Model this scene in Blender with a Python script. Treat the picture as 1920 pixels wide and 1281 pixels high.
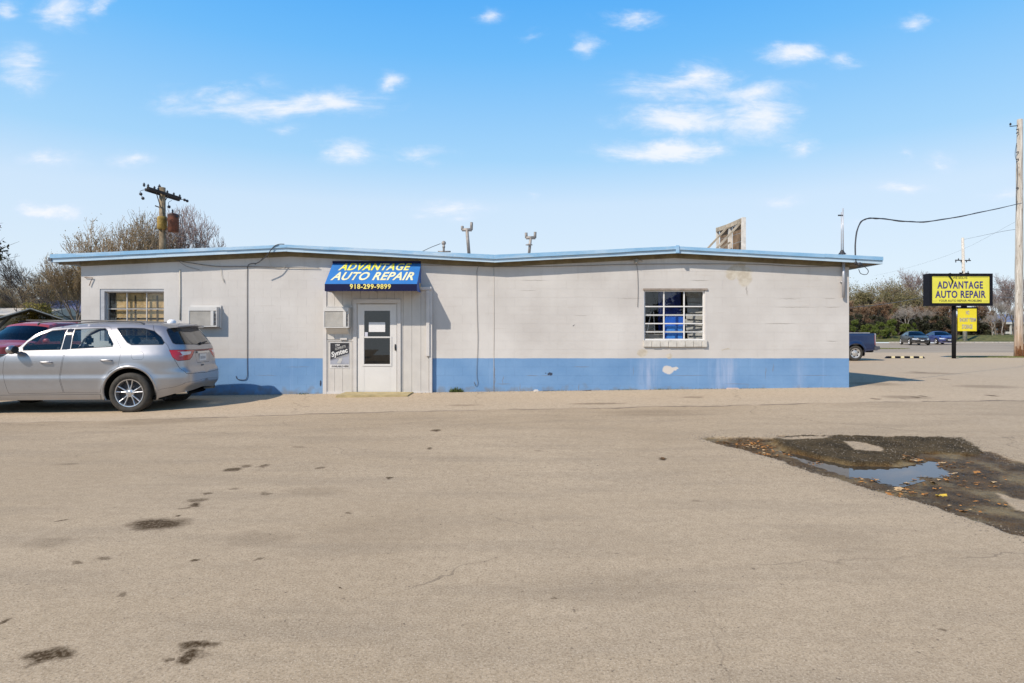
import bpy, bmesh, math, random
import numpy as np
from mathutils import Vector, Matrix, Quaternion, geometry

for o in list(bpy.data.objects):
    bpy.data.objects.remove(o, do_unlink=True)
scene = bpy.context.scene
COL = scene.collection
R = math.radians
random.seed(11)

# ------------------------------------------------------------------ camera
FOC, CX, HY, CZ = 1150.0, 960.0, 620.0, 1.5      # focal length in photo pixels, principal column, horizon row, eye height
cam_d = bpy.data.cameras.new('camera'); cam = bpy.data.objects.new('camera', cam_d); COL.objects.link(cam)
cam.location = (0, 0, CZ); cam.rotation_euler = (R(90), 0, 0)
cam_d.sensor_width = 36; cam_d.lens = 36 * FOC / 1920; cam_d.shift_y = -(640.5 - HY) / 1920
cam_d.clip_start = 0.05; cam_d.clip_end = 3000
scene.camera = cam

# ------------------------------------------------------------------ sun
LIGHT = Vector((1.12, 1.0, -1.38)).normalized()
sun_d = bpy.data.lights.new('sun', 'SUN'); sun = bpy.data.objects.new('sun', sun_d); COL.objects.link(sun)
sun_d.energy = 4.4; sun_d.angle = R(0.53); sun_d.color = (1.0, 0.90, 0.775)
sun.rotation_euler = LIGHT.to_track_quat('-Z', 'Y').to_euler(); sun.location = (-20, -20, 30)
SUN_EL = math.asin(-LIGHT.z); SUN_AZ = math.atan2(-LIGHT.x, -LIGHT.y)

scene.view_settings.view_transform = 'Standard'
scene.view_settings.look = 'None'
scene.view_settings.exposure = 0.2
scene.view_settings.gamma = 1.0
scene.view_settings.use_curve_mapping = False


# ------------------------------------------------------------------ node helper
class NT:
    def __init__(self, tree):
        self.t = tree; self.n = tree.nodes; self.l = tree.links
    def _in(self, sock, v):
        if v is None: return
        if isinstance(v, bpy.types.NodeSocket): self.l.new(v, sock)
        elif isinstance(v, (tuple, list)):
            if sock.type == 'RGBA' and len(v) == 3: v = (*v, 1)
            sock.default_value = v
        else: sock.default_value = v
    def node(self, typ, ins=None, **props):
        nd = self.n.new(typ)
        for k, v in props.items(): setattr(nd, k, v)
        if ins:
            for k, v in ins.items(): self._in(nd.inputs[k], v)
        return nd
    def math(self, op, a, b=None, c=None, clamp=False):
        nd = self.n.new('ShaderNodeMath'); nd.operation = op; nd.use_clamp = clamp
        for i, v in enumerate((a, b, c)): self._in(nd.inputs[i], v)
        return nd.outputs[0]
    def vm(self, op, a, b=None, out=0):
        nd = self.n.new('ShaderNodeVectorMath'); nd.operation = op
        self._in(nd.inputs[0], a); self._in(nd.inputs[1], b)
        return nd.outputs[out]
    def mr(self, v, a, b, c=0.0, d=1.0, smooth=False):
        nd = self.n.new('ShaderNodeMapRange'); nd.clamp = True
        if smooth: nd.interpolation_type = 'SMOOTHSTEP'
        for i, x in enumerate((v, a, b, c, d)): self._in(nd.inputs[i], x)
        return nd.outputs[0]
    def noise(self, vec, scale, detail=3, rough=0.55, dist=0.0, out=0):
        nd = self.n.new('ShaderNodeTexNoise')
        self._in(nd.inputs['Vector'], vec); nd.inputs['Scale'].default_value = scale
        nd.inputs['Detail'].default_value = detail; nd.inputs['Roughness'].default_value = rough
        nd.inputs['Distortion'].default_value = dist
        return nd.outputs[out]
    def voro(self, vec, scale, feature='F1', out='Distance'):
        nd = self.n.new('ShaderNodeTexVoronoi'); nd.feature = feature
        self._in(nd.inputs['Vector'], vec); nd.inputs['Scale'].default_value = scale
        return nd.outputs[out]
    def mix(self, f, a, b, mode='MIX'):
        nd = self.n.new('ShaderNodeMix'); nd.data_type = 'RGBA'; nd.blend_type = mode
        self._in(nd.inputs['Factor'], f); self._in(nd.inputs[6], a); self._in(nd.inputs[7], b)
        return nd.outputs[2]
    def comb(self, x, y, z):
        nd = self.n.new('ShaderNodeCombineXYZ')
        for i, v in enumerate((x, y, z)): self._in(nd.inputs[i], v)
        return nd.outputs[0]
    def sep(self, v):
        nd = self.n.new('ShaderNodeSeparateXYZ'); self._in(nd.inputs[0], v)
        return nd.outputs
    def pos(self): return self.n.new('ShaderNodeNewGeometry').outputs['Position']
    def obj(self): return self.n.new('ShaderNodeTexCoord').outputs['Object']
    def attr(self, name, out='Fac'):
        nd = self.n.new('ShaderNodeAttribute'); nd.attribute_name = name; return nd.outputs[out]
    def bump(self, h, strength, dist=0.01):
        nd = self.n.new('ShaderNodeBump'); nd.inputs['Strength'].default_value = strength
        nd.inputs['Distance'].default_value = dist; self._in(nd.inputs['Height'], h)
        return nd.outputs[0]
    def schlick(self, f0, normal=None):
        g = self.n.new('ShaderNodeNewGeometry')
        c = self.math('ABSOLUTE', self.vm('DOT_PRODUCT', normal if normal is not None else g.outputs['Normal'], g.outputs['Incoming'], out=1))
        return self.math('ADD', f0, self.math('MULTIPLY', 1 - f0, self.math('POWER', self.math('SUBTRACT', 1.0, c), 5.0)))
    def ellipse(self, p, c, r, soft=0.25):
        d = self.vm('SUBTRACT', p, c); d = self.vm('MULTIPLY', d, tuple(1.0 / x for x in r))
        ln = self.vm('LENGTH', d, out=1)
        return self.mr(ln, 1 + soft, 1 - soft, 0, 1)


MATS = {}
def new_mat(name):
    m = bpy.data.materials.new(name); m.use_nodes = True; m.node_tree.nodes.clear(); return m, NT(m.node_tree)

def finish(m, N, color, rough=0.8, metal=0.0, normal=None, **kw):
    b = N.node('ShaderNodeBsdfPrincipled')
    N._in(b.inputs['Base Color'], color); N._in(b.inputs['Roughness'], rough); N._in(b.inputs['Metallic'], metal)
    if normal is not None: N._in(b.inputs['Normal'], normal)
    if isinstance(rough, float) and rough >= .7: b.inputs['Specular IOR Level'].default_value = .2
    for k, v in kw.items(): N._in(b.inputs[k.replace('_', ' ')], v)
    o = N.node('ShaderNodeOutputMaterial'); N.l.new(b.outputs[0], o.inputs[0]); return m

def simple(name, color, rough=0.7, metal=0.0, var=0.15, scale=6.0, bump=0.0, bscale=60.0, **kw):
    """Plain surface with tone variation and fine relief."""
    if name in MATS: return MATS[name]
    m, N = new_mat(name); p = N.pos()
    n = N.noise(p, scale, 4, 0.6)
    dark = tuple(c * (1 - var) for c in color); lite = tuple(min(1, c * (1 + var)) for c in color)
    c = N.mix(N.mr(n, 0.3, 0.7), dark, lite)
    nb = N.bump(N.noise(p, bscale, 3), bump, 0.004) if bump else None
    finish(m, N, c, rough, metal, nb, **kw); MATS[name] = m; return m

def glass_mat(name, tint=(0.55, 0.6, 0.6), refl=1.0, rough=0.0, base=(0.02, 0.02, 0.025)):
    if name in MATS: return MATS[name]
    m, N = new_mat(name)
    tr = N.node('ShaderNodeBsdfTransparent', {'Color': tint})
    gl = N.node('ShaderNodeBsdfGlossy', {'Color': (1, 1, 1), 'Roughness': rough})
    f = N.math('MULTIPLY', N.schlick(.043), refl, clamp=True)
    mx = N.node('ShaderNodeMixShader'); N._in(mx.inputs[0], f); N.l.new(tr.outputs[0], mx.inputs[1]); N.l.new(gl.outputs[0], mx.inputs[2])
    o = N.node('ShaderNodeOutputMaterial'); N.l.new(mx.outputs[0], o.inputs[0]); MATS[name] = m; return m


# ------------------------------------------------------------------ sky
world = bpy.data.worlds.new('World'); scene.world = world; world.use_nodes = True
world.node_tree.nodes.clear(); N = NT(world.node_tree)
sky = N.node('ShaderNodeTexSky', sky_type='NISHITA', sun_disc=False, sun_elevation=SUN_EL, sun_rotation=SUN_AZ,
             altitude=200, air_density=1.0, dust_density=0.6, ozone_density=2.2)
hs = N.node('ShaderNodeHueSaturation', {'Saturation': 1.12, 'Color': sky.outputs[0]})
gen = N.node('ShaderNodeTexCoord').outputs['Generated']
d = N.vm('NORMALIZE', gen)
dx, dy, dz = N.sep(d)
yy = N.math('MAXIMUM', dy, 0.02)
u = N.math('DIVIDE', dx, yy); v = N.math('DIVIDE', dz, yy)
P = N.comb(u, v, 0)
# cloud noise, stretched along the horizon
nz = N.noise(N.vm('MULTIPLY', P, (8.0, 24.0, 1.0)), 1.0, 8, 0.64, 0.5)
warp = N.noise(N.vm('MULTIPLY', P, (11, 20, 1)), 1.0, 6, 0.65, out=1)
Pw = N.vm('ADD', P, N.vm('MULTIPLY', N.vm('SUBTRACT', warp, (0.5, 0.5, 0.5)), (0.10, 0.045, 0)))
CL = [(520, 198, 180, 20, .9), (430, 183, 75, 18, .95), (620, 190, 80, 20, .9), (325, 185, 35, 18, .35), (725, 155, 25, 12, .5), (505, 155, 26, 14, .3),
      (1290, 160, 130, 22, .85), (1310, 145, 55, 24, .85), (1420, 170, 70, 22, .8), (1290, 226, 125, 24, 1.0), (1420, 215, 80, 26, 1.0), (1410, 245, 75, 22, .5), (1240, 281, 112, 19, 1.15),
      (1180, 38, 55, 13, .65), (1098, 90, 24, 15, .55), (1485, 105, 52, 18, .85), (1578, 115, 24, 13, .55), (1715, 48, 32, 11, .55),
      (40, 130, 48, 32, .75), (120, 28, 46, 24, .65), (185, 20, 16, 20, .5), (18, 20, 24, 14, .45), (105, 296, 50, 14, .6), (240, 300, 34, 11, .6),
      (655, 287, 52, 17, .75), (780, 289, 56, 15, .75), (95, 395, 56, 12, .9), (845, 393, 75, 13, .8), (545, 243, 24, 9, .45), (915, 25, 24, 12, .5),
      (1508, 280, 28, 12, .6), (1694, 291, 14, 10, .4), (1757, 306, 30, 11, .45), (1696, 349, 40, 10, .6), (1465, 380, 38, 10, .55), (1880, 363, 40, 13, .55), (995, 365, 16, 8, .5), (1600, 420, 40, 9, .4), (1000, 65, 14, 10, .3)]
den = None
for (px, py, rx, ry, a) in CL:
    c = ((px - CX) / FOC, (HY - py) / FOC, 0); r = (rx * 1.4 / FOC, ry * 1.7 / FOC, 1.0)
    dd = N.vm('MULTIPLY', N.vm('SUBTRACT', Pw, c), (1 / r[0], 1 / r[1], 0))
    f = N.math('MULTIPLY', N.math('SUBTRACT', 1.0, N.vm('LENGTH', dd, out=1)), a)
    den = f if den is None else N.math('MAXIMUM', den, f)
cf = N.math('ADD', den, N.math('MULTIPLY', N.math('SUBTRACT', nz, 0.53), 2.2))
cf = N.math('MULTIPLY', N.mr(cf, -0.22, 0.98, 0, 1, True), N.mr(den, -0.25, 0.40, 0, 1, True))
cf = N.math('MULTIPLY', cf, N.mr(dy, 0.02, 0.08))
# scattered clouds over the half of the sky behind the camera
back = N.mr(N.noise(N.vm('MULTIPLY', d, (2.2, 2.2, 6.0)), 1.0, 7, 0.6, 0.3), 0.60, 0.78, 0, 0.7, True)
back = N.math('MULTIPLY', back, N.mr(dy, 0.02, -0.15))
cf = N.math('MAXIMUM', cf, back)
el = N.math('ARCSINE', dz)
grad = N.mr(el, 0.0, 1.5708)
tone = N.node('ShaderNodeValToRGB', {'Fac': grad}); cr = tone.color_ramp
cr.elements[0].position = 0.0; cr.elements[0].color = (.78, .88, .97, 1)
cr.elements[1].position = 1.0; cr.elements[1].color = (.02, .10, .30, 1)
for a_, c_ in ((.10, (.73, .86, .98)), (.20, (.65, .82, 1.0)), (.27, (.40, .70, 1.0)), (.42, (.17, .53, 1.0)), (.51, (.095, .44, .98)), (.80, (.045, .22, .62))):
    e = cr.elements.new(a_ / 1.5708); e.color = (*c_, 1)
cv = N.vm('SCALE', tone.outputs[0]); cv.node.inputs['Scale'].default_value = 12.2
skyc = N.mix(0.88, hs.outputs[0], cv)
cc_ = N.mix(N.mr(N.math('SUBTRACT', cf, N.math('MULTIPLY', nz, .5)), .0, .7), (8.6, 9.9, 11.9), (11.3, 11.4, 11.8))
skyc = N.mix(N.math('MULTIPLY', cf, 0.86), skyc, cc_)
bg = N.node('ShaderNodeBackground', {'Color': skyc, 'Strength': 0.075})
wo = N.node('ShaderNodeOutputWorld'); N.l.new(bg.outputs[0], wo.inputs[0])
try: world.cycles.sampling_method = 'MANUAL'; world.cycles.sample_map_resolution = 512
except Exception: pass


# ------------------------------------------------------------------ mesh helpers
class MB:
    def __init__(self): self.v = []; self.f = []; self.m = []; self.cur = 0
    def add(self, vs, fs):
        b = len(self.v); self.v.extend([tuple(p) for p in vs])
        for f in fs: self.f.append([i + b for i in f]); self.m.append(self.cur)
        return self
    def box(self, x0, x1, y0, y1, z0, z1):
        vs = [(x0, y0, z0), (x1, y0, z0), (x1, y1, z0), (x0, y1, z0), (x0, y0, z1), (x1, y0, z1), (x1, y1, z1), (x0, y1, z1)]
        return self.add(vs, [(0, 3, 2, 1), (4, 5, 6, 7), (0, 1, 5, 4), (1, 2, 6, 5), (2, 3, 7, 6), (3, 0, 4, 7)])
    def bbox(self, x0, x1, y0, y1, z0, z1, b=0.01):
        """box with chamfered edges"""
        bm = bmesh.new(); bmesh.ops.create_cube(bm, size=1)
        for vv in bm.verts:
            vv.co = ((x0 + x1) / 2 + vv.co.x * (x1 - x0), (y0 + y1) / 2 + vv.co.y * (y1 - y0), (z0 + z1) / 2 + vv.co.z * (z1 - z0))
        b = min(b, abs(x1 - x0) * .45, abs(y1 - y0) * .45, abs(z1 - z0) * .45)
        bmesh.ops.bevel(bm, geom=bm.edges[:], offset=b, segments=2, affect='EDGES')
        bm.verts.index_update()
        self.add([vv.co[:] for vv in bm.verts], [[q.index for q in f.verts] for f in bm.faces]); bm.free(); return self
    def beam(self, a, b, w, h, up=(0, 0, 1)):
        a = Vector(a); b = Vector(b); dd = (b - a).normalized(); up = Vector(up)
        if abs(dd.dot(up)) > 0.98: up = Vector((0, 1, 0))
        s = dd.cross(up).normalized(); t = s.cross(dd).normalized(); vs = []
        for p in (a, b):
            for (i, j) in ((-1, -1), (1, -1), (1, 1), (-1, 1)): vs.append(p + s * i * w / 2 + t * j * h / 2)
        return self.add(vs, [(0, 1, 2, 3), (7, 6, 5, 4), (0, 4, 5, 1), (1, 5, 6, 2), (2, 6, 7, 3), (3, 7, 4, 0)])
    def tube(self, pts, rad, n=8, cap=True):
        pts = [Vector(p) for p in pts]; k = len(pts)
        if not hasattr(rad, '__len__'): rad = [rad] * k
        up = None; vs = []
        for i, p in enumerate(pts):
            t = (pts[min(i + 1, k - 1)] - pts[max(i - 1, 0)])
            t = t.normalized() if t.length > 1e-9 else Vector((0, 0, 1))
            if up is None:
                up = Vector((0, 0, 1)) if abs(t.z) < .9 else Vector((1, 0, 0))
            s = t.cross(up)
            if s.length < 1e-6: s = t.cross(Vector((0, 1, 0)))
            s.normalize(); up = s.cross(t).normalized()
            for j in range(n):
                a = 2 * math.pi * j / n; vs.append(p + (s * math.cos(a) + up * math.sin(a)) * rad[i])
        fs = [(i * n + j, i * n + (j + 1) % n, (i + 1) * n + (j + 1) % n, (i + 1) * n + j) for i in range(k - 1) for j in range(n)]
        if cap: fs += [tuple(range(n))[::-1], tuple((k - 1) * n + j for j in range(n))]
        return self.add(vs, fs)
    def prism(self, poly, y0, y1, axis='y'):
        """closed polygon (a,b) extruded along an axis: 'y' -> (a, y, b); 'z' -> (a, b, z); 'x' -> (x, a, b)"""
        n = len(poly); mk = {'y': lambda a, b, t: (a, t, b), 'z': lambda a, b, t: (a, b, t), 'x': lambda a, b, t: (t, a, b)}[axis]
        vs = [mk(a, b, y0) for a, b in poly] + [mk(a, b, y1) for a, b in poly]
        fs = [tuple(range(n)), tuple(range(2 * n - 1, n - 1, -1))] + [(i, i + n, (i + 1) % n + n, (i + 1) % n) for i in range(n)]
        return self.add(vs, fs)
    def lathe(self, prof, n=24, center=(0, 0, 0), axis='y'):
        """profile of (r, h)"""
        c = Vector(center); vs = []
        for (r, h) in prof:
            for j in range(n):
                a = 2 * math.pi * j / n; p = {'y': (r * math.cos(a), h, r * math.sin(a)), 'z': (r * math.cos(a), r * math.sin(a), h), 'x': (h, r * math.cos(a), r * math.sin(a))}[axis]
                vs.append(c + Vector(p))
        fs = [(i * n + j, i * n + (j + 1) % n, (i + 1) * n + (j + 1) % n, (i + 1) * n + j) for i in range(len(prof) - 1) for j in range(n)]
        return self.add(vs, fs)
    def ball(self, c, r, seg=10, rings=6):
        r = r if hasattr(r, '__len__') else (r, r, r); vs = []; fs = []
        for i in range(rings + 1):
            th = math.pi * i / rings
            for j in range(seg):
                a = 2 * math.pi * j / seg
                vs.append((c[0] + r[0] * math.sin(th) * math.cos(a), c[1] + r[1] * math.sin(th) * math.sin(a), c[2] + r[2] * math.cos(th)))
        for i in range(rings):
            for j in range(seg): fs.append((i * seg + j, (i + 1) * seg + j, (i + 1) * seg + (j + 1) % seg, i * seg + (j + 1) % seg))
        return self.add(vs, fs)
    def build(self, name, mats, parent=None, smooth=False, origin=None, auto=None):
        me = bpy.data.meshes.new(name)
        if origin is None: origin = parent['_o'] if (parent is not None and '_o' in parent) else (0, 0, 0)
        ox, oy, oz = origin
        me.from_pydata([(x - ox, y - oy, z - oz) for x, y, z in self.v], [], self.f)
        mats = mats if isinstance(mats, (list, tuple)) else [mats]
        for mm in mats: me.materials.append(mm)
        if len(mats) > 1: me.polygons.foreach_set('material_index', self.m)
        fix_normals(me)
        if smooth: me.polygons.foreach_set('use_smooth', [True] * len(me.polygons))
        if auto: me.set_sharp_from_angle(angle=R(auto))
        me.update()
        return link(me, name, parent)

def fix_normals(me):
    bm = bmesh.new(); bm.from_mesh(me); bmesh.ops.recalc_face_normals(bm, faces=bm.faces[:]); bm.to_mesh(me); bm.free()

def link(me, name, parent=None):
    o = bpy.data.objects.new(name, me); COL.objects.link(o)
    if parent is not None: o.parent = parent
    return o

def tag(o, label=None, cat=None, group=None, kind=None):
    if label: o['label'] = label
    if cat: o['category'] = cat
    if group: o['group'] = group
    if kind: o['kind'] = kind
    return o

def thing(name, loc, label, cat, group=None, rz=0.0, local=False):
    """Empty at the base of a thing. Unless local, its parts are given in world coordinates and shifted to its origin."""
    o = bpy.data.objects.new(name, None); COL.objects.link(o); o.location = loc; o.rotation_euler = (0, 0, rz); o.empty_display_size = .1
    if not local: o['_o'] = list(loc)
    return tag(o, label, cat, group)

def solo(mb, name, mats, base, label, cat, group=None, smooth=False, kind=None, auto=None):
    """thing that is one mesh, with its origin at its base"""
    o = mb.build(name, mats, None, smooth, origin=base, auto=auto); o.location = base
    return tag(o, label, cat, group, kind)

def W(px, py, D): return Vector(((px - CX) * D / FOC, D, CZ - (py - HY) * D / FOC))

def spline(pts, n=6):
    """Catmull-Rom through points"""
    P_ = [Vector(p) for p in pts]; P_ = [P_[0] * 2 - P_[1]] + P_ + [P_[-1] * 2 - P_[-2]]; out = []
    for i in range(1, len(P_) - 2):
        for k in range(n):
            t = k / n; a, b, c, dd = P_[i - 1], P_[i], P_[i + 1], P_[i + 2]
            out.append(.5 * ((2 * b) + (-a + c) * t + (2 * a - 5 * b + 4 * c - dd) * t * t + (-a + 3 * b - 3 * c + dd) * t ** 3))
    out.append(P_[-2]); return out

def text_mesh(s, name, width, height, origin, ux, uy, mat, parent, shear=0.0, bold=0.0, depth=0.004, rot=0.0, spacing=1.0, lift=0.0):
    """lettering fitted to width x height, centred on origin, in the plane of ux (right) and uy (up)"""
    cu = bpy.data.curves.new(name, 'FONT'); cu.body = s; cu.size = 1; cu.shear = shear; cu.offset = bold; cu.space_character = spacing
    cu.resolution_u = 3; cu.extrude = 0; cu.align_x = 'CENTER'
    ob = bpy.data.objects.new(name, cu); COL.objects.link(ob)
    dg = bpy.context.evaluated_depsgraph_get(); me = bpy.data.meshes.new_from_object(ob.evaluated_get(dg))
    bpy.data.objects.remove(ob, do_unlink=True)
    co = np.array([v_.co[:] for v_ in me.vertices]); mn = co.min(0); mx = co.max(0)
    cc = (mn + mx) / 2; sx = width / (mx[0] - mn[0]); sy = height / (mx[1] - mn[1])
    ux = Vector(ux).normalized(); uy = Vector(uy).normalized(); nn = ux.cross(uy).normalized()
    O = Vector(parent['_o']) if parent is not None and '_o' in parent else Vector((0, 0, 0))
    c_, s_ = math.cos(rot), math.sin(rot)
    for v_ in me.vertices:
        a = (v_.co.x - cc[0]) * sx; b = (v_.co.y - cc[1]) * sy
        a, b = a * c_ - b * s_, a * s_ + b * c_
        v_.co = Vector(origin) + ux * a + uy * b + nn * (depth + lift) - O
    me.materials.clear(); me.materials.append(mat)
    return link(me, name, parent)


# ================================================================== GROUND
WY = FOC / 80.0                                   # distance of the front wall: 80 photo pixels to the metre
def sstep(t): t = np.clip(t, 0, 1); return t * t * (3 - 2 * t)
def ground(x, y):
    x = np.asarray(x, float); y = np.asarray(y, float)
    a = np.clip(0.0122 * (x + 6.3), -0.03, 0.165)
    g = a * sstep((y - 5) / 8.5) * (1 - sstep((y - 17) / 11))
    g = g - 0.075 * np.exp(-((x + 8.6) / 4.0) ** 2 - ((y - 11.0) / 2.3) ** 2)
    return g
def gz(x, y): return float(ground(x, y))
def G(px, py):
    """point of the ground seen in a given direction"""
    z = 0.0
    for _ in range(6):
        D = (CZ - z) * FOC / (py - HY); x = (px - CX) * D / FOC; z = gz(x, D)
    return x, D

def poly_mask(poly, X, Y):
    """signed distance to polygon (positive inside), vectorised"""
    P_ = np.array(poly, float); n = len(P_); best = np.full(X.shape, 1e9); ins = np.zeros(X.shape, bool)
    for i in range(n):
        a = P_[i]; b = P_[(i + 1) % n]; ab = b - a; L = (ab ** 2).sum() + 1e-12
        t = np.clip(((X - a[0]) * ab[0] + (Y - a[1]) * ab[1]) / L, 0, 1)
        best = np.minimum(best, np.hypot(X - a[0] - t * ab[0], Y - a[1] - t * ab[1]))
        c = ((a[1] > Y) != (b[1] > Y)) & (X < (b[0] - a[0]) * (Y - a[1]) / (b[1] - a[1] + 1e-12) + a[0]); ins ^= c
    return np.where(ins, best, -best)

HOLE = [(1315, 822), (1345, 818), (1450, 821), (1460, 816), (1570, 815), (1805, 820), (1850, 845), (1905, 862), (2040, 905), (2080, 1060), (1960, 1012), (1890, 1000), (1770, 957), (1700, 936), (1640, 921), (1560, 896), (1500, 878), (1455, 862), (1400, 846), (1335, 829)]
CRUST = [(1446, 821), (1475, 816), (1570, 815), (1805, 820), (1850, 842), (1835, 853), (1790, 849), (1730, 847), (1700, 862), (1670, 868), (1600, 868), (1545, 857), (1505, 847), (1470, 838)]
POOL = [(1430, 825), (1452, 826), (1480, 841), (1530, 852), (1593, 867), (1680, 869), (1722, 862), (1735, 855), (1757, 858), (1760, 867), (1785, 883), (1757, 890), (1712, 888), (1720, 892), (1683, 902), (1650, 900), (1633, 891), (1593, 888), (1563, 880), (1513, 865), (1477, 850), (1440, 834)]
ISL = [[(1583, 829), (1605, 828), (1655, 840), (1654, 846), (1604, 844)], [(1868, 918), (1930, 935), (1960, 960), (1905, 950)], [(1450, 821), (1560, 818), (1540, 823), (1470, 824)]]
HOLEw, CRUSTw, POOLw = [[G(*p) for p in q] for q in (HOLE, CRUST, POOL)]
ISLw = [[G(*p) for p in q] for q in ISL]

rng = np.random.default_rng(3)
def vnoise(X, Y, sc, seed):
    """cheap value noise"""
    x = X * sc; y = Y * sc; xi = np.floor(x).astype(int); yi = np.floor(y).astype(int); fx = x - xi; fy = y - yi
    fx = fx * fx * (3 - 2 * fx); fy = fy * fy * (3 - 2 * fy)
    def h(a, b):
        n = (a * 374761393 + b * 668265263 + seed * 1442695041) & 0x7fffffff
        n = ((n ^ (n >> 13)) * 1274126177) & 0x7fffffff; return ((n ^ (n >> 16)) & 0xffff) / 65535.0
    return (h(xi, yi) * (1 - fx) + h(xi + 1, yi) * fx) * (1 - fy) + (h(xi, yi + 1) * (1 - fx) + h(xi + 1, yi + 1) * fx) * fy
def fbm(X, Y, sc, seed, o=4): return sum(vnoise(X, Y, sc * 2 ** i, seed + i) * .5 ** i for i in range(o)) / sum(.5 ** i for i in range(o))

def grid_mesh(xs, ys, zf):
    X, Y = np.meshgrid(xs, ys); Z = zf(X, Y); nx, ny = len(xs), len(ys)
    co = np.stack([X, Y, Z], -1).reshape(-1, 3)
    i = np.arange(nx * ny).reshape(ny, nx); f = np.stack([i[:-1, :-1], i[:-1, 1:], i[1:, 1:], i[1:, :-1]], -1).reshape(-1, 4)
    me = bpy.data.meshes.new('m'); me.vertices.add(len(co)); me.vertices.foreach_set('co', co.ravel())
    me.loops.add(len(f) * 4); me.loops.foreach_set('vertex_index', f.ravel()); me.polygons.add(len(f))
    me.polygons.foreach_set('loop_start', np.arange(len(f)) * 4); me.polygons.foreach_set('loop_total', np.full(len(f), 4))
    me.update(); me.validate(); return me, X, Y

xs = np.unique(np.concatenate([np.linspace(-260, -20, 14), np.arange(-20, 2.2, 1.0), np.arange(2.2, 7.6, 0.03), np.arange(7.6, 20, 0.8), np.linspace(20, 300, 16)]))
ys = np.unique(np.concatenate([np.linspace(-120, 2, 16), np.arange(2, 3.7, .4), np.arange(3.7, 9.2, 0.03), np.arange(9.2, 30, 0.5), np.linspace(30, 41.9, 8)]))
def zpit(X, Y):
    z = ground(X, Y)
    h = poly_mask(HOLEw, X, Y); c = poly_mask(CRUSTw, X, Y); p = poly_mask(POOLw, X, Y)
    n = fbm(X, Y, 5, 7) - .5; n2 = fbm(X, Y, 22, 19) - .5
    h = h + n * .10 + n2 * .06; c = c + n * .06 + n2 * .05; p = p + n * .16 + n2 * .06
    hole = sstep(h / 0.05); crust = sstep(c / 0.04); pool = sstep((p + .01) / .05)
    right = sstep((X - 4.8) / 1.2)
    depth = -0.030 * (1 - .6 * right) - 0.022 * pool
    zz = z + hole * (1 - crust) * depth + crust * (0.004 + .006 * n2) + hole * n2 * .020 + hole * n * .022
    return np.where(h > -.3, zz, z)
me, X, Y = grid_mesh(xs, ys, zpit)
n_ = fbm(X, Y, 5, 7) - .5; n2_ = fbm(X, Y, 22, 19) - .5
isl = np.max([poly_mask(q, X, Y) for q in ISLw], axis=0)
wet = sstep((poly_mask(HOLEw, X, Y) + n_ * .12 + n2_ * .08) / .05) * (1 - sstep((isl + n2_ * .05 + .02) / .03))
cru = sstep((poly_mask(CRUSTw, X, Y) + n_ * .06 + n2_ * .05) / .03)
for nm, arr in (('wet', wet), ('crust', cru)):
    at = me.attributes.new(nm, 'FLOAT', 'POINT'); at.data.foreach_set('value', arr.ravel().astype(np.float32))
me.polygons.foreach_set('use_smooth', [True] * len(me.polygons))

# paving material
m, N = new_mat('paving')
p = N.pos(); px_, py_, pz_ = N.sep(p)
big = N.noise(p, 0.22, 5, 0.6); mid = N.noise(p, 1.7, 4, 0.6); fine = N.noise(p, 75, 3, 0.7); grit = N.noise(p, 190, 2, 0.6)
strk = N.noise(N.vm('MULTIPLY', p, (0.5, 2.2, 1)), 1.0, 5, 0.65)
c = N.mix(N.mr(big, .40, .60), (0.42, 0.335, 0.238), (0.52, 0.425, 0.315))
c = N.mix(N.mr(px_, 3.0, 9.0, 0, .55), c, (0.42, 0.365, 0.30))
c = N.mix(N.mr(mid, .35, .7, 0, .40), c, (0.45, 0.365, 0.27))
c = N.mix(N.mr(strk, .46, .70, 0, .62), c, (0.285, 0.235, 0.18))
apron = N.mr(N.math('ADD', N.math('ADD', py_, N.math('MULTIPLY', px_, -.07)), N.math('MULTIPLY', N.noise(p, 1.3, 3), .5)), 11.35, 11.45)
c = N.mix(N.math('MULTIPLY', apron, .65), c, (0.60, 0.505, 0.40))
near = N.mr(py_, 18, 3)
c = N.mix(N.math('MULTIPLY', N.mr(fine, .38, .62), N.mr(near, 0, 1, .25, .6)), c, N.mix(.6, c, (0.60, 0.52, 0.42)))
c = N.mix(N.mr(N.noise(p, 13, 4, .7), .40, .62, 0, .30), c, (0.27, 0.21, 0.145))
c = N.mix(N.math('MULTIPLY', N.mr(N.noise(p, 70, 3, .75), .48, .64), .62), c, (0.19, 0.15, 0.105))
c = N.mix(N.math('MULTIPLY', N.mr(N.voro(p, 38), .0, .20, 1, 0), N.mr(N.noise(p, 9, 2), .45, .68, 0, .8)), c, (0.14, 0.115, 0.095))
c = N.mix(N.mr(N.noise(p, 26, 2), .69, .74, 0, .7), c, (0.11, 0.09, 0.072))
c = N.mix(N.mr(N.noise(p, 120, 1), .62, .70, 0, .7), c, (0.66, 0.58, 0.48))
c = N.mix(N.math('MULTIPLY', N.mr(N.voro(p, 11), .035, .075, 1, 0), N.mr(N.noise(p, 1.5, 3), .40, .62, .2, .85)), c, (0.10, 0.08, 0.06))
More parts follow.
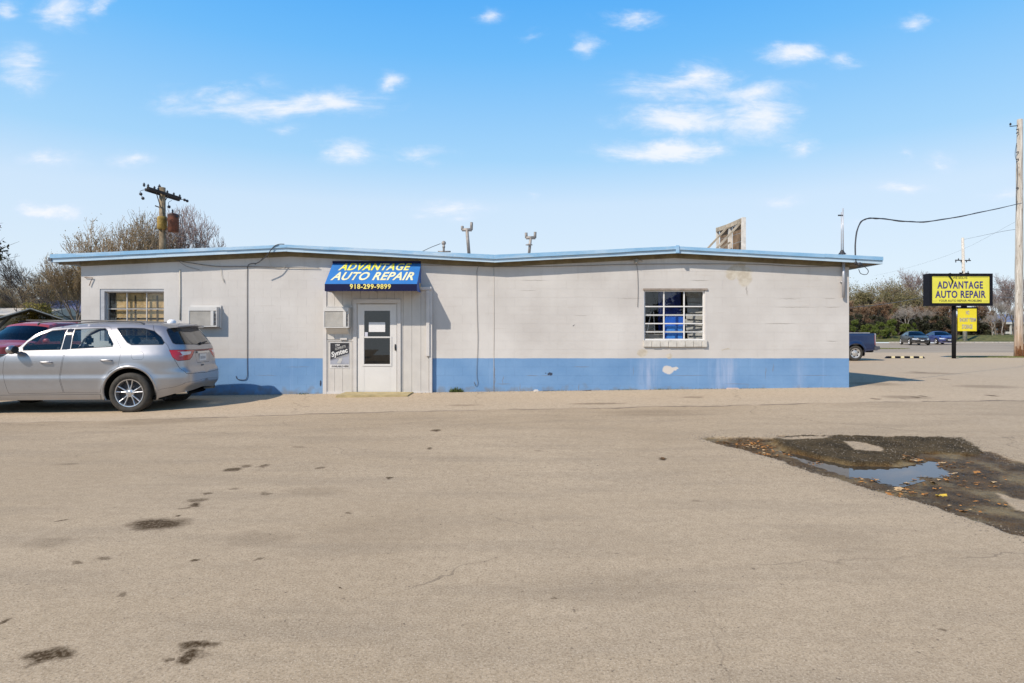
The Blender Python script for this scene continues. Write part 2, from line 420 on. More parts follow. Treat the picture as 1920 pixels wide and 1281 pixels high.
# oil and damp stains, each where it lies
wp = N.vm('ADD', p, N.vm('MULTIPLY', N.vm('SUBTRACT', N.noise(p, 7, 4, .6, out=1), (.5, .5, .5)), (.20, .20, 0)))
wp = N.vm('MULTIPLY', wp, (1, 1, 0))
STN = [(296, 983, 50, 10.5, .9), (92, 1231, 40, 14, .85), (370, 1212, 34, 9, .8), (358, 1232, 20, 11, .9), (318, 1234, 9, 4, .6), (368, 939, 18, 4, .6), (364, 947, 10, 3.5, .8), (435, 881, 14, 3.5, .75), (462, 874, 8, 3, .55), (493, 874, 9, 3, .6),
       (368, 1050, 9, 3, .8), (142, 1056, 12, 3, .55), (197, 1047, 13, 3, .5), (486, 1046, 9, 3, .6), (235, 1113, 11, 4, .5), (818, 807, 8, 2, .8), (805, 841, 6, 2, .7), (731, 897, 6, 2, .8), (600, 878, 7, 2, .5), (656, 960, 8, 2.5, .6), (112, 977, 7, 2, .7), (1242, 861, 8, 3, .8),
       (490, 1010, 60, 14, .16), (90, 1018, 40, 10, .2), (720, 1000, 120, 30, .10), (1100, 1100, 160, 30, .08), (1230, 775, 90, 6, .15), (1560, 1010, 90, 24, .1), (590, 922, 60, 8, .15), (1700, 745, 40, 3, .35), (1850, 725, 50, 3, .3), (1745, 700, 40, 2, .3), (1640, 720, 40, 3, .3), (1725, 698, 6, 1.2, .7), (1641, 748, 7, 1.4, .7), (1718, 745, 7, 1.4, .7), (1731, 743, 6, 1.2, .7), (1693, 748, 5, 1, .6), (1860, 742, 9, 1.3, .7), (1770, 711, 7, 1, .5), (1300, 745, 20, 1.5, .35), (1120, 757, 50, 1.6, .4), (870, 760, 30, 1.6, .3), (1010, 845, 8, 1.6, .3), (560, 838, 14, 1.5, .3), (130, 870, 20, 2, .3), (500, 925, 10, 2, .45), (440, 918, 10, 2, .4), (385, 926, 7, 2, .6), (345, 953, 8, 2, .5), (335, 966, 6, 1.6, .7), (1040, 1120, 7, 2, .5), (640, 1100, 5, 2, .8), (1310, 940, 10, 2, .3), (1760, 1180, 9, 3, .45), (10, 1165, 9, 4, .7), (300, 790, 80, 6, .2)]
def gell(px, py, rx, ry):
    x0, y0 = G(px, py); xa, _ = G(px + rx, py); _, yb = G(px, py - ry); _, yc = G(px, py + ry)
    return (x0, (yb + yc) / 2, 0), (max(abs(xa - x0), .01), max((yb - yc) / 2, .012), 1)
st = None
for (a, b, rx, ry, k) in STN:
    cc, rr = gell(a, b, rx, ry); e = N.math('MULTIPLY', N.ellipse(wp, cc, rr, .35), k); st = e if st is None else N.math('MAXIMUM', st, e)
stn = N.math('MULTIPLY', N.math('MULTIPLY', st, 1.25, clamp=True), N.mr(N.noise(p, 45, 3, .7), .30, .55, .5, 1))
c = N.mix(stn, c, (0.060, 0.038, 0.018))
# cracks and seams
crk = N.node('ShaderNodeTexVoronoi', {'Vector': N.vm('ADD', p, N.vm('MULTIPLY', N.noise(p, 1.2, 4, out=1), (.9, .9, 0))), 'Scale': .16}, feature='DISTANCE_TO_EDGE').outputs[0]
crk = N.math('MULTIPLY', N.mr(crk, .0018, .0006), N.mr(N.noise(p, .5, 2), .42, .55))
c = N.mix(N.math('MULTIPLY', crk, .45), c, (0.12, 0.10, 0.08))
seam = N.math('ABSOLUTE', N.math('SUBTRACT', N.math('ADD', N.math('ADD', py_, N.math('MULTIPLY', px_, -.07)), N.math('MULTIPLY', N.noise(p, 1.3, 3), .5)), 11.4))
seam = N.math('MULTIPLY', N.mr(seam, .07, .01), N.mr(N.noise(p, .8, 3), .40, .56, .1, .95))
c = N.mix(seam, c, (0.16, 0.135, 0.11))
c = N.vm('MULTIPLY', c, (.945, .885, .785))
# broken wet hole
wetA = N.attr('wet'); cruA = N.attr('crust')
speck = N.mr(N.noise(p, 95, 2, .6), .5, .66)
mud = N.mix(N.mr(N.noise(p, 5, 4), .35, .65), (0.038, 0.021, 0.008), (0.115, 0.066, 0.028))
mud = N.mix(N.math('MULTIPLY', speck, .5), mud, (0.27, 0.19, 0.11))
dry = N.mr(N.math('ADD', N.noise(p, 2.2, 4), N.math('MULTIPLY', N.noise(p, 30, 2), .25)), .62, .78)
mud = N.mix(N.math('MULTIPLY', dry, .8), mud, (0.28, 0.22, 0.155))
tar = N.mix(N.mr(N.noise(p, 3, 4), .35, .7), (0.030, 0.024, 0.014), (0.095, 0.075, 0.045))
tar = N.mix(N.math('MULTIPLY', speck, .55), tar, (0.28, 0.235, 0.17))
hc = N.mix(cruA, mud, tar)
hc = N.mix(cruA, N.vm('MULTIPLY', mud, (.95, .88, .60)), N.vm('MULTIPLY', tar, (.95, .83, .66)))
c = N.mix(wetA, c, hc)
rgh = N.mix(N.math('MULTIPLY', wetA, N.math('SUBTRACT', 1.0, cruA)), (0.9, 0.9, 0.9), (0.45, 0.45, 0.45))
hgt = N.math('ADD', N.math('MULTIPLY', fine, .6), N.math('ADD', N.math('MULTIPLY', grit, .3), N.math('MULTIPLY', N.noise(p, 28, 3), .4)))
nb = N.bump(hgt, .35, .006); nb2 = N.node('ShaderNodeBump', {'Strength': N.math('MULTIPLY', wetA, 1.0), 'Distance': .02, 'Height': N.noise(p, 60, 4, .7), 'Normal': nb}).outputs[0]
finish(m, N, c, N.sep(rgh)[0], 0, nb2, Specular_IOR_Level=.12); PAVING = m
me.materials.append(PAVING); o = link(me, 'parking_lot'); tag(o, kind='structure')

# water in the hole
zw = float(np.mean([gz(*q) for q in POOLw])) - 0.040
m, N = new_mat('puddle_water'); p = N.pos()
nb = N.bump(N.noise(p, 6, 2), .05, .003)
b1 = N.node('ShaderNodeBsdfDiffuse', {'Color': (0.05, 0.037, 0.024)}); b2 = N.node('ShaderNodeBsdfGlossy', {'Color': (.80, .88, 1), 'Roughness': .012, 'Normal': nb})  # bluish tint painted into the reflection colour; muddy water itself has none
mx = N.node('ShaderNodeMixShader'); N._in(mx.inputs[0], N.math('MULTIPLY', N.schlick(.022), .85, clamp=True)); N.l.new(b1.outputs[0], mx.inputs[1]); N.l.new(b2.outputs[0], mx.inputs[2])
oo = N.node('ShaderNodeOutputMaterial'); N.l.new(mx.outputs[0], oo.inputs[0])
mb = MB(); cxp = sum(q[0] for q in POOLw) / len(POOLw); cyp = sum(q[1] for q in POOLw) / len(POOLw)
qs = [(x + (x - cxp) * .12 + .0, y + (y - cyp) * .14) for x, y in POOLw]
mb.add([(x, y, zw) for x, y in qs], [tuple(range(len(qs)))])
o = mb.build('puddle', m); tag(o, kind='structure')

# road, far lot strip, kerbs, verge
m, N = new_mat('road_asphalt'); p = N.pos()
c = N.mix(N.mr(N.noise(N.vm('MULTIPLY', p, (.12, .7, 1)), 1, 5, .6), .35, .65), (0.25, 0.20, 0.145), (0.36, 0.295, 0.215))
c = N.mix(N.math('MULTIPLY', N.mr(N.noise(p, 30, 2), .5, .7), .4), c, (0.5, .45, .4))
finish(m, N, c, .9); ROAD = m
me, _, _ = grid_mesh(np.linspace(-24, 300, 30), np.linspace(41.7, 74.6, 12), lambda X_, Y_: X_ * 0 - .012)
me.materials.append(ROAD); tag(link(me, 'road'), kind='structure')
CONC = simple('pale_concrete', (0.44, 0.40, 0.345), .9, var=.22, scale=3, bump=.3, bscale=80)
mb = MB()
for (xa, xb) in ((-24, 43.3), (46, 48.6), (51.5, 300)):
    x = xa
    while x < xb:
        x2 = min(x + 3.0, xb); mb.bbox(x + .01, x2 - .01, 74.6, 74.9, -.05, .14, .02); x = x2
mb.build('kerb', CONC)['kind'] = 'structure'
VERGE = None
m, N = new_mat('verge_grass'); p = N.pos()
c = N.mix(N.mr(N.noise(p, 1.1, 5, .7), .35, .65), (0.055, 0.075, 0.018), (0.16, 0.145, 0.055))
c = N.mix(N.mr(N.noise(p, 6, 3), .55, .7), c, (0.24, 0.20, 0.10))
finish(m, N, c, .95, 0, N.bump(N.noise(p, 20, 3), 1, .05)); VERGE = m
def zverge(X_, Y_): return .09 + sstep((Y_ - 75) / 8) * .75 + (fbm(X_ + 500, Y_, .35, 4) - .5) * .3 * sstep((Y_ - 76) / 3)
me, _, _ = grid_mesh(np.linspace(-300, 320, 200), np.unique(np.concatenate([np.linspace(74.9, 92, 24), np.linspace(92, 900, 10)])), zverge)
me.materials.append(VERGE); me.polygons.foreach_set('use_smooth', [True] * len(me.polygons)); tag(link(me, 'verge'), kind='structure')
# field left of the road
me, _, _ = grid_mesh(np.linspace(-300, -24, 30), np.linspace(41.6, 75.2, 12), lambda X_, Y_: X_ * 0 + .02)
me.materials.append(VERGE); tag(link(me, 'field'), kind='structure')

def grass_patch(name, cx, cy, rx, ry, n, h, seed, cols=((0.10, 0.13, 0.03), (0.22, 0.20, 0.08)), zf=gz):
    r = random.Random(seed); mb = MB()
    for i in range(n):
        a = r.uniform(0, 6.283); q = math.sqrt(r.random()); x = cx + rx * q * math.cos(a); y = cy + ry * q * math.sin(a)
        hh = h * r.uniform(.4, 1.1) * (1 - .5 * q); z = zf(x, y) - .005; w = .004 + .02 * hh; b = r.uniform(0, 3.14); lx = r.gauss(0, .35) * hh; ly = r.gauss(0, .35) * hh
        dxx, dyy = w * math.cos(b), w * math.sin(b)
        mb.add([(x - dxx, y - dyy, z), (x + dxx, y + dyy, z), (x + lx * .5 + dxx * .6, y + ly * .5, z + hh * .6), (x + lx, y + ly, z + hh)], [(0, 1, 2), (0, 2, 3)])
    k = 'blade_%02d' % (int(cols[0][0] * 100)); mt = simple('blade_' + name, tuple((a + b) / 2 for a, b in zip(*cols)), .8, var=.45, scale=9)
    o = mb.build(name, mt); o['kind'] = 'stuff'; return o
x, y = G(1885, 670); grass_patch('grass', x, y, 3.2, .8, 9000, .09, 1)
x, y = G(1660, 654); grass_patch('grass', x, y, 2.0, .7, 5000, .10, 2)
for i, (px, py) in enumerate(((-1.3, 0), (-4.9, 0), (3.6, 0), (1.1, 0), (-2.6, 0), (2.6, 0), (5.6, 0), (4.5, 0))):
    n, h = ((150, .16), (40, .06), (60, .05), (40, .05), (30, .05), (60, .05), (40, .04), (40, .04))[i]
    grass_patch('weeds', px, WY - .05, .16 + .3 * (i > 1), .03, int(n * 1.6), h * 1.1, 20 + i, ((0.05, 0.08, 0.02), (0.12, 0.14, 0.04)))


# ================================================================== BUILDING
def zx(py, D=WY): return CZ - (py - HY) * D / FOC
FY = WY - .235                                         # front face of the fascia
FS = FOC / FY
KN = [(95, 477, 483.5, 492), (538, 459, 463.5, 471.5), (926, 478, 485, 492), (1270, 462, 467, 474.5), (1655, 482, 488, 495)]
KX = [(k[0] - CX) / FS for k in KN]
KT, KM, KB = ([CZ + (HY - k[i]) / FS for k in KN] for i in (1, 2, 3))
def zb(x): return float(np.interp(x, KX, KB))
def zt(x): return float(np.interp(x, KX, KT))
XL, XR = -10.1, 7.9
BD = 12.0                                            # depth of the building

# painted block material: cream above the blue band, peeled spots and streaks where the photo has them
m, N = new_mat('painted_block'); p = N.pos(); px_, py_, pz_ = N.sep(p)
xz = N.comb(px_, 0, pz_)
wz = N.vm('ADD', xz, N.vm('MULTIPLY', N.vm('SUBTRACT', N.noise(p, 6, 4, .6, out=1), (.5, .5, .5)), (.16, 0, .16)))
wz2 = N.vm('ADD', xz, N.vm('MULTIPLY', N.vm('SUBTRACT', N.noise(p, 7, 3, .6, out=1), (.5, .5, .5)), (.10, 0, .035)))
def xzc(px, py): return ((px - CX) / 80, 0, CZ + (HY - py) / 80)
wht = N.mix(N.mr(N.noise(p, .7, 4), .35, .65), (0.505, 0.475, 0.443), (0.60, 0.572, 0.538))
wht = N.mix(N.mr(N.noise(N.vm('MULTIPLY', p, (1.2, 1, .25)), 2.5, 4), .55, .8, 0, .35), wht, (0.52, 0.49, 0.45))
wht = N.mix(N.mr(N.noise(N.vm('MULTIPLY', p, (.6, 1, 9)), 2.0, 3), .64, .72, 0, .3), wht, (0.47, .42, .37))
blu = N.mix(N.mr(N.noise(p, 1.2, 4), .3, .7), (0.135, 0.265, 0.465), (0.185, 0.325, 0.53))
strk = N.mr(N.noise(N.vm('MULTIPLY', p, (3.2, 1, .12)), 1.6, 3), .60, .74, 0, .55)
blu = N.mix(strk, blu, (0.30, 0.42, 0.64))
for (a, b, rx, rz, k) in ((1217, 700, 14, 40, .5), (1355, 700, 16, 45, .45), (1372, 705, 6, 40, .4), (1500, 700, 10, 40, .25)):
    blu = N.mix(N.math('MULTIPLY', N.ellipse(wz, xzc(a, b), (rx / 80, 1, rz / 80), .9), N.math('MULTIPLY', N.mr(N.noise(N.vm('MULTIPLY', p, (4, 1, .5)), 2.5, 4), .35, .65, .1, 1.1), k)), blu, (0.45, 0.50, 0.64))
edge = N.math('ADD', pz_, N.math('MULTIPLY', N.math('SUBTRACT', N.noise(p, 3, 3), .5), .02))
c = N.mix(N.mr(edge, .848, .852), blu, wht)
# bare render where the paint has come away
peel = None
for (a, b, rx, rz) in ((1386, 508, 25, 11), (1396, 520, 14, 17), (1372, 517, 10, 8), (1205, 662, 9, 8), (1254, 667, 6, 3.5), (1362, 655, 8, 1.6), (1390, 496, 8, 3)):
    e = N.ellipse(wz, xzc(a, b), (rx / 80, 1, rz / 80), .12); peel = e if peel is None else N.math('MAXIMUM', peel, e)
c = N.mix(N.math('MULTIPLY', peel, .85), c, N.mix(N.mr(N.noise(p, 9, 3), .4, .6), (0.46, 0.40, 0.31), (0.56, 0.51, 0.42)))
# pale chip and black chip in the blue band
chip = N.math('MAXIMUM', N.ellipse(wz, xzc(1253, 694), (10 / 80, 1, 7.5 / 80), .1), N.ellipse(wz, xzc(1263, 691), (8 / 80, 1, 3 / 80), .1))
c = N.mix(chip, c, (0.60, 0.56, 0.52))
blk = None
for (a, b, rx, rz) in ((1030, 700, 4, 3), (1034, 702, 2.5, 2.5), (1022, 699, 1.4, 1.2), (1035, 699, 1.2, 1.2), (1076, 609, 1.2, 1.2), (602, 718, 1.5, 5), (1036, 739, 2, 3)):
    e = N.ellipse(wz, xzc(a, b), (rx / 80, 1, rz / 80), .15); blk = e if blk is None else N.math('MAXIMUM', blk, e)
c = N.mix(N.math('MULTIPLY', blk, .9), c, (0.03, 0.03, 0.045))
# dirt splash at the foot
c = N.mix(N.math('MULTIPLY', N.mr(N.math('SUBTRACT', N.noise(p, 5, 4), N.math('MULTIPLY', N.math('SUBTRACT', pz_, 0.0), 1.6)), .22, .55), .7), c, (0.20, 0.175, 0.135))
lin = None
for (a, b, rx, rz) in ((1312, 526, 15, .7), (1480, 560.5, 22, .6), (1492, 576, 36, .6), (1556, 560, 10, .6), (1463, 607, 26, .7), (1560, 576, 14, .6), (1180, 560, 20, .5), (1002, 526, 22, .5), (990, 545, 14, .4), (1090, 592, 12, .4), (1250, 655, 4, .6), (1560, 640, 9, .7), (1400, 545, 1, 8), (1090, 688, 14, .6), (998, 704.5, 11, .7), (1025, 704.5, 9, .6), (943, 713, .7, 8), (927, 705, .8, 26), (945, 720, 12, .7), (1450, 690, .7, 8), (1435, 700, .7, 9), (1290, 704, 30, .5), (1188, 696, .6, 8), (1085, 728, .8, 8), (975, 728, .7, 8), (700, 704, 10, .5), (560, 688, 20, .4), (500, 704, 18, .4), (1380, 720, 20, .5), (1530, 704, 24, .5)):
    e = N.ellipse(wz2, xzc(a, b), (rx / 80, 1, rz / 80), .4); lin = e if lin is None else N.math('MAXIMUM', lin, e)
c = N.mix(N.math('MULTIPLY', lin, .55), c, (0.20, 0.17, 0.14))
c = N.mix(N.math('MULTIPLY', N.mr(N.math('ADD', N.noise(N.vm('MULTIPLY', p, (2.5, 1, .35)), 2.2, 4, .65), N.math('MULTIPLY', N.math('SUBTRACT', pz_, 3.0), .22)), .55, .78), .32), c, (0.33, 0.28, 0.22))
nb = N.bump(N.math('ADD', N.math('MULTIPLY', N.noise(p, 9, 4, .6), 1.0), N.math('MULTIPLY', N.noise(p, 110, 3, .6), .25)), .25, .010)
finish(m, N, c, .75, 0, nb); BLOCK = m

WHITE = simple('white_trim_paint', (0.58, 0.55, 0.52), .6, var=.08, scale=3, bump=.15, bscale=40)
DOORW = simple('white_door_paint', (0.66, 0.635, 0.605), .4, var=.04, scale=2)
ACW = simple('white_plastic', (0.60, 0.58, 0.55), .45, var=.05, scale=3)
DARKI = simple('dark_interior', (0.05, 0.045, 0.04), .9, var=.3, scale=2)
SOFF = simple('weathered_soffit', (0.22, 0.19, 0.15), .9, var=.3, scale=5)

m, N = new_mat('pale_blue_flashing'); p = N.pos(); px_, _, _ = N.sep(p)
c = N.mix(N.mr(N.noise(p, 2.2, 4), .35, .65), (0.20, 0.40, 0.60), (0.285, 0.48, 0.67))
fade = N.mr(N.noise(N.vm('MULTIPLY', p, (.5, 1, 3)), 1.5, 5, .65), .48, .66, 0, .85)
fade = N.math('MULTIPLY', fade, N.mr(px_, -2, 2, 1, .55))
c = N.mix(fade, c, (0.52, 0.62, 0.70))
c = N.mix(N.mr(N.noise(p, 14, 3), .66, .74, 0, .6), c, (0.66, 0.66, 0.64))
finish(m, N, c, .5, 0, N.bump(N.noise(p, 8, 3), .25, .01)); FLASH = m
m, N = new_mat('pale_blue_fascia'); p = N.pos()
c = N.mix(N.mr(N.noise(p, 1.5, 4), .35, .65), (0.36, 0.52, 0.66), (0.47, 0.60, 0.70))
c = N.mix(N.mr(N.noise(N.vm('MULTIPLY', p, (.6, 1, 5)), 2, 4), .58, .7, 0, .6), c, (0.58, 0.63, 0.66))
finish(m, N, c, .55, 0, N.bump(N.noise(p, 8, 3), .2, .01)); FASC = m
ROOFT = simple('roof_membrane', (0.42, 0.42, 0.42), .8, var=.15, scale=1)

shop = thing('auto_repair_shop', (0, WY, 0), 'long low white block shop with blue painted band and two shallow pale blue gables', 'building')
WIN_L = (-9.66, -8.16, 1.256, 2.476); WIN_R = (3.075, 4.55, 1.256, 2.476); DOORH = (-3.55, -2.72, .05, 2.08)
ENC = (-4.41, -1.86, 2.46)

mb = MB(); knots = sorted([XL, XR, *WIN_L[:2], *WIN_R[:2], *DOORH[:2]] + [k for k in KX if XL < k < XR])
for a, b in zip(knots[:-1], knots[1:]):
    def col(z0, z1a, z1b):
        mb.prism([(a, z0), (b, z0), (b, z1b), (a, z1a)], WY + .003, WY + .2)
    hole = next((h for h in (WIN_L, WIN_R, DOORH) if a >= h[0] - 1e-6 and b <= h[1] + 1e-6), None)
    ta, tb = zb(a) + .05, zb(b) + .05
    if hole is None: col(-.4, ta, tb)
    else: col(-.4, hole[2], hole[2]); col(hole[3], ta, tb)
# side and back walls, floor
for x0, x1 in ((XL, XL + .2), (XR - .2, XR)):
    mb.prism([(WY + .2, -.4), (WY + BD, -.4), (WY + BD, zb((x0 + x1) / 2) + .05), (WY + .2, zb((x0 + x1) / 2) + .05)], x0 + (.004 if x0 == XL else 0), x1 - (.004 if x0 != XL else 0), axis='x')
ks = [XL + .2] + [k for k in KX if XL < k < XR] + [XR - .2]
mb.prism([(ks[0], -.4), (ks[-1], -.4)] + [(k, zb(k) + .05) for k in ks[::-1]], WY + BD - .2, WY + BD)
mb.build('wall', BLOCK, shop)
mb = MB(); mb.box(XL + .2, XR - .2, WY + .2, WY + BD - .2, -.1, .04); mb.box(-5.2, XR - .3, WY + 3.2, WY + 3.3, .04, 2.9)
mb.build('floor', simple('shop_floor', (0.16, 0.15, 0.14), .7), shop)

# concrete blocks, laid in running bond, each its own object
CH, CW = .2032, .4064; gap = .0012
def block_geo(w, h, tl=None, tr=None, e=.003, dp=.0013):
    tl = h if tl is None else tl; tr = h if tr is None else tr
    a = gap / 2
    o4 = [(a, a), (w - a, a), (w - a, tr - a), (a, tl - a)]; i4 = [(a + e, a + e), (w - a - e, a + e), (w - a - e, tr - a - e), (a + e, tl - a - e)]
    vs = [(x, .0, z) for x, z in i4] + [(x, dp, z) for x, z in o4] + [(x, .03, z) for x, z in o4]
    fs = [(0, 1, 2, 3)] + [(i, i + 4, (i + 1) % 4 + 4, (i + 1) % 4) for i in range(4)] + [(i + 4, i + 8, (i + 1) % 4 + 8, (i + 1) % 4 + 4) for i in range(4)]
    return vs, fs
cache = {}; rb = random.Random(5); singles = 0; rest = MB(); todo = []
for k in range(-1, 18):
    z0 = .85 + CH * (k - 4); z1 = z0 + CH; off = (k % 2) * CW / 2
    x = XL - off
    while x < XR - .01:
        x0 = max(x, XL); x1 = min(x + CW, XR); x += CW
        if x1 - x0 < .03: continue
        spans = [(x0, x1)]
        for (ha, hb, hz0, hz1) in (WIN_L, WIN_R, (ENC[0] + .02, ENC[1] - .02, -1, ENC[2])):
            if z0 + .01 < hz1 and z1 - .01 > hz0:
                ns = []
                for s0, s1 in spans:
                    if s1 <= ha or s0 >= hb: ns.append((s0, s1)); continue
                    if s0 < ha: ns.append((s0, ha))
                    if s1 > hb: ns.append((hb, s1))
                spans = ns
        for s0, s1 in spans:
            if s1 - s0 < .03: continue
            ta, tb = zb(s0) + .03, zb(s1) + .03
            if min(ta, tb) <= z0 + .02: continue
            todo.append((s0, s1, z0, min(z1, ta), min(z1, tb), k))
# the 300 that show best: the courses of the blue band and the clear wall right of the door
todo.sort(key=lambda t: (0 if t[5] <= 3 and t[0] > -5.9 else (1 if t[0] > -1.9 and t[3] - t[2] > .2 else 2), t[5]))
for i, (s0, s1, z0, ta, tb, k) in enumerate(todo):
    y = WY - rb.random() * .0012 if s0 > -1.9 else WY - rb.random() * .0005
    ek = dict(e=.0015, dp=.0003) if s0 < -1.9 else (dict(e=.0022, dp=.0007) if k >= 4 else {})
    if i < 300:
        key = (ek.get('dp'), round(s1 - s0, 3), round(ta - z0, 3), round(tb - z0, 3))
        if key not in cache:
            vs, fs = block_geo(s1 - s0, CH, ta - z0, tb - z0, **ek); me = bpy.data.meshes.new('block'); me.from_pydata(vs, [], fs); me.materials.append(BLOCK); fix_normals(me); cache[key] = me
        o = link(cache[key], 'block', shop); o.location = (s0, y - WY, z0)
    else:
        vs, fs = block_geo(s1 - s0, CH, ta - z0, tb - z0, **ek); rest.add([(a + s0, b + y, c_ + z0) for a, b, c_ in vs], fs)
rest.build('block_courses', BLOCK, shop)['kind'] = 'stuff'

# window and door reveals, sills
# roof: slab, flashing, fascia with lapped lengths, rafters below the end overhangs
rx0, rx1 = KX[0], KX[-1]
mb = MB()
for a, b, za, zb_, ta, tb in zip(KX[:-1], KX[1:], KB[:-1], KB[1:], KT[:-1], KT[1:]):
    mb.prism([(a + .002, za + .035), (b - .002, zb_ + .035), (b - .002, tb - .02), (a + .002, ta - .02)], FY + .05, WY + BD + .3)
roof = mb.build('roof', [ROOFT], shop)
def strip(zlo, zhi, y0, y1, cuts, name, mat, jz=0.004):
    xs_ = sorted(set([*cuts, *KX])); mb_ = []
    r = random.Random(len(name))
    for a, b in zip(xs_[:-1], xs_[1:]):
        m2 = MB(); la, lb = (float(np.interp(q, KX, zlo)) for q in (a, b)); ha, hb = (float(np.interp(q, KX, zhi)) for q in (a, b)); j = r.uniform(-jz, jz); jy = r.uniform(-.004, .004)
        m2.prism([(a + .001, la + j), (b - .001, lb + j), (b - .001, hb + j), (a + .001, ha + j)], y0 + jy, y1); m2.build(name, mat, shop)
strip([z - .012 for z in KM], KT, FY - .03, FY + .06, [-9.0, -6.6, -4.2, -2.6, 2.6, 6.2, 7.2], 'roof_flashing', FLASH)
strip(KB, [z - .014 for z in KM], FY, FY + .035, [-8.2, -4.8, -3.4, -1.4, .9, 2.4, 5.2], 'fascia_board', FASC)
mb = MB()
mb.prism([(FY + .05, KB[0] + .002), (WY + BD, KB[0] + .002), (WY + BD, KT[0] - .025), (FY + .05, KT[0] - .025)], KX[0] - .03, KX[0] - .001, axis='x'); mb.build('end_fascia', FASC, shop); mb = MB()
mb.prism([(FY + .05, KB[-1] + .002), (WY + BD, KB[-1] + .002), (WY + BD, KT[-1] - .025), (FY + .05, KT[-1] - .025)], KX[-1] + .001, KX[-1] + .03, axis='x')
mb.build('end_fascia', FASC, shop)
mb = MB(); mb.box(KX[0] - .045, KX[0] + .03, FY - .02, FY + .03, KB[0] + .03, KB[0] + .11); mb.build('gutter_end', simple('dark_metal_end', (.08, .08, .09), .5), shop)
x = KX[3]; mb = MB(); mb.bbox(x - .04, x + .04, FY - .05, FY + .01, KB[3] - .01, KT[3] + .02, .008); mb.build('ridge_cap', FLASH, shop)
for y in np.arange(WY - .05, WY + 10, .8):
    for (a, b) in ((KX[0] + .04, XL), (XR, KX[-1] - .04)):
        mb = MB(); mb.box(a, b, y, y + .05, zb(a) - .07 + .035, zb(b) + .033); mb.build('rafter', SOFF, shop)
mb = MB()
for (a, b) in ((KX[0] + .01, XL), (XR, KX[-1] - .01)):
    mb.prism([(a, zb(a) + .028), (b, zb(b) + .028), (b, zb(b) + .034), (a, zb(a) + .034)], FY + .06, WY + BD)
mb.build('soffit', SOFF, shop)
# small trim board under the fascia, dark olive-brown along its whole length
mb = MB(); 
for a, b in zip(KX[:-1], KX[1:]):
    a2, b2 = max(a, XL), min(b, XR); mb.prism([(a2, zb(a2) - .09), (b2, zb(b2) - .09), (b2, zb(b2) + .02), (a2, zb(a2) + .02)], WY - .022, WY - .001)
mb.build('frieze_board', simple('olive_brown_frieze', (0.19, 0.155, 0.09), .9, var=.25, scale=4), shop)

GLASS = glass_mat('window_glass', (0.86, 0.87, 0.87), 1.6, .0)
# ---- left window: steel frame, six panes
def window(h, cols, rows, fy, frame_w, bar_w, mat_f, extra=(), zglass0=None):
    a, b, z0, z1 = h; z0 = zglass0 or z0
    mb = MB(); y0, y1 = fy, fy + .05; f = frame_w
    mb.box(a, b, y0, y1, z1 - f, z1); mb.box(a, b, y0, y1, z0, z0 + f); mb.box(a, a + f, y0 + .001, y1, z0 + f, z1 - f); mb.box(b - f, b, y0 + .001, y1, z0 + f, z1 - f)
    fr = mb.build('window', mat_f, shop); fr['_o'] = [0, WY, 0]
    xs_ = [a + f] + [a + (b - a) * i / cols for i in range(1, cols)] + [b - f]; zs_ = [z0 + f] + list(rows) + [z1 - f]
    for q in xs_[1:-1]:
        m2 = MB(); m2.box(q - bar_w / 2, q + bar_w / 2, y0 + .006, y1 - .006, z0 + f + .001, z1 - f - .001); m2.build('muntin', mat_f, fr)
    for q in zs_[1:-1]:
        m2 = MB(); m2.box(a + f + .001, b - f - .001, y0 + .002, y1 - .01, q - bar_w / 2, q + bar_w / 2); m2.build('muntin', mat_f, fr)
    for i in range(len(xs_) - 1):
        for j in range(len(zs_) - 1):
            m2 = MB(); t = random.Random(i * 7 + j).uniform(-.003, .003)
            x0_, x1_, za_, zb2 = xs_[i] + .008, xs_[i + 1] - .008, zs_[j] + .008, zs_[j + 1] - .008
            m2.add([(x0_, y1 - .022 + t, za_), (x1_, y1 - .022, za_), (x1_, y1 - .022 - t, zb2), (x0_, y1 - .022, zb2)], [(0, 1, 2, 3)]); m2.build('pane', GLASS, fr)
    for q in extra: 
        m2 = MB(); m2.box(a + f + .002, b - f - .002, y0 + .03, y1 + .012, q - .018, q + .018); m2.build('vent_rail', mat_f, fr)
    return fr
GREYF = simple('grey_blue_frame', (0.62, 0.62, 0.62), .5, var=.06)
FRW = simple('white_frame', (0.72, 0.70, 0.67), .5, var=.06)
window((WIN_L[0] + .10, WIN_L[1] - .002, 1.26, WIN_L[3] - .06), 3, [1.26 + .385, 1.26 + .75], WY + .10, .024, .018, simple('aged_frame', (0.56, 0.53, 0.49), .6, var=.1))
mb = MB(); mb.box(WIN_L[0], WIN_L[0] + .098, WY + .012, WY + .2, WIN_L[2], WIN_L[3]); mb.box(WIN_L[0] + .099, WIN_L[1], WY + .012, WY + .2, WIN_L[3] - .058, WIN_L[3]); mb.build('window_casing', simple('slate_casing', (.42, .43, .45), .7), shop)
# shelving of boards that fills the left window
PINE = simple('pine_board', (0.56, 0.385, 0.18), .8, var=.35, scale=7)
shelf = thing('board_shelving', (-8.7, WY + .25, .04), 'yellow pine board partition standing behind the six pane window', 'shelving')
mb = MB(); mb.box(-9.42, -9.395, WY + .18, WY + .6, .05, 2.36); mb.box(-8.95, -8.92, WY + .165, WY + .179, .05, 2.33); mb.box(-8.43, -8.40, WY + .165, WY + .179, .05, 2.33); mb.build('upright', simple('dark_upright', (.12, .09, .06), .8), shelf)
z = .06; k = 0
while z < 2.28:
    h = (.19, .17, .21)[k % 3]; mb = MB(); mb.bbox(-9.39, -8.05, WY + .18, WY + .20, z, z + h - .012, .004); mb.build('board', PINE, shelf); z += h + (.03 if z < 1.85 else .0); k += 1
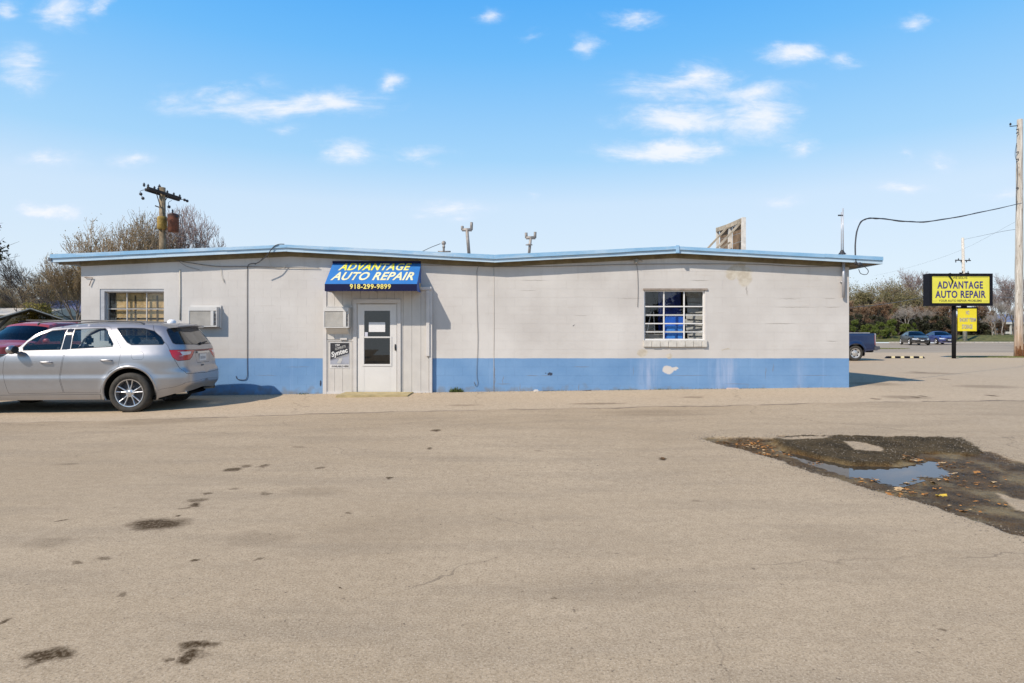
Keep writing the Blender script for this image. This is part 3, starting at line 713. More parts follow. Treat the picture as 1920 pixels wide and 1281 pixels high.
# ---- right window with brick sill
frw = window((WIN_R[0] + .02, WIN_R[1] - .03, 1.275, WIN_R[3] - .03), 3, [1.275 + .39, 1.275 + .79], WY + .03, .032, .026, FRW, extra=(1.275 + .195, 1.275 + .59))
mb = MB(); mb.box(WIN_R[0] - .005, WIN_R[1] + .03, WY - .03, WY + .19, WIN_R[3] - .028, WIN_R[3] + .012); mb.build('window_lintel', simple('rusty_lintel', (.30, .25, .21), .8, var=.3), shop)
mb = MB(); mb.box(WIN_R[0], WIN_R[0] + .018, WY + .0, WY + .2, WIN_R[2], WIN_R[3] - .03); mb.box(WIN_R[1] - .028, WIN_R[1] + .01, WY - .004, WY + .2, WIN_R[2], WIN_R[3] - .03); mb.box(WIN_R[0] + .02, WIN_R[1] - .03, WY + .031, WY + .2, WIN_R[2] + .001, 1.274); mb.build('window_casing', WHITE, shop)
SILL = simple('painted_sill_brick', (0.56, 0.53, 0.48), .8, var=.16, scale=7, bump=.4, bscale=30)
x = WIN_R[0] + .0; k = 0
while x < WIN_R[1] - .02:
    w = .195; j = random.Random(k).uniform(-.004, .004)
    mb = MB(); mb.bbox(x + .003, min(x + w, WIN_R[1] + .02) - .003, WY - .05 + j, WY + .02, 1.115 + j, 1.245 + j, .008); mb.build('sill_brick', SILL, shop); x += w; k += 1
mb = MB(); mb.bbox(WIN_R[0], WIN_R[1] + .02, WY - .04, WY + .03, 1.238, 1.272, .006); mb.build('window_sill', SILL, shop)

# things inside the room behind the right window
BLUEC = simple('blue_cabinet_paint', (0.03, 0.16, 0.72), .4, var=.15, scale=2, metal=0)
cab = thing('tool_cabinet', (3.95, WY + .45, .04), 'bright blue upright cabinet seen through the middle panes of the right window', 'cabinet')
mb = MB(); mb.bbox(3.70, 4.14, WY + .42, WY + .9, .05, 1.85, .01); mb.build('body', BLUEC, cab)
for i, (z0, z1) in enumerate(((.2, .75), (.77, 1.22), (1.30, 1.62))):
    for (a, b) in ((3.73, 3.97), (3.985, 4.11)):
        mb = MB(); mb.bbox(a, b, WY + .405, WY + .418, z0, z1, .004); mb.build('drawer', simple('blue_drawer', (0.08, 0.34, 1.0), .35, var=.1), cab)
mb = MB(); mb.bbox(3.66, 4.22, WY + .95, WY + 1.0, 1.5, 2.6, .01)
solo(mb, 'hanging_tarp', simple('blue_tarp', (0.02, 0.06, 0.42), .5, var=.5, scale=5), (3.9, WY + .95, 1.5), 'dark blue tarp hanging above the blue cabinet inside the right window', 'tarp')
lou = thing('storage_rack', (4.4, WY + .6, .04), 'stack of pale grey louvred sheets leaning inside the right panes of the window', 'panels')
for i in range(17):
    z = .3 + i * .135; mb = MB(); s = .03 * math.sin(i * 1.1)
    mb.add([(4.20 + s, WY + .36, z), (4.62, WY + .29, z - .02 + s), (4.62, WY + .34, z + .125), (4.20 + s, WY + .42, z + .13)], [(0, 1, 2, 3)])
    mb.build('sheet', simple('grey_sheet', (0.42, 0.41, 0.38), .6, var=.15, scale=4), lou)
ch = thing('folding_chair', (3.4, WY + .8, .04), 'white tubular garden chair behind the left panes of the right window', 'chair')
mb = MB(); mb.tube([(3.25, WY + .35, .05), (3.22, WY + .37, 1.3), (3.34, WY + .37, 1.95)], .012, 6); mb.tube([(3.55, WY + .40, .05), (3.44, WY + .37, 1.3), (3.40, WY + .37, 1.95)], .012, 6); mb.build('frame', simple('white_tube', (.65, .64, .6), .4), ch)
mb = MB(); mb.bbox(3.16, 3.66, WY + .30, WY + .7, 1.20, 1.24, .01); mb.bbox(3.18, 3.64, WY + .27, WY + .29, 1.28, 1.42, .006); mb.build('seat', simple('grey_web', (.34, .33, .30), .7), ch)

# ---- entrance enclosure of grooved boards
enc_y = WY - .065
BOARD = simple('white_board_paint', (0.55, 0.52, 0.48), .7, var=.07, scale=3, bump=.2, bscale=30)
mb = MB(); mb.box(ENC[0] + .03, DOORH[0], enc_y + .022, WY + .004, -.02, ENC[2]); mb.box(DOORH[1], ENC[1] - .03, enc_y + .022, WY + .004, -.02, ENC[2]); mb.box(DOORH[0], DOORH[1], enc_y + .022, WY + .004, DOORH[3], ENC[2]); mb.build('enclosure_sheathing', simple('shadow_gap', (.46, .43, .39), .9), shop)
bx = [ENC[0] + .09] + [(q - CX) / 80 for q in (629, 644, 661, 677, 693, 709, 725, 741, 757, 773, 790, 805)]
for a, b in zip(bx[:-1], bx[1:]):
    pieces = [(.06, ENC[2] - .01)]
    if a > -3.72 and b < -2.58: pieces = [(2.23, ENC[2] - .01)]
    elif b <= -3.69: pieces = [(.06, 1.27), (1.29, ENC[2] - .01)]
    for z0, z1 in pieces:
        mb = MB(); mb.bbox(a + .0015, b - .0015, enc_y, enc_y + .024, z0, z1, .003); mb.build('siding_board', BOARD, shop)
def trim(x0, x1, z0, z1, p=.02, name='trim_board', mat=WHITE): mb_ = MB(); mb_.bbox(x0, x1, enc_y - p, enc_y + .01, z0, z1, .004); return mb_.build(name, mat, shop)
trim(ENC[0], ENC[0] + .088, -.01, ENC[2]); trim(ENC[1] - .07, ENC[1], -.0, ENC[2]); trim(ENC[0] + .09, -3.71, .02, .075); trim(-2.56, ENC[1] - .072, .02, .075)
trim(ENC[0] + .09, -3.71, 1.245, 1.27, .012); trim(ENC[0] + .09, -3.71, 2.05, 2.075, .012); trim(ENC[0] + .09, ENC[0] + .11, .077, 1.243, .012); trim(-3.735, -3.712, .077, 1.243, .012)
mb = MB(); mb.box(ENC[0] + .02, ENC[0] + .05, enc_y + .01, WY, -.02, ENC[2] - .001); mb.box(ENC[1] - .05, ENC[1] - .002, enc_y + .01, WY, -.02, ENC[2] - .001); mb.box(ENC[0], ENC[1], enc_y - .02, WY - .001, ENC[2], ENC[2] + .02); mb.build('enclosure_return', WHITE, shop)
# square downpipe at the right edge
mb = MB(); mb.bbox(-2.0, -1.915, enc_y - .05, enc_y - .001, .9, 2.44, .008); mb.bbox(-2.14, -1.87, enc_y - .06, enc_y - .001, 2.445, 2.52, .008); mb.bbox(-1.985, -1.925, enc_y - .055, enc_y - .0505, 2.30, 2.36, .0); mb.build('corner_trim', WHITE, shop)
# door with casing
door_x0, door_x1, door_z1 = (672 - CX) / 80, (745 - CX) / 80, CZ + (HY - 571) / 80
mb = MB(); cw = .1
mb.bbox(door_x0 - cw, door_x0 - .012, enc_y - .035, enc_y + .02, .0, door_z1 + .02, .006); mb.bbox(door_x1 + .012, door_x1 + cw, enc_y - .035, enc_y + .02, .0, door_z1 + .02, .006); mb.bbox(door_x0 - cw, door_x1 + cw, enc_y - .036, enc_y + .02, door_z1 + .021, door_z1 + .12, .006)
mb.build('door_frame', WHITE, shop)
gx0, gx1 = (684.5 - CX) / 80, (732.5 - CX) / 80; gz0, gzm, gz1 = CZ + (HY - 682.5) / 80, CZ + (HY - 632.5) / 80, CZ + (HY - 583) / 80
dy0 = enc_y - .012; mb = MB()
mb.bbox(door_x0, gx0, dy0, dy0 + .035, .06, door_z1, .004); mb.bbox(gx1, door_x1, dy0, dy0 + .035, .06, door_z1, .004); mb.box(gx0, gx1, dy0 + .002, dy0 + .035, gz1, door_z1); mb.box(gx0, gx1, dy0 + .002, dy0 + .035, .06, gz0)
mb.bbox(gx0 - .045, gx1 + .045, dy0 - .01, dy0 + .003, gz0 - .05, gz0 - .001, .004); mb.bbox(gx0 - .045, gx0 - .001, dy0 - .01, dy0 + .003, gz0, gzm + .02, .004); mb.bbox(gx1 + .001, gx1 + .045, dy0 - .01, dy0 + .003, gz0, gzm + .02, .004); mb.bbox(gx0, gx1, dy0 - .01, dy0 + .03, gzm - .018, gzm + .018, .004)
door = mb.build('door', DOORW, shop, origin=(0, WY, 0)); door['_o'] = [0, WY, 0]
DGL = glass_mat('door_glass', (0.60, 0.62, 0.66), 1.7, .0)
for (z0, z1) in ((gz0, gzm - .018), (gzm + .018, gz1)):
    mb = MB(); mb.add([(gx0, dy0 + .006, z0), (gx1, dy0 + .0085, z0), (gx1, dy0 + .0185, z1), (gx0, dy0 + .013, z1)], [(0, 1, 2, 3)]); mb.build('pane', DGL, door)
mb = MB(); hx = (742.5 - CX) / 80; mb.ball((hx, dy0 - .03, CZ + (HY - 651) / 80), (.016, .022, .08)); mb.box(hx - .014, hx + .014, dy0 - .012, dy0 - .001, CZ - .46, CZ - .32); mb.build('handle', simple('black_handle', (.02, .02, .02), .4), door, smooth=True)
mb = MB(); mb.box((693 - CX) / 80, (723.5 - CX) / 80, dy0 - .004, dy0 - .002, CZ + (HY - 622.5) / 80, CZ + (HY - 604.5) / 80); mb.build('paper_notice', simple('paper', (.72, .71, .70), .8, var=.03), door)
mb = MB(); mb.box((685.5 - CX) / 80, (691 - CX) / 80, dy0 - .002, dy0 - .0005, CZ + (HY - 631) / 80, CZ + (HY - 623) / 80); mb.build('sticker', simple('sticker_paper', (.55, .55, .62), .6), door)
mb = MB(); mb.tube(spline([((685 - CX) / 80, enc_y + .35, 2.27), ((700 - CX) / 80, enc_y + .36, 2.25), ((704 - CX) / 80, enc_y + .36, 2.2), ((712 - CX) / 80, enc_y + .36, 2.27), ((722 - CX) / 80, enc_y + .36, 2.36)]), .018, 6)
solo(mb, 'hanging_hose', simple('pale_hose', (.55, .54, .5), .5), ((704 - CX) / 80, enc_y + .36, 2.2), 'pale looped hose hanging behind the upper glass of the entrance door', 'hose', smooth=True)
mb = MB(); mb.prism([((713 - CX) / 80, 2.02), ((718 - CX) / 80, 2.02), ((720 - CX) / 80, 2.36), ((715 - CX) / 80, 2.36)], enc_y + .45, enc_y + .47)
solo(mb, 'blue_cloth', simple('blue_rag', (.06, .10, .45), .8), ((715 - CX) / 80, enc_y + .46, 2.02), 'narrow blue cloth hanging behind the upper glass of the entrance door', 'cloth')
# doorstep
mb = MB(); mb.bbox(-3.88, -2.29, WY - .88, WY - .09, -.05, .075, .012)
solo(mb, 'doorstep', simple('yellowish_concrete', (0.40, 0.32, 0.17), .9, var=.2, scale=6, bump=.5, bscale=60), (-3.1, WY - .35, -.03), 'low worn concrete slab lying on the ground before the entrance door', 'doorstep')
mb = MB(); mb.box(-2.5, -1.95, WY - .12, WY - .07, -.04, .02); mb.box(-4.35, -3.9, WY - .12, WY - .07, -.05, .0)
mb.build('foundation_ledge', simple('mossy_ledge', (0.20, 0.18, 0.08), .9, var=.5, scale=12), shop)

# poster left of the door
pz0, pz1 = CZ + (HY - 683) / 80, CZ + (HY - 643) / 80; pxa, pxb = (621 - CX) / 80, (656 - CX) / 80; py0 = enc_y - .006
poster = thing('poster', ((pxa + pxb) / 2, py0, pz0 - .07), 'faded black and white oil poster on the boards left of the entrance door', 'poster')
mb = MB(); mb.box(pxa - .01, pxb + .01, py0, py0 + .005, pz0 - .09, pz1 + .01); mb.build('backing', simple('poster_white', (.66, .64, .62), .6, var=.04), poster)
m, N = new_mat('poster_print'); p = N.pos(); px_, _, pz_ = N.sep(p)
dg_ = N.math('ADD', N.math('SUBTRACT', pz_, N.math('MULTIPLY', px_, .35)), 0)
k0 = pz0 + .17 - .35 * ((pxa + pxb) / 2)
c = N.mix(N.mr(dg_, k0 - .03, k0 + .03), (0.36, 0.37, 0.42), (0.022, 0.022, 0.026)); c = N.mix(N.mr(N.noise(p, 12, 3), .5, .7, 0, .5), c, (.2, .2, .23))
finish(m, N, c, .5); mb = MB(); mb.box(pxa, pxb, py0 - .003, py0 - .0005, pz0, pz1); mb.build('print', m, poster)
PW = simple('poster_ink_white', (.68, .67, .65), .5, var=.08); PG = simple('poster_ink_grey', (.45, .44, .42), .5); PK = simple('poster_ink_dark', (.10, .09, .085), .5)
ux, uy = (1, 0, 0), (0, 0, 1); cxp = (pxa + pxb) / 2; rt = R(17)
text_mesh('The', 'lettering', .11, .05, (cxp - .05, py0 - .003, pz1 - .05), ux, uy, PW, poster, .3, .03, rot=rt)
text_mesh('COMPLETE', 'lettering', .26, .055, (cxp + .02, py0 - .003, pz1 - .11), ux, uy, PG, poster, .2, .03, rot=rt)
text_mesh('Syntec', 'lettering', .40, .155, (cxp + .0, py0 - .003, pz1 - .235), ux, uy, PW, poster, .2, .035, rot=rt)
text_mesh('PROTECTION', 'lettering', .28, .04, (cxp + .06, py0 - .003, pz1 - .325), ux, uy, PG, poster, .2, .03, rot=rt)
mb = MB(); mb.prism([(cxp - .07, pz0 + .02), (cxp + .02, pz0 + .02), (cxp + .08, pz0 + .14), (cxp + .0, pz0 + .15)], py0 - .006, py0 - .0045); mb.build('bottle_picture', PG, poster)
text_mesh('AVAILABLE HERE', 'lettering', .40, .045, (cxp + .01, py0 - .001, pz0 - .045), ux, uy, PK, poster, .0, .025)

# ---- awning
AWB = simple('awning_blue_vinyl', (0.028, 0.165, 0.45), .5, var=.10, scale=2); AWN = simple('awning_navy_vinyl', (0.006, 0.009, 0.05), .6, var=.1, Specular_IOR_Level=.2)
ay = .62; ax0, ax1 = -4.20, -2.132; zt_, zl, zv = 3.125, 2.545, 2.385
aw = thing('awning', ((ax0 + ax1) / 2, WY, zv), 'sloping blue vinyl awning with shop name over the entrance door', 'awning')
ztop2 = zt_ - .05; ys_ = WY - ay; k = (zl - ztop2) / ay
mb = MB(); mb.prism([(WY - .001, ztop2), (ys_, zl), (ys_ + .004, zl - .012), (WY - .001, ztop2 - .02)], ax0, ax1, axis='x'); mb.build('canopy', AWB, aw)
mb = MB(); mb.box(ax0, ax1, WY - .03, WY - .001, ztop2 + .001, zt_); mb.build('head_band', AWN, aw)
mb = MB(); mb.box(ax0, ax1, ys_ - .004, ys_, zv, zl); mb.build('valance', AWN, aw)
for (xa, xb) in ((ax0, ax0 + .004), (ax1 - .004, ax1)):
    mb = MB(); mb.prism([(WY - .002, ztop2 - .022), (ys_ + .006, zl - .014), (ys_ + .002, zv), (WY - .002, zv)], xa, xb, axis='x'); mb.build('side_panel', simple('awning_side_vinyl', (0.02, 0.10, 0.42), .4), aw)
mb = MB()
for xx in (ax0 + .02, (ax0 + ax1) / 2, ax1 - .02): mb.beam((xx, WY - .01, ztop2 - .05), (xx, ys_ + .02, zl - .04), .02, .02); mb.beam((xx, WY - .01, zv + .02), (xx, ys_ + .02, zv + .02), .02, .02)
mb.beam((ax0, ys_ + .02, zv + .02), (ax1, ys_ + .02, zv + .02), .02, .02); mb.build('frame', simple('awning_frame', (.45, .45, .42), .5), aw)
mb = MB(); mb.prism([(WY - .05, 2.40), (WY - .30, 2.52), (WY - .30, 2.60), (WY - .05, 2.60)], ax1 + .001, ax1 + .004, axis='x'); mb.build('torn_patch', simple('tan_patch', (.45, .38, .25), .8), aw)
slope = Vector((0, WY - ys_, ztop2 - zl)).normalized()
def on_slope(py):
    best = min((abs(CX * 0 + HY - (CZ * 0 + (ztop2 + (zl - ztop2) * t - CZ) * FOC / (WY - ay * t)) - py), t) for t in [i / 400 for i in range(401)]); t = best[1]
    return WY - ay * t, ztop2 + (zl - ztop2) * t
YEL = simple('yellow_lettering', (0.78, 0.70, 0.06), .5, var=.15, scale=3); CRM = simple('cream_lettering', (0.72, 0.68, 0.42), .5, var=.12, scale=3); LSH = simple('lettering_outline', (0.01, 0.015, 0.06), .5)
def awtext(s, x0, x1, ya, yb, mat, shear, bold, **kw):
    (y1_, z1_), (y2_, z2_) = on_slope(ya), on_slope(yb); hh = math.hypot(y1_ - y2_, z1_ - z2_); c = (((x0 + x1) / 2 - CX) * ((y1_ + y2_) / 2) / FOC, (y1_ + y2_) / 2, (z1_ + z2_) / 2); w = (x1 - x0) * c[1] / FOC
    text_mesh(s, 'lettering_edge', w + .03, hh + .03, (c[0] + .008, c[1], c[2] - .006), (1, 0, 0), slope, LSH, aw, shear, bold + .03, depth=.003, **kw)
    text_mesh(s, 'lettering', w, hh, c, (1, 0, 0), slope, mat, aw, shear, bold, depth=.006, **kw)
m, N = new_mat('yellow_cream_lettering'); p = N.pos(); px_, _, pz_ = N.sep(p)
c = N.mix(N.mr(N.noise(N.vm('MULTIPLY', p, (4, 1, 1)), 1.2, 2), .40, .58), (0.80, 0.72, 0.05), (0.70, 0.68, 0.40)); finish(m, N, c, .5); YC = m
awtext('ADVANTAGE', 636, 771, 492.5, 507.5, YC, .28, .028, spacing=1.08)
awtext('AUTO REPAIR', 622, 776, 510.5, 526, CRM, .28, .028, spacing=1.05)
zc_ = CZ + (HY - 537.3) / (FOC / ys_); s_ = FOC / ys_
text_mesh('918-299-9899', 'lettering', 77 / s_, 9.5 / s_, ((694.5 - CX) / s_, ys_ - .004, zc_), (1, 0, 0), (0, 0, 1), simple('gold_numbers', (.80, .68, .18), .5), aw, 0, .03, spacing=1.1)

# ---- air conditioners
def ac(x0, x1, z0, z1, yb, dep, label, grille_dark, rail=True):
    t = thing('air_conditioner', ((x0 + x1) / 2, yb, z0), label, 'air conditioner', 'air conditioners on the front wall')
    y0 = yb - dep; f = .03; w = x1 - x0; h = z1 - z0; gx = x1 - w * .22
    mb = MB(); mb.bbox(x0, x1, y0 + .03, yb, z0, z1, .008)
    for (a, b, c_, d_) in ((x0, x1, z1 - h * .2, z1), (x0, x1, z0, z0 + .03), (x0, x0 + .03, z0 + .03, z1 - h * .2), (gx, gx + .07, z0 + .03, z1 - h * .2), (x1 - .02, x1, z0 + .03, z1 - h * .2)): mb.bbox(a, b, y0, y0 + .03, c_, d_, .004)
    mb.build('housing', ACW, t)
    n = 13
    mb = MB(); mb.box(x0 + .03, gx, y0 + .026, y0 + .032, z0 + .03, z1 - h * .2); mb.build('grille_back', simple('grille_back', (.22, .21, .19), .8), t)
    for i in range(n):
        zc = z0 + .04 + (h * .8 - .05) * i / n; mb = MB(); mb.beam((x0 + .031, y0 + .014, zc + .006), (gx - .001, y0 + .014, zc + .006), .012, .014, up=(0, .5, 1)); mb.build('louvre', simple('louvre_' + grille_dark, (.50, .48, .44) if grille_dark == 'pale' else (.40, .385, .355), .6), t)
    for i in range(3):
        zc = z0 + .05 + (h * .8 - .09) * i / 3; mb = MB(); mb.box(gx + .078, x1 - .026, y0 + .012, y0 + .03, zc, zc + (h * .8 - .09) / 3 - .02); mb.build('vent', simple('vent_dark', (.05, .05, .055), .6), t)
    return t
t = ac(-7.50, -6.835, 1.585, 2.05, WY - .004, .17, 'white window air conditioner set in the wall above the silver suv', 'dark')
mb = MB(); mb.bbox(-7.53, -6.80, WY - .025, WY - .003, 2.052, 2.09, .004); mb.bbox(-6.832, -6.80, WY - .05, WY - .003, 1.56, 2.05, .004); mb.build('flange', ACW, t)
t = ac(-4.345, -3.76, 1.56, 2.035, enc_y - .001, .19, 'white window air conditioner beside the entrance door above the poster', 'pale')
mb = MB(); mb.prism([(enc_y - .001, 1.555), (enc_y - .15, 1.555), (enc_y - .10, 1.50), (enc_y - .001, 1.42)], -4.30, -3.80, axis='x'); mb.build('drip_tray', ACW, t)
mb = MB(); mb.bbox(-4.0, -3.84, enc_y - .04, enc_y - .001, 1.28, 1.33, .004); mb.build('bracket', WHITE, t)

# ---- cables, conduits, lamps on the wall
BLKC = simple('black_cable', (.03, .03, .035), .6); GRYC = simple('weathered_cable', (.16, .15, .14), .7); TANC = simple('tan_pipe', (.48, .45, .38), .7)
def wallpts(pts, off=.012): return [((a - CX) / 80, WY - off, CZ + (HY - b) / 80) for a, b in pts]
def cable(pts, r, mat, label, name='wall_cable', cat='cable', off=.016, group=None):
    q = wallpts(pts, off); mb = MB(); mb.tube(spline(q, 5), r * .78, 5); return solo(mb, name, mat, min(q, key=lambda v_: v_[2]), label, cat, group, smooth=True)
cable([(332, 488), (350, 492), (400, 499), (430, 500), (480, 500), (540, 502), (600, 503)], .010, GRYC, 'grey cable sagging under the eave between left window and awning', off=.03)
cable([(336, 490), (352, 500), (375, 506)], .006, GRYC, 'short loose wire end hanging under the eave above the left window', off=.03)
cable([(415, 503), (417, 520), (421, 530), (419, 522)], .006, TANC, 'short curled tan wire hanging below the eave left of the black cord', off=.02)
cable([(523, 458), (510, 466), (497, 480), (484, 493), (470, 495), (465, 500), (464, 520), (464, 600), (464, 680), (464, 705), (459, 712), (446, 711), (443, 705)], .009, BLKC, 'black cord running from the roof edge down the wall beside the suv', off=.014)
cable([(790, 497), (850, 498), (926, 500), (1010, 500), (1100, 498), (1180, 496), (1300, 495), (1420, 496), (1500, 500), (1590, 499)], .008, GRYC, 'long dark cable along the wall under the right eave', off=.028)
cable([(920, 494), (905, 495), (895, 505), (894, 540), (895, 600), (896, 640), (894, 700), (896, 718), (892, 724), (889, 716)], .006, GRYC, 'thin cord with hooked end hanging on the wall right of the awning')
cable([(1193, 492), (1195, 510), (1196, 545), (1195, 576)], .006, GRYC, 'thin cord hanging from the lamp socket left of the right window')
cable([(503, 478), (510, 500), (528, 503), (540, 496)], .005, TANC, 'thin drooping tan wire just left of the awning top', off=.02)
mb = MB(); mb.tube(wallpts([(338, 505), (338.5, 560), (338, 600)]), .013, 8); solo(mb, 'conduit', TANC, ((338 - CX) / 80, WY, 1.7), 'tan vertical pipe on the wall between left window and air conditioner', 'pipe', smooth=True)
mb = MB(); mb.tube(wallpts([(926, 495), (926.5, 600), (926, 672), (926, 737)], .002), .007, 6); mb.build('expansion_joint', simple('joint_filler', (.42, .38, .33), .9), shop, smooth=True)
mb = MB(); mb.tube(wallpts([(1579, 483), (1579, 558)], .06), .035, 12); mb.box((1575 - CX) / 80, (1583 - CX) / 80, WY - .06, WY - .001, CZ + (HY - 530) / 80, CZ + (HY - 528) / 80)
solo(mb, 'conduit', simple('galvanised_pipe', (.42, .43, .46), .45, metal=.4), ((1579 - CX) / 80, WY - .06, 2.27), 'grey metal conduit on the wall under the right end of the eave', 'pipe', smooth=True)
mb = MB(); lx, lz = (1193 - CX) / 80, CZ + (HY - 489) / 80
mb.tube([(lx, WY - .001, lz), (lx, WY - .07, lz - .01)], [.05, .05], 10); mb.ball((lx - .02, WY - .10, lz - .05), .03); mb.tube([(lx - .14, WY - .04, lz), (lx, WY - .05, lz + .03), (lx + .14, WY - .04, lz - .01)], .008, 5)
solo(mb, 'lamp_socket', simple('old_socket', (.35, .32, .27), .7), (lx, WY, lz - .05), 'old double lamp socket on the wall left of the right window', 'lamp', smooth=True)
mb = MB(); q = wallpts([(160, 520), (175, 521), (171, 530), (169, 536)], .03); mb.tube([(q[0][0], WY, q[0][2])] + q, .01, 5); solo(mb, 'wall_bracket', simple('rusty_hook', (.30, .22, .18), .8), q[-1], 'small rusty hook sticking out of the wall left of the left window', 'bracket')

# service drop from the pole to the roof corner
def sky_cable(pts, r, label, name='service_cable', n=6, tw=False, mat=None):
    q = [W(*p_) for p_ in pts]; s = spline(q, n); mb_ = MB(); mb_.tube(s, r, 5)
    if tw: mb_.tube([p_ + Vector((0, .01, .012 * math.sin(i * .9))) for i, p_ in enumerate(s)], r * .8, 5); 
    return solo(mb_, name, mat or BLKC, tuple(min(q, key=lambda v_: v_.z)), label, 'cable', smooth=True)
sky_cable([(1605, 497, 14.15), (1604, 480, 14.15), (1604, 455, 14.2), (1608, 430, 14.3), (1617, 414, 14.4), (1632, 409.5, 14.6), (1655, 410.5, 15), (1700, 415.5, 16), (1740, 415.5, 17), (1800, 406, 19), (1860, 393.5, 22), (1916, 381, 34.6)], .016, 'thick black service cable rising from the right roof corner towards the pole', tw=True)
sky_cable([(1608, 497, 14.15), (1620, 500, 14.1), (1628, 508, 14.1), (1624, 515, 14.1), (1614, 513, 14.1), (1610, 505, 14.1)], .008, 'black loop of spare cable under the right roof corner', 'cable_loop')
mb = MB(); q = W(1612, 496, 14.12); mb.ball((q.x, q.y, q.z), (.06, .03, .05)); mb.ball((q.x - .09, q.y, q.z + .03), (.04, .03, .04)); mb.tube([(q.x - .1, q.y, q.z + .03), (q.x + .08, q.y, q.z - .04)], .02, 6)
solo(mb, 'cable_clamp', BLKC, tuple(q), 'black insulated splice hanging under the right roof corner', 'clamp', smooth=True)

# ---- roof furniture
RST = simple('rusty_pipe', (.30, .27, .24), .6, var=.35, scale=8, metal=.3)
def vent(pts, r, label, prongs, cap=None):
    t = thing('vent_pipe', tuple(pts[0]), label, 'vent pipe', 'vent pipes on the roof'); mb = MB(); mb.tube(pts, r, 10); mb.build('pipe', RST, t, smooth=True)
    e = Vector(pts[-1]); mb = MB(); mb.tube([e + Vector((-.13, 0, 0)), e + Vector((.13, 0, .0))], .045, 8)
    for s, h in prongs: mb.tube([e + Vector((s * .12, 0, -.01)), e + Vector((s * .125, 0, h))], .038, 8)
    mb.build('cap', RST, t, smooth=True)
    if cap: mb = MB(); mb.lathe([(0.0, cap + .03), (.02, cap + .03), (.1, cap), (.1, cap - .01), (.02, cap - .01)], 14, (pts[0][0], pts[0][1], 0), 'z'); mb.build('collar', RST, t)
    return t
vent([W(879.5, 478, 16.5), W(875.5, 431, 16.5)], .045, 'tall leaning vent pipe with forked cap near the roof valley', ((-1, .10), (1, .20)))
vent([W(992, 476, 17), W(995, 446, 17)], .04, 'short vent pipe with forked cap and round collar on the roof', ((-1, .14), (1, .16)), cap=W(993, 459, 17).z)
mb = MB(); q = W(832, 474, 16); e = W(832, 456, 16); mb.tube([q, e], .03, 6); mb.ball((e.x, e.y, e.z), (.06, .05, .06)); mb.ball((e.x, e.y, e.z - .1), (.04, .05, .05)); mb.tube([q + Vector((-.15, 0, .03)), q + Vector((.18, 0, .03))], .02, 6)
solo(mb, 'roof_hook', RST, tuple(q), 'small rusty fitting standing on the roof above the awning', 'fitting', smooth=True)
sky_cable([(791, 472, 16), (808, 464, 16), (826, 457, 16)], .008, 'thin slanting stay wire on the roof above the awning', 'stay_wire')
mast = thing('service_mast', tuple(W(1579, 478, 14.4)), 'slim grey twin mast rising through the right end of the roof', 'mast'); mb = MB()
mb.tube([W(1577.5, 478, 14.4), W(1577.5, 398, 14.4)], .011, 6); mb.tube([W(1581, 478, 14.4), W(1580.6, 391, 14.4)], .013, 6); mb.build('pole', simple('mast_metal', (.50, .50, .52), .4, metal=.3), mast, smooth=True)
mb = MB(); e = W(1577, 404, 14.4); mb.beam(e + Vector((-.07, 0, 0)), e + Vector((.05, 0, .0)), .02, .03); mb.build('clamp', BLKC, mast); q = W(1579, 477, 14.4); mb = MB(); mb.lathe([(.09, 0), (.05, .05), (.03, .1)], 12, (q.x, q.y, q.z), 'z'); mb.build('boot', BLKC, mast)
# cable on the roof above left gable
sky_cable([(478, 496, 14.12), (497, 483, 14.1), (512, 464, 14.1), (522, 458.5, 14.1), (533, 458, 14.2)], .010, 'black lead looping over the roof edge near the left ridge', 'roof_lead')

# old billboard seen edge on
WD = simple('weathered_wood', (.34, .29, .22), .9, var=.35, scale=5, bump=.4, bscale=30); WDW = simple('flaking_white_wood', (.58, .54, .48), .9, var=.22, scale=6, bump=.4, bscale=30)
bb = thing('rooftop_billboard', (6.7, 19, 3.4), 'old wooden billboard frame seen edge on above the right ridge', 'billboard')
def pt(px, py, D): return W(px, py, D)
Dl, Dm, Dr = 19.8, 18.9, 18.0
xs3 = [(1345.5, Dl, 427), (1369, Dm, 419), (1394, Dr, 408)]
for (a, D_, tp) in xs3:
    b0 = pt(a, 490, D_); b1 = pt(a, tp, D_); mb = MB(); w = .085 if D_ > 19 else .11; mb.beam((b0.x, b0.y, 3.2), b1, w, .09, up=(0, 1, 0)); mb.build('post', WDW, bb)
zt3 = [pt(a, t_ + 3, D_) for a, D_, t_ in xs3]
for i in range(2): mb = MB(); mb.beam(zt3[i] + Vector((-.03, -.02, -.03)), zt3[i + 1] + Vector((-.03, .02, -.03)), .07, .13); mb.build('rail', WD, bb)
for i in range(2):
    a, b = zt3[i], zt3[i + 1]; nb_ = 6
    for j in range(nb_):
        z1 = a.z - .08 - j * .26; mb = MB(); mb.box(0, 0, 0, 0, 0, 0); mb = MB()
        mb.beam((a.x + .07, a.y - .05, z1 - .12), (b.x + .07, b.y + .05, z1 - .12), .02, .25); mb.build('board', simple('dark_brown_board', (.16, .11, .07), .9, var=.5, scale=4), bb)
for (a, b) in (((1366, 424, 18.9), (1325, 468, 18.8)), ((1391, 415, 18.1), (1342, 468, 18.0)), ((1368, 455, 18.7), (1345, 470, 18.6))):
    p0, p1 = pt(*a), pt(*b); dd = (p1 - p0).normalized(); p1 = p1 + dd * .55; mb = MB(); mb.beam(p0, p1, .05, .09, up=(0, 1, 0)); mb.build('brace', WD, bb)


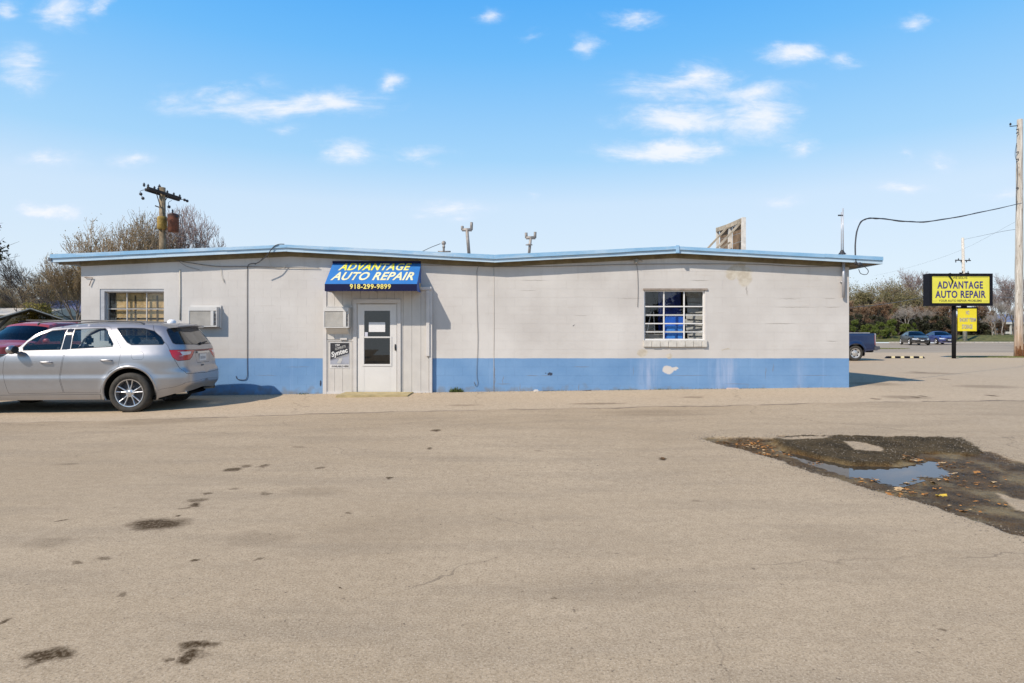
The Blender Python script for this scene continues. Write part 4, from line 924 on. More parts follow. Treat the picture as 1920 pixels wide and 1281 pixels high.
# ================================================================== VEHICLES
def smooth_table(tab, sig=.012):
    z = np.array([t[0] for t in tab]); w = np.array([t[1] for t in tab]); zz = np.arange(z[0] - .1, z[-1] + .1, .004); ww = np.interp(zz, z, w)
    k = np.exp(-.5 * (np.arange(-12, 13) * .004 / sig) ** 2); k /= k.sum(); ww2 = np.convolve(np.pad(ww, 12, mode='edge'), k, mode='valid'); return lambda q: np.interp(q, zz, ww2)

class Body:
    """Car shell: local x runs front (-) to rear (+), near side is -y. Every point is P(s, z): s runs round the plan from the nose, along the side, to the tail."""
    def __init__(s, rear, front, width, wheels, R_, arch, n_r=7.0, n_f=4.0, flare=.018):
        s.r = smooth_table(rear, .02); s.f = smooth_table(front, .02); s.w = smooth_table(width, .014); s.wh = wheels; s.R = R_; s.arch = arch; s.nr = n_r; s.nf = n_f; s.fl = flare
        ph = np.concatenate([[0], np.geomspace(1e-9, .02, 120), np.linspace(.02, math.pi / 2, 700)[1:]])
        def arc(n, L, w):
            q = np.sin(ph) ** (2 / n) * L; y = np.cos(ph).clip(0) ** (2 / n) * w; return np.concatenate([[0], np.cumsum(np.hypot(np.diff(q), np.diff(y)))])
        L0r, L0f = float(s.r(.7)), float(-s.f(.7)); w0 = float(s.w(.7)); s.ar = arc(n_r, L0r, w0); s.af = arc(n_f, L0f, w0); s.ph = ph
        s.S0 = -s.af[-1]; s.S1 = s.ar[-1]
    def P(s, S, z, off=0.0):
        S = np.asarray(S, float); z = np.asarray(z, float); rear = S >= 0
        phr = np.interp(S, s.ar, s.ph); phf = np.interp(-S, s.af, s.ph); w = s.w(z)
        xr = np.sin(phr) ** (2 / s.nr) * s.r(z); yr = np.cos(phr).clip(0) ** (2 / s.nr); xf = np.sin(phf) ** (2 / s.nf) * s.f(z); yf = np.cos(phf).clip(0) ** (2 / s.nf)
        x = np.where(rear, xr, xf); c = np.where(rear, yr, yf); y = w * c
        for (wx, wz) in s.wh:
            d_ = np.hypot(x - wx, z - wz); y = y + s.fl * np.exp(-((d_ - s.arch - .02) / .05) ** 2) * (z < 1.2) * (c > .5)
        return x, -(y + off * np.sign(y + 1e-9)), z + 0 * x
    def s_side(s, x, z):
        rear = x >= 0; L = float(s.r(z)) if rear else -float(s.f(z)); n = s.nr if rear else s.nf; q = min(abs(x) / L, 1); ph = math.asin(min(1, q ** (n / 2))); return float(np.interp(ph, s.ph, s.ar)) if rear else -float(np.interp(ph, s.ph, s.af))
    def s_rear(s, y, z):
        c = min(1, abs(y) / float(s.w(z))); ph = math.acos(min(1, c ** (s.nr / 2))); return float(np.interp(ph, s.ph, s.ar))
    def s_front(s, y, z):
        c = min(1, abs(y) / float(s.w(z))); ph = math.acos(min(1, c ** (s.nf / 2))); return -float(np.interp(ph, s.ph, s.af))

def dens(poly, step=.05, closed=True):
    out = []; n = len(poly)
    for i in range(n if closed else n - 1):
        a = poly[i]; b = poly[(i + 1) % n]; k = max(1, int(math.hypot(b[0] - a[0], b[1] - a[1]) / step))
        for j in range(k): out.append((a[0] + (b[0] - a[0]) * j / k, a[1] + (b[1] - a[1]) * j / k))
    if not closed: out.append(poly[-1])
    return out
def inset(poly, d_):
    n = len(poly); A = sum(poly[i][0] * poly[(i + 1) % n][1] - poly[(i + 1) % n][0] * poly[i][1] for i in range(n)); sg = 1 if A > 0 else -1; out = []
    for i in range(n):
        a, b, c = Vector(poly[i - 1]), Vector(poly[i]), Vector(poly[(i + 1) % n]); e1 = (b - a).normalized() if (b - a).length > 1e-7 else Vector((1, 0)); e2 = (c - b).normalized() if (c - b).length > 1e-7 else e1
        n1 = Vector((-e1.y, e1.x)) * sg; n2 = Vector((-e2.y, e2.x)) * sg; nn = (n1 + n2); nn = nn.normalized() if nn.length > 1e-6 else n1; k = 1 / max(.5, nn.dot(n1)); out.append(tuple(b + nn * d_ * k))
    return out
def inside(poly, X, Y): return poly_mask(poly, X, Y) > 0

def shell(B, outline, regions, step=.045):
    """regions: list of (bucket, polygon in (s,z), inset distance, bucket for the ring). First match wins; None drops the face."""
    V = []; E = []
    def addp(poly):
        b = len(V); V.extend([Vector(q) for q in poly]); n = len(poly); E.extend([(b + i, b + (i + 1) % n) for i in range(n)])
    addp(outline); tests = []
    for (nm, poly, ins, ring) in regions:
        addp(poly)
        if ins: q = inset(poly, ins); addp(q); tests.append((nm, q)); tests.append((ring, poly))
        else: tests.append((nm, poly))
    ox = [q[0] for q in outline]; oz = [q[1] for q in outline]
    gx, gz_ = np.meshgrid(np.arange(min(ox), max(ox), step), np.arange(min(oz), max(oz), step * .8)); gx = gx.ravel() + 1e-4 * np.sin(gz_.ravel() * 50); gz_ = gz_.ravel(); ok = poly_mask(outline, gx, gz_) > step * .35
    for (_, q) in tests: ok &= np.abs(poly_mask(q, gx, gz_)) > step * .28
    V.extend([Vector((a, b)) for a, b in zip(gx[ok], gz_[ok])])
    vo, eo, fo, *_ = geometry.delaunay_2d_cdt(V, E, [], 0, 1e-5)
    A = np.array([v_[:] for v_ in vo]); F = np.array([f for f in fo if len(f) == 3]); C = A[F].mean(1); ar = np.abs(np.cross(A[F[:, 1]] - A[F[:, 0]], A[F[:, 2]] - A[F[:, 0]]))
    lab = np.full(len(F), -2); ins = inside(outline, C[:, 0], C[:, 1]) & (ar > 1e-9); lab[ins] = -1; names = [t[0] for t in tests]
    for i in range(len(tests) - 1, -1, -1): lab[inside(tests[i][1], C[:, 0], C[:, 1]) & ins] = i
    out = {}
    for i in set(lab.tolist()):
        if i == -2: continue
        nm = 'body' if i == -1 else names[i]
        if nm is None: continue
        out.setdefault(nm, []).append(F[lab == i])
    return A, {k: np.concatenate(v_) for k, v_ in out.items()}

def emit(B, A, F, off=0.0, mirror=False):
    used = np.unique(F); mp = {int(u): i for i, u in enumerate(used)}; x, y, z = B.P(A[used, 0], A[used, 1], off)
    y = np.where(A[used, 0] >= B.S1 - 1e-4, 0, y); y = np.where(A[used, 0] <= B.S0 + 1e-4, 0, y)
    if mirror: y = -y
    vs = list(zip(x.tolist(), y.tolist(), z.tolist())); fs = [[mp[int(i)] for i in t] for t in F]
    return vs, fs

def wheel_obj(root, x, y, R_, wdt, spokes, rim_mat, side, kind='split', rimr=.70):
    """wheel > tyre, rim, spokes; side -1 faces -y"""
    sgn = side; TY = simple('tyre_rubber', (.055, .050, .043), .85, var=.3, scale=14, bump=.5, bscale=60)
    yo = y  # outer face
    def lth(prof, n=40): return [(r, yo - sgn * h) for r, h in prof]
    h = MB(); h.lathe(lth([(0, .055), (.05, .05), (.06, .07), (R_ * rimr * .95, .11), (R_ * rimr * .95, wdt - .02), (0, wdt - .02)]), 28, (x, 0, R_), 'y'); whl = h.build('wheel', simple('brake_dark', (.035, .035, .04), .6, var=.3), root, smooth=False)
    rr = R_ * rimr
    t = MB(); t.lathe(lth([(rr, .02), (rr + .012, .004), (rr + .05, -.008), (R_ - .035, .0), (R_ - .012, .018), (R_, .045), (R_, .075), (R_ - .006, .08), (R_, .085), (R_, .12), (R_ - .006, .125), (R_, .13), (R_, wdt - .045), (R_ - .012, wdt - .018), (R_ - .035, wdt), (rr, wdt - .01)]), 48, (x, 0, R_), 'y'); t.build('tyre', TY, whl, smooth=True)
    rm = MB(); rm.lathe(lth([(rr + .002, wdt * .6), (rr + .002, .018), (rr - .004, .006), (rr - .02, .010), (rr - .026, .03), (rr - .03, wdt * .6)]), 44, (x, 0, R_), 'y')
    rm.lathe(lth([(0, .018), (.035, .02), (.045, .028), (.075, .032), (.08, .07)]), 20, (x, 0, R_), 'y')
    if kind == 'plate': rm.lathe(lth([(.07, .03), (rr * .55, .045), (rr * .62, .06), (rr * .8, .05), (rr - .01, .028)]), 30, (x, 0, R_), 'y')
    rm.build('rim', rim_mat, whl, smooth=True, auto=35)
    for k in range(spokes if kind != 'plate' else 0):
        a0 = 2 * math.pi * k / spokes + math.pi / 2
        for da in ((-.13, .13) if kind == 'split' else (0,)):
            s = MB(); a1 = a0 + da * .9; a2 = a0 + da * 1.75; w1, w2 = (.030, .024) if kind == 'split' else (.07, .09)
            p0 = Vector((x + .055 * math.cos(a1), 0, R_ + .055 * math.sin(a1))); p1 = Vector((x + (rr - .008) * math.cos(a2), 0, R_ + (rr - .008) * math.sin(a2))); dr = (p1 - p0).normalized(); tn = Vector((-dr.z, 0, dr.x)); vs = []
            for p_, w_, d1 in ((p0, w1, .026), ((p0 + p1) / 2, (w1 + w2) / 2 * .8, .030), (p1, w2, .012)):
                for tt, dd in ((-1, d1 + .03), (-.8, d1 + .004), (0, d1), (.8, d1 + .004), (1, d1 + .03)): q = p_ + tn * w_ / 2 * tt; vs.append((q.x, yo - sgn * dd, q.z))
            fs = [(i * 5 + j, i * 5 + j + 1, i * 5 + 5 + j + 1, i * 5 + 5 + j) for i in range(2) for j in range(4)]; s.add(vs, fs); s.build('spoke', rim_mat, whl)
    for k in range(12 if kind == 'plate' else 0):
        pass
    if kind == 'plate':
        for k in range(spokes):
            a = 2 * math.pi * k / spokes + .3; s = MB(); cx_, cz_ = x + rr * .70 * math.cos(a), R_ + rr * .70 * math.sin(a); s.ball((cx_, yo - sgn * .055, cz_), (.05, .012, .05)); s.build('rim_hole', simple('brake_dark', (.03, .03, .03), .7), whl)
    return whl

def topskin(B, line, segs, crown, bow, nt=17):
    """line: list of (s,z) edge samples front to rear; segs: [(name, i0, i1)]"""
    T = np.linspace(-1, 1, nt); out = {}
    S = np.array([q[0] for q in line]); Z = np.array([q[1] for q in line]); x, y, z = B.P(S, Z); y = np.where((S >= B.S1 - 1e-4) | (S <= B.S0 + 1e-4), 0, y)
    for nm, i0, i1 in segs:
        vs = []; m_ = i1 - i0 + 1
        for i in range(i0, i1 + 1):
            for t in T: vs.append((x[i] - bow[i] * (1 - t * t), y[i] * t * -1 * -1, z[i] + crown[i] * (1 - t ** 4 * .5 - t * t * .5)))
        out[nm] = (vs, [(i * nt + j, i * nt + j + 1, (i + 1) * nt + j + 1, (i + 1) * nt + j) for i in range(m_ - 1) for j in range(nt - 1)])
    return out

def place_pix(loc, rz, B):
    c, s_ = math.cos(-rz), math.sin(-rz)
    def f(px, py):
        dx_, dz_ = (px - CX) / FOC, -(py - HY) / FOC; D = loc[1] - 1
        for _ in range(30):
            X_, Y_, Z_ = dx_ * D - loc[0], D - loc[1], CZ + dz_ * D - loc[2]; ly = s_ * X_ + c * Y_; lx = c * X_ - s_ * Y_; tgt = -float(B.w(Z_)); D += (tgt - ly) / (c + 1e-9 + s_ * dx_)
        X_, Y_, Z_ = dx_ * D - loc[0], D - loc[1], CZ + dz_ * D - loc[2]; return c * X_ - s_ * Y_, Z_
    return f

def carpaint(name, col, metal=.75, rough=.32, coat=.6):
    if name in MATS: return MATS[name]
    m, N = new_mat(name); p = N.obj()
    n = N.noise(p, 3, 4); c = N.mix(N.mr(n, .3, .7), tuple(a * .96 for a in col), tuple(min(1, a * 1.04) for a in col))
    dz_ = N.sep(p)[2]; dirt = N.math('MULTIPLY', N.mr(N.math('ADD', dz_, N.math('MULTIPLY', N.noise(p, 5, 4), .3)), .75, .25), .35)
    c = N.mix(dirt, c, (.36, .32, .27)); r = N.math('ADD', N.math('MULTIPLY', dirt, .5), N.math('ADD', rough, N.math('MULTIPLY', N.noise(p, 9, 3), .06)))
    finish(m, N, c, r, N.math('MULTIPLY', N.math('SUBTRACT', 1.0, dirt), metal), None, Coat_Weight=coat, Coat_Roughness=.06); MATS[name] = m; return m

BLKP = simple('black_plastic', (.022, .022, .024), .55, var=.2); GAPM = simple('gap_black', (.008, .008, .009), .9); CHR = simple('bright_metal', (.62, .62, .62), .2, metal=.9, var=.05)
REDL = simple('red_lens', (.42, .012, .012), .15, var=.15, Coat_Weight=.8); CLRL = simple('clear_lens', (.62, .60, .60), .12, var=.1, Coat_Weight=.8); DRED = simple('dark_red_lens', (.16, .01, .012), .2)
SEATM = simple('seat_fabric', (.045, .045, .05), .9); HEADL = simple('headlight_glass', (.60, .62, .65), .08, metal=.3, Coat_Weight=1.0)

def build_vehicle(name, loc, rz, label, cat, sp, group=None):
    root = thing(name, loc, label, cat, group, rz, local=True); B = sp['B']; paint = sp['paint']; step = sp.get('step', .05)
    zs = sp['sill']
    # outline: bottom edge rear->front cut by the wheel arches, then the top line front->rear
    top = []
    for (x, z) in sp['top']:
        top.append((B.s_side(x, z), z) if not isinstance(x, str) else ((B.S0 if x == 'front' else B.S1), z))
    top = dens(top, .04, False)
    bot = []
    for (x, z) in sp['bottom']:                      # front -> rear
        bot.append((B.s_side(x, z), z) if not isinstance(x, str) else ((B.S0 if x == 'front' else B.S1), z))
    bot = dens(bot, .05, False)
    arcs = []
    for (wx, wz) in B.wh:
        pts = []; 
        for i in range(41):
            a = math.pi * 1.22 - (math.pi * 1.44) * i / 40; x_ = wx + B.arch * math.cos(a); z_ = wz + B.arch * math.sin(a)
            pts.append((B.s_side(x_, max(z_, .1)), z_))
        arcs.append(pts)
    outline = bot + top[::-1]
    # drop repeated points
    ol = [outline[0]]
    for q in outline[1:]:
        if math.hypot(q[0] - ol[-1][0], q[1] - ol[-1][1]) > 1e-4: ol.append(q)
    regions = [(None, dens(a_, .05), 0, None) for a_ in arcs]
    for (nm, poly, ins, ring) in sp['regions'](B): regions.append((nm, dens(poly, .04), ins, ring))
    A, out = shell(B, ol, regions, step)
    mats = sp['mats']
    central = sp['central']
    for nm, F in out.items():
        mt = mats.get(nm, paint); off = sp.get('off', {}).get(nm, 0.0)
        v1, f1 = emit(B, A, F, off); v2, f2 = emit(B, A, F, off, True)
        base = nm.split('.')[0]
        if nm in central:
            mb = MB(); mb.add(v1, f1); mb.add(v2, f2); o = mb.build(base, mt, root)
            bm = bmesh.new(); bm.from_mesh(o.data); bmesh.ops.remove_doubles(bm, verts=bm.verts[:], dist=.0004); bmesh.ops.recalc_face_normals(bm, faces=bm.faces[:]); bm.to_mesh(o.data); bm.free(); obs = [o]
        else: obs = [MB().add(v1, f1).build(base, mt, root), MB().add(v2, f2).build(base, mt, root)]
        for o in obs:
            o.data.polygons.foreach_set('use_smooth', [True] * len(o.data.polygons))
    # top skin
    n = len(top); xs_ = []; X_, Y_, Z_ = B.P(np.array([q[0] for q in top]), np.array([q[1] for q in top]))
    crown = [sp['crown'](float(x_), float(z_)) for x_, z_ in zip(X_, Z_)]; bow = [sp['bow'](float(x_), float(z_)) for x_, z_ in zip(X_, Z_)]
    cuts = [0] + [int(np.argmin(np.hypot(X_ - cx_, Z_ - cz_))) for (cx_, cz_) in sp['cuts']] + [n - 1]
    segs = [(nm, cuts[i], cuts[i + 1]) for i, nm in enumerate(sp['topnames'])]
    for nm, (vs, fs) in topskin(B, top, [s_ for s_ in segs if s_[0]], crown, bow).items():
        mb = MB(); mb.add(vs, fs); o = mb.build(nm.split('.')[0], mats.get(nm, paint), root); o.data.polygons.foreach_set('use_smooth', [True] * len(o.data.polygons))
    # liner behind the panel gaps, wheel wells, floor
    lw = MB(); xs2 = np.linspace(sp['lin'][0], sp['lin'][1], 40)
    for sgn in (-1, 1):
        vs = []; 
        zl_ = [zs + .02, .6, .9, sp['lin'][2]]
        for x_ in xs2:
            for z_ in zl_:
                S = B.s_side(float(x_), z_); a_, b_, c_ = B.P(S, z_); vs.append((float(a_) * .985, sgn * (abs(float(b_)) - .035), z_))
        fs = []
        for i in range(len(xs2) - 1):
            for j in range(len(zl_) - 1):
                xm = (xs2[i] + xs2[i + 1]) / 2
                if any(abs(xm - wx) < B.arch + .03 for wx, _ in B.wh) and j < 2: continue
                k = len(zl_); fs.append((i * k + j, i * k + j + 1, (i + 1) * k + j + 1, (i + 1) * k + j))
        lw.add(vs, fs)
    wmax = float(B.w(.6)); lw.box(sp['lin'][0] + .1, sp['lin'][1] - .1, -wmax + .12, wmax - .12, zs + .0, zs + .05)
    for (wx, wz) in B.wh:
        for sgn in (-1, 1):
            vs = []; m_ = 18
            for i in range(m_ + 1):
                a = math.pi * i / m_ * 1.2 - .1 * math.pi; x_ = wx + (B.arch + .01) * math.cos(a); z_ = wz + (B.arch + .01) * math.sin(a); vs += [(x_, sgn * (wmax - .02), z_), (x_, sgn * (wmax - .42), z_)]
            fs = [(2 * i, 2 * i + 1, 2 * i + 3, 2 * i + 2) for i in range(m_)]; fs.append(tuple(2 * i + 1 for i in range(m_ + 1))); lw.add(vs, fs)
    lw.build('underbody', GAPM, root)
    for (wx, wz) in B.wh:
        for sgn in (-1, 1): wheel_obj(root, wx, sgn * (wmax + .0), B.R, sp.get('tw', .25), sp['spokes'], sp['rim'], sgn, sp.get('wk', 'split'), sp.get('rimr', .70))
        # wheel arch lip
        for sgn in (-1, 1):
            vs = []
            for i in range(31):
                a = math.pi * 1.18 - math.pi * 1.36 * i / 30
                for rr_, o_ in ((B.arch - .004, -.03), (B.arch - .004, .006), (B.arch + .035, .010), (B.arch + .045, -.004)):
                    x_ = wx + rr_ * math.cos(a); z_ = max(wz + rr_ * math.sin(a), zs - .0); S = B.s_side(x_, z_); q = B.P(S, z_, o_); vs.append((float(q[0]), float(q[1]) * (-sgn), z_))
            MB().add(vs, [(4 * i + j, 4 * i + j + 1, 4 * i + 5 + j, 4 * i + 4 + j) for i in range(30) for j in range(3)]).build('wheel_arch', sp.get('archm', paint), root, smooth=True)
    return root, B

# ---------------------------------------------------------------- silver suv
SILV = carpaint('silver_paint', (.38, .375, .385), .8, .33, .35)
DG = glass_mat('tinted_glass', (.10, .12, .14), 1.7, .012); FG = glass_mat('front_glass', (.80, .86, .86), 1.3, .006)
Bs = Body(rear=[(.25, 2.50), (.42, 2.58), (.52, 2.66), (.78, 2.66), (.84, 2.60), (1.0, 2.585), (1.22, 2.56), (1.30, 2.53), (1.62, 2.32), (1.80, 2.16)],
          front=[(.25, -2.38), (.45, -2.45), (.8, -2.45), (.95, -2.40), (1.8, -2.40)],
          width=[(.25, .90), (.33, .935), (.45, .958), (.62, .968), (.685, .972), (.72, .955), (.85, .962), (1.0, .962), (1.1, .945), (1.18, .915), (1.26, .888), (1.42, .838), (1.50, .812), (1.58, .768), (1.66, .700), (1.72, .63), (1.8, .56)],
          wheels=[(1.62, .40), (-1.42, .40)], R_=.388, arch=.475, n_r=7, n_f=4)
suv_rz = R(3.5); zg = gz(-7.4, 11.9)
_c, _s = math.cos(suv_rz), math.sin(suv_rz)
suv_loc = (-7.345 - (_c * 1.62 - _s * -.965), 11.76 - (_s * 1.62 + _c * -.965), zg)
suv_loc = (suv_loc[0], suv_loc[1], -.088)
pxs = place_pix(suv_loc, suv_rz, Bs)
def suv_regions(B):
    def S(pts): return [(B.s_side(x, z), z) for x, z in (pxs(*p_) for p_ in pts)]
    def Rr(pts): return [(B.s_rear(y, z) if y > 0 else B.S1 + .05, z) for y, z in pts]
    fw = S([(42, 652), (52, 641.5), (74, 628), (98, 619.5), (127, 617), (113.5, 656.5), (43, 658)])
    rw = S([(141, 617), (197.5, 615), (203, 621), (213, 645), (211, 651), (132, 655)])
    qw = S([(219, 614.8), (245, 614.5), (269, 615.3), (288, 620.5), (300, 632), (306, 643), (303, 647), (246, 647.5), (238, 643), (231, 634)])
    bp = S([(128.2, 617), (140, 617), (131, 655.2), (114.8, 656.3)])
    fd = S([(10, 668), (28, 660), (39, 651), (50, 639), (72, 625.5), (97, 616.5), (133, 614.3), (123, 656), (114, 690), (111, 706), (114, 722), (119, 737), (17, 739), (10, 722), (5, 700), (6, 682)])
    rd = S([(134.5, 614.2), (200, 612), (208, 614.5), (219, 638), (228, 658), (224, 674), (221.5, 689), (205, 698), (196, 711), (191, 724), (189, 737), (120.5, 737), (115.5, 722), (112.5, 706), (115.5, 690), (124.5, 656)])
    fuel = S([(247, 660), (266, 660), (268.5, 663), (268, 672), (265, 674.5), (249, 674.5), (246, 671), (245.5, 663)])
    x0, z0 = pxs(313, 656.5); x1, z1 = pxs(325, 677)
    tail = [(B.s_side(x0, z0), z0), (B.s_rear(.80, 1.215), 1.215), (B.s_rear(.30, 1.205), 1.205), (B.s_rear(.36, 1.16), 1.16), (B.s_rear(.47, 1.06), 1.06), (B.s_rear(.58, 1.005), 1.005), (B.s_rear(.8, .995), .995), (B.s_side(x1, z1), z1), (B.s_side(x1 - .07, z1 + .06), z1 + .06)]
    rev = [(B.s_side(x0 + .17, 1.175), 1.175), (B.s_rear(.78, 1.18), 1.18), (B.s_rear(.45, 1.175), 1.175), (B.s_rear(.52, 1.115), 1.115), (B.s_rear(.78, 1.09), 1.09), (B.s_side(x0 + .22, 1.09), 1.09)]
    strip_ = Rr([(.31, 1.205), (0, 1.205), (0, 1.165), (.33, 1.17)])
    gate = Rr([(0, 1.71), (.62, 1.70), (.70, 1.62), (.80, 1.32), (.82, 1.23), (.80, .85), (.74, .74), (0, .72)])
    rg = Rr([(0, 1.655), (.62, 1.635), (.66, 1.60), (.755, 1.34), (.74, 1.315), (0, 1.295)])
    plate = Rr([(0, 1.15), (.29, 1.15), (.33, 1.10), (.28, .93), (0, .93)])
    bump_gap = [(B.s_side(*pxs(292, 733.5)), pxs(292, 733.5)[1]), (B.s_side(2.2, .46), .46), (B.s_rear(.85, .50), .50), (B.s_rear(.75, .575), .575), (B.S1 + .05, .60), (B.S1 + .05, .30), (B.s_rear(.85, .30), .30), (B.s_side(*pxs(292, 745)), .22)]
    sill_ = S([(0, 741), (190, 739.5), (190, 760), (0, 760)])
    hl = [(B.s_side(-2.02, .86), .86), (B.s_front(.80, .88), .88), (B.s_front(.52, .86), .86), (B.s_front(.55, .76), .76), (B.s_front(.8, .75), .75), (B.s_side(-2.15, .77), .77)]
    gr = [(B.s_front(.50, .86), .86), (B.S0 - .05, .86), (B.S0 - .05, .62), (B.s_front(.45, .62), .62)]
    return [('reverse_light', rev, .004, 'tail_light'), ('tail_light', tail, .006, None), ('side_window', fw, .012, 'window_trim'), ('rear_door_window', rw, .012, 'window_trim'), ('quarter_window', qw, .010, 'window_trim'), ('pillar_trim', bp, 0, None),
            ('rear_window', rg, .014, 'window_trim.rear'), ('light_bar', strip_, 0, None), ('plate_recess', plate, .008, 'plate_surround'),
            ('front_door', fd, .0045, None), ('rear_door', rd, .0045, None), ('fuel_door', fuel, .004, 'fuel_gap'), ('tailgate', gate, .007, None),
            ('rear_bumper', bump_gap, .004, None), ('side_sill', sill_, .004, None), ('headlight', hl, .004, None), ('grille', gr, .004, None)]
def suv_crown(x, z): return float(np.interp(x, [-2.4, -1.0, -.6, .2, .8], [.05, .05, .025, .04, .055]))
suvp = dict(B=Bs, paint=SILV, sill=.25, step=.045, regions=suv_regions,
            top=[('front', .86), (-2.15, .91), (-1.9, .95), pxs(0, 671), pxs(20, 661), pxs(38, 650), pxs(52, 637.8), pxs(62, 630.5), pxs(74, 624), pxs(98, 615.2), pxs(127, 611.2), pxs(160, 609), (.9, 1.712), (1.2, 1.712), (1.75, 1.70), (2.05, 1.685), (2.2, 1.68), ('rear', 1.68)],
            bottom=[('front', .28), (-2.2, .26), (-1.9, .26), (1.1, .262), (2.1, .275), (2.4, .36), ('rear', .43)],
            cuts=[pxs(36, 651), pxs(98, 615.2)], topnames=['hood', 'windshield', 'roof'],
            crown=suv_crown, bow=lambda x, z: .14 * max(0, 1 - abs(x + .75) / .9) + .05 * (x > 1.9),
            mats={'side_window': FG, 'rear_door_window': FG, 'quarter_window': DG, 'rear_window': DG, 'windshield': FG, 'window_trim': BLKP, 'window_trim.rear': BLKP, 'pillar_trim': simple('gloss_black', (.02, .02, .025), .12, Coat_Weight=.5), 'tail_light': REDL, 'reverse_light': CLRL, 'light_bar': DRED, 'plate_recess': SILV, 'plate_surround': BLKP, 'fuel_gap': GAPM, 'headlight': HEADL, 'grille': BLKP},
            off={'side_window': -.008, 'rear_door_window': -.008, 'quarter_window': -.002, 'tail_light': .006, 'reverse_light': .007, 'pillar_trim': -.002, 'window_trim': -.003, 'side_sill': .006},
            central={'body', 'tailgate', 'rear_window', 'window_trim.rear', 'light_bar', 'plate_recess', 'plate_surround', 'rear_bumper', 'grille'},
            lin=(-2.2, 2.35, 1.08), spokes=5, rim=simple('alloy', (.56, .56, .57), .28, metal=.85, var=.05))
suv, _ = build_vehicle('silver_suv', suv_loc, suv_rz, 'silver suv with five-spoke wheels parked beside the wall, tail to the door', 'car', suvp)
def suv_extra(root, B):
    for sgn in (-1, 1):
        for (x, z) in ((.10, .985), (1.20, 1.02)):
            y0 = sgn * (float(B.w(z)) + .0); mb = MB(); mb.tube(spline([(x - .10, y0 - sgn * .01, z - .004), (x - .085, y0 + sgn * .035, z), (x, y0 + sgn * .045, z + .003), (x + .085, y0 + sgn * .035, z), (x + .10, y0 - sgn * .01, z - .003)], 4), .0155, 8); mb.build('door_handle', SILV, root, smooth=True)
        mb = MB(); x, z = -.36, 1.225; mb.ball((x - .10, sgn * 1.06, z), (.075, .115, .085), 14, 10); mb.tube([(x - .06, sgn * .93, z - .06), (x - .09, sgn * 1.02, z - .03)], [.03, .035], 8); mi = mb.build('mirror', SILV, root, smooth=True)
        mb = MB(); mb.ball((x - .035, sgn * 1.06, z), (.02, .10, .07), 12, 8); mb.build('mirror_glass', BLKP, mi, smooth=True)
        zr = 1.755; mb = MB(); mb.tube(spline([(-.30, sgn * .60, 1.70), (-.18, sgn * .60, zr), (.6, sgn * .60, zr + .030), (1.5, sgn * .60, zr + .012), (1.72, sgn * .60, 1.715)], 6), .016, 6); mb.build('roof_rail', simple('dark_rail', (.07, .07, .075), .4), root, smooth=True)
    # spoiler, brake light, wiper, plate, fin, exhausts
    prof = []
    mb = MB(); n = 15
    for i in range(n):
        t = -1 + 2 * i / (n - 1); y = .60 * t; zt_ = 1.735 - .03 * t * t; xr = 2.43 - .07 * t * t; mb.v += [(2.02, y, zt_ + .005), (2.22, y, zt_ + .004), (xr, y, zt_ - .03), (xr - .01, y, zt_ - .052), (2.16, y * 1.0, 1.655 - .02 * t * t)]
    for i in range(n - 1):
        for j in range(4): mb.f.append([i * 5 + j, i * 5 + j + 1, i * 5 + 6 + j, i * 5 + 5 + j]); mb.m.append(0)
    mb.f += [[0, 1, 2, 3, 4], [(n - 1) * 5 + j for j in range(5)][::-1]]; mb.m += [0, 0]
    sp_ = mb.build('spoiler', SILV, root, smooth=True, auto=40)
    mb = MB(); mb.box(2.405, 2.418, -.17, .17, 1.685, 1.702); mb.build('brake_light', REDL, sp_)
    mb = MB(); xb = float(B.r(1.32)); mb.tube([(xb + .03, 0.0, 1.325), (xb + .0, .34, 1.36)], .014, 6); mb.ball((xb + .02, 0, 1.32), (.03, .05, .03)); mb.build('rear_wiper', BLKP, root, smooth=True)
    xp = float(B.r(1.03)); mb = MB(); mb.box(xp - .0, xp + .006, -.155, .155, .955, 1.11); pl = mb.build('number_plate', simple('plate_white', (.62, .62, .60), .4, var=.08), root)
    mb = MB(); mb.box(xp + .006, xp + .008, -.12, .12, 1.005, 1.06); mb.build('plate_characters', simple('plate_grey', (.35, .36, .38), .5, var=.4, scale=30), pl)
    mb = MB(); mb.box(xp - .002, xp + .02, -.26, .26, 1.13, 1.165); mb.build('plate_handle', CHR, root)
    mb = MB(); xq = float(B.r(.88)) + .004; mb.box(xq, xq + .008, -.10, .0, .865, .895); mb.build('badge', simple('dark_badge', (.08, .08, .09), .3, metal=.5), root)
    fx, fz = 1.93, 1.745
    mb = MB(); mb.lathe([(.0, .075), (.05, .07), (.08, .045), (.085, .0)], 14, (fx, .05, fz), 'z'); o = mb.build('roof_antenna', simple('white_cap', (.80, .80, .80), .3), root, smooth=True)
    for sgn in (-1, 1): mb = MB(); mb.tube([(2.35, sgn * .62, .36), (2.56, sgn * .62, .375)], .042, 12, cap=False); mb.build('exhaust', CHR, root, smooth=True)
    # seats, wheel, dash
    for (x, y) in ((-.15, -.38), (-.15, .38), (.80, -.42), (.80, .42), (.80, 0)):
        mb = MB(); mb.bbox(x - .3, x + .2, y - .24, y + .24, .55, .72, .05); mb.bbox(x + .12, x + .28, y - .23, y + .23, .7, 1.26, .06); mb.bbox(x + .18, x + .27, y - .12, y + .12, 1.29, 1.47, .04); mb.build('seat', SEATM, root, smooth=True, auto=40)
    mb = MB(); mb.bbox(-1.15, -.72, -.76, .76, .8, 1.12, .05); mb.build('dashboard', BLKP, root)
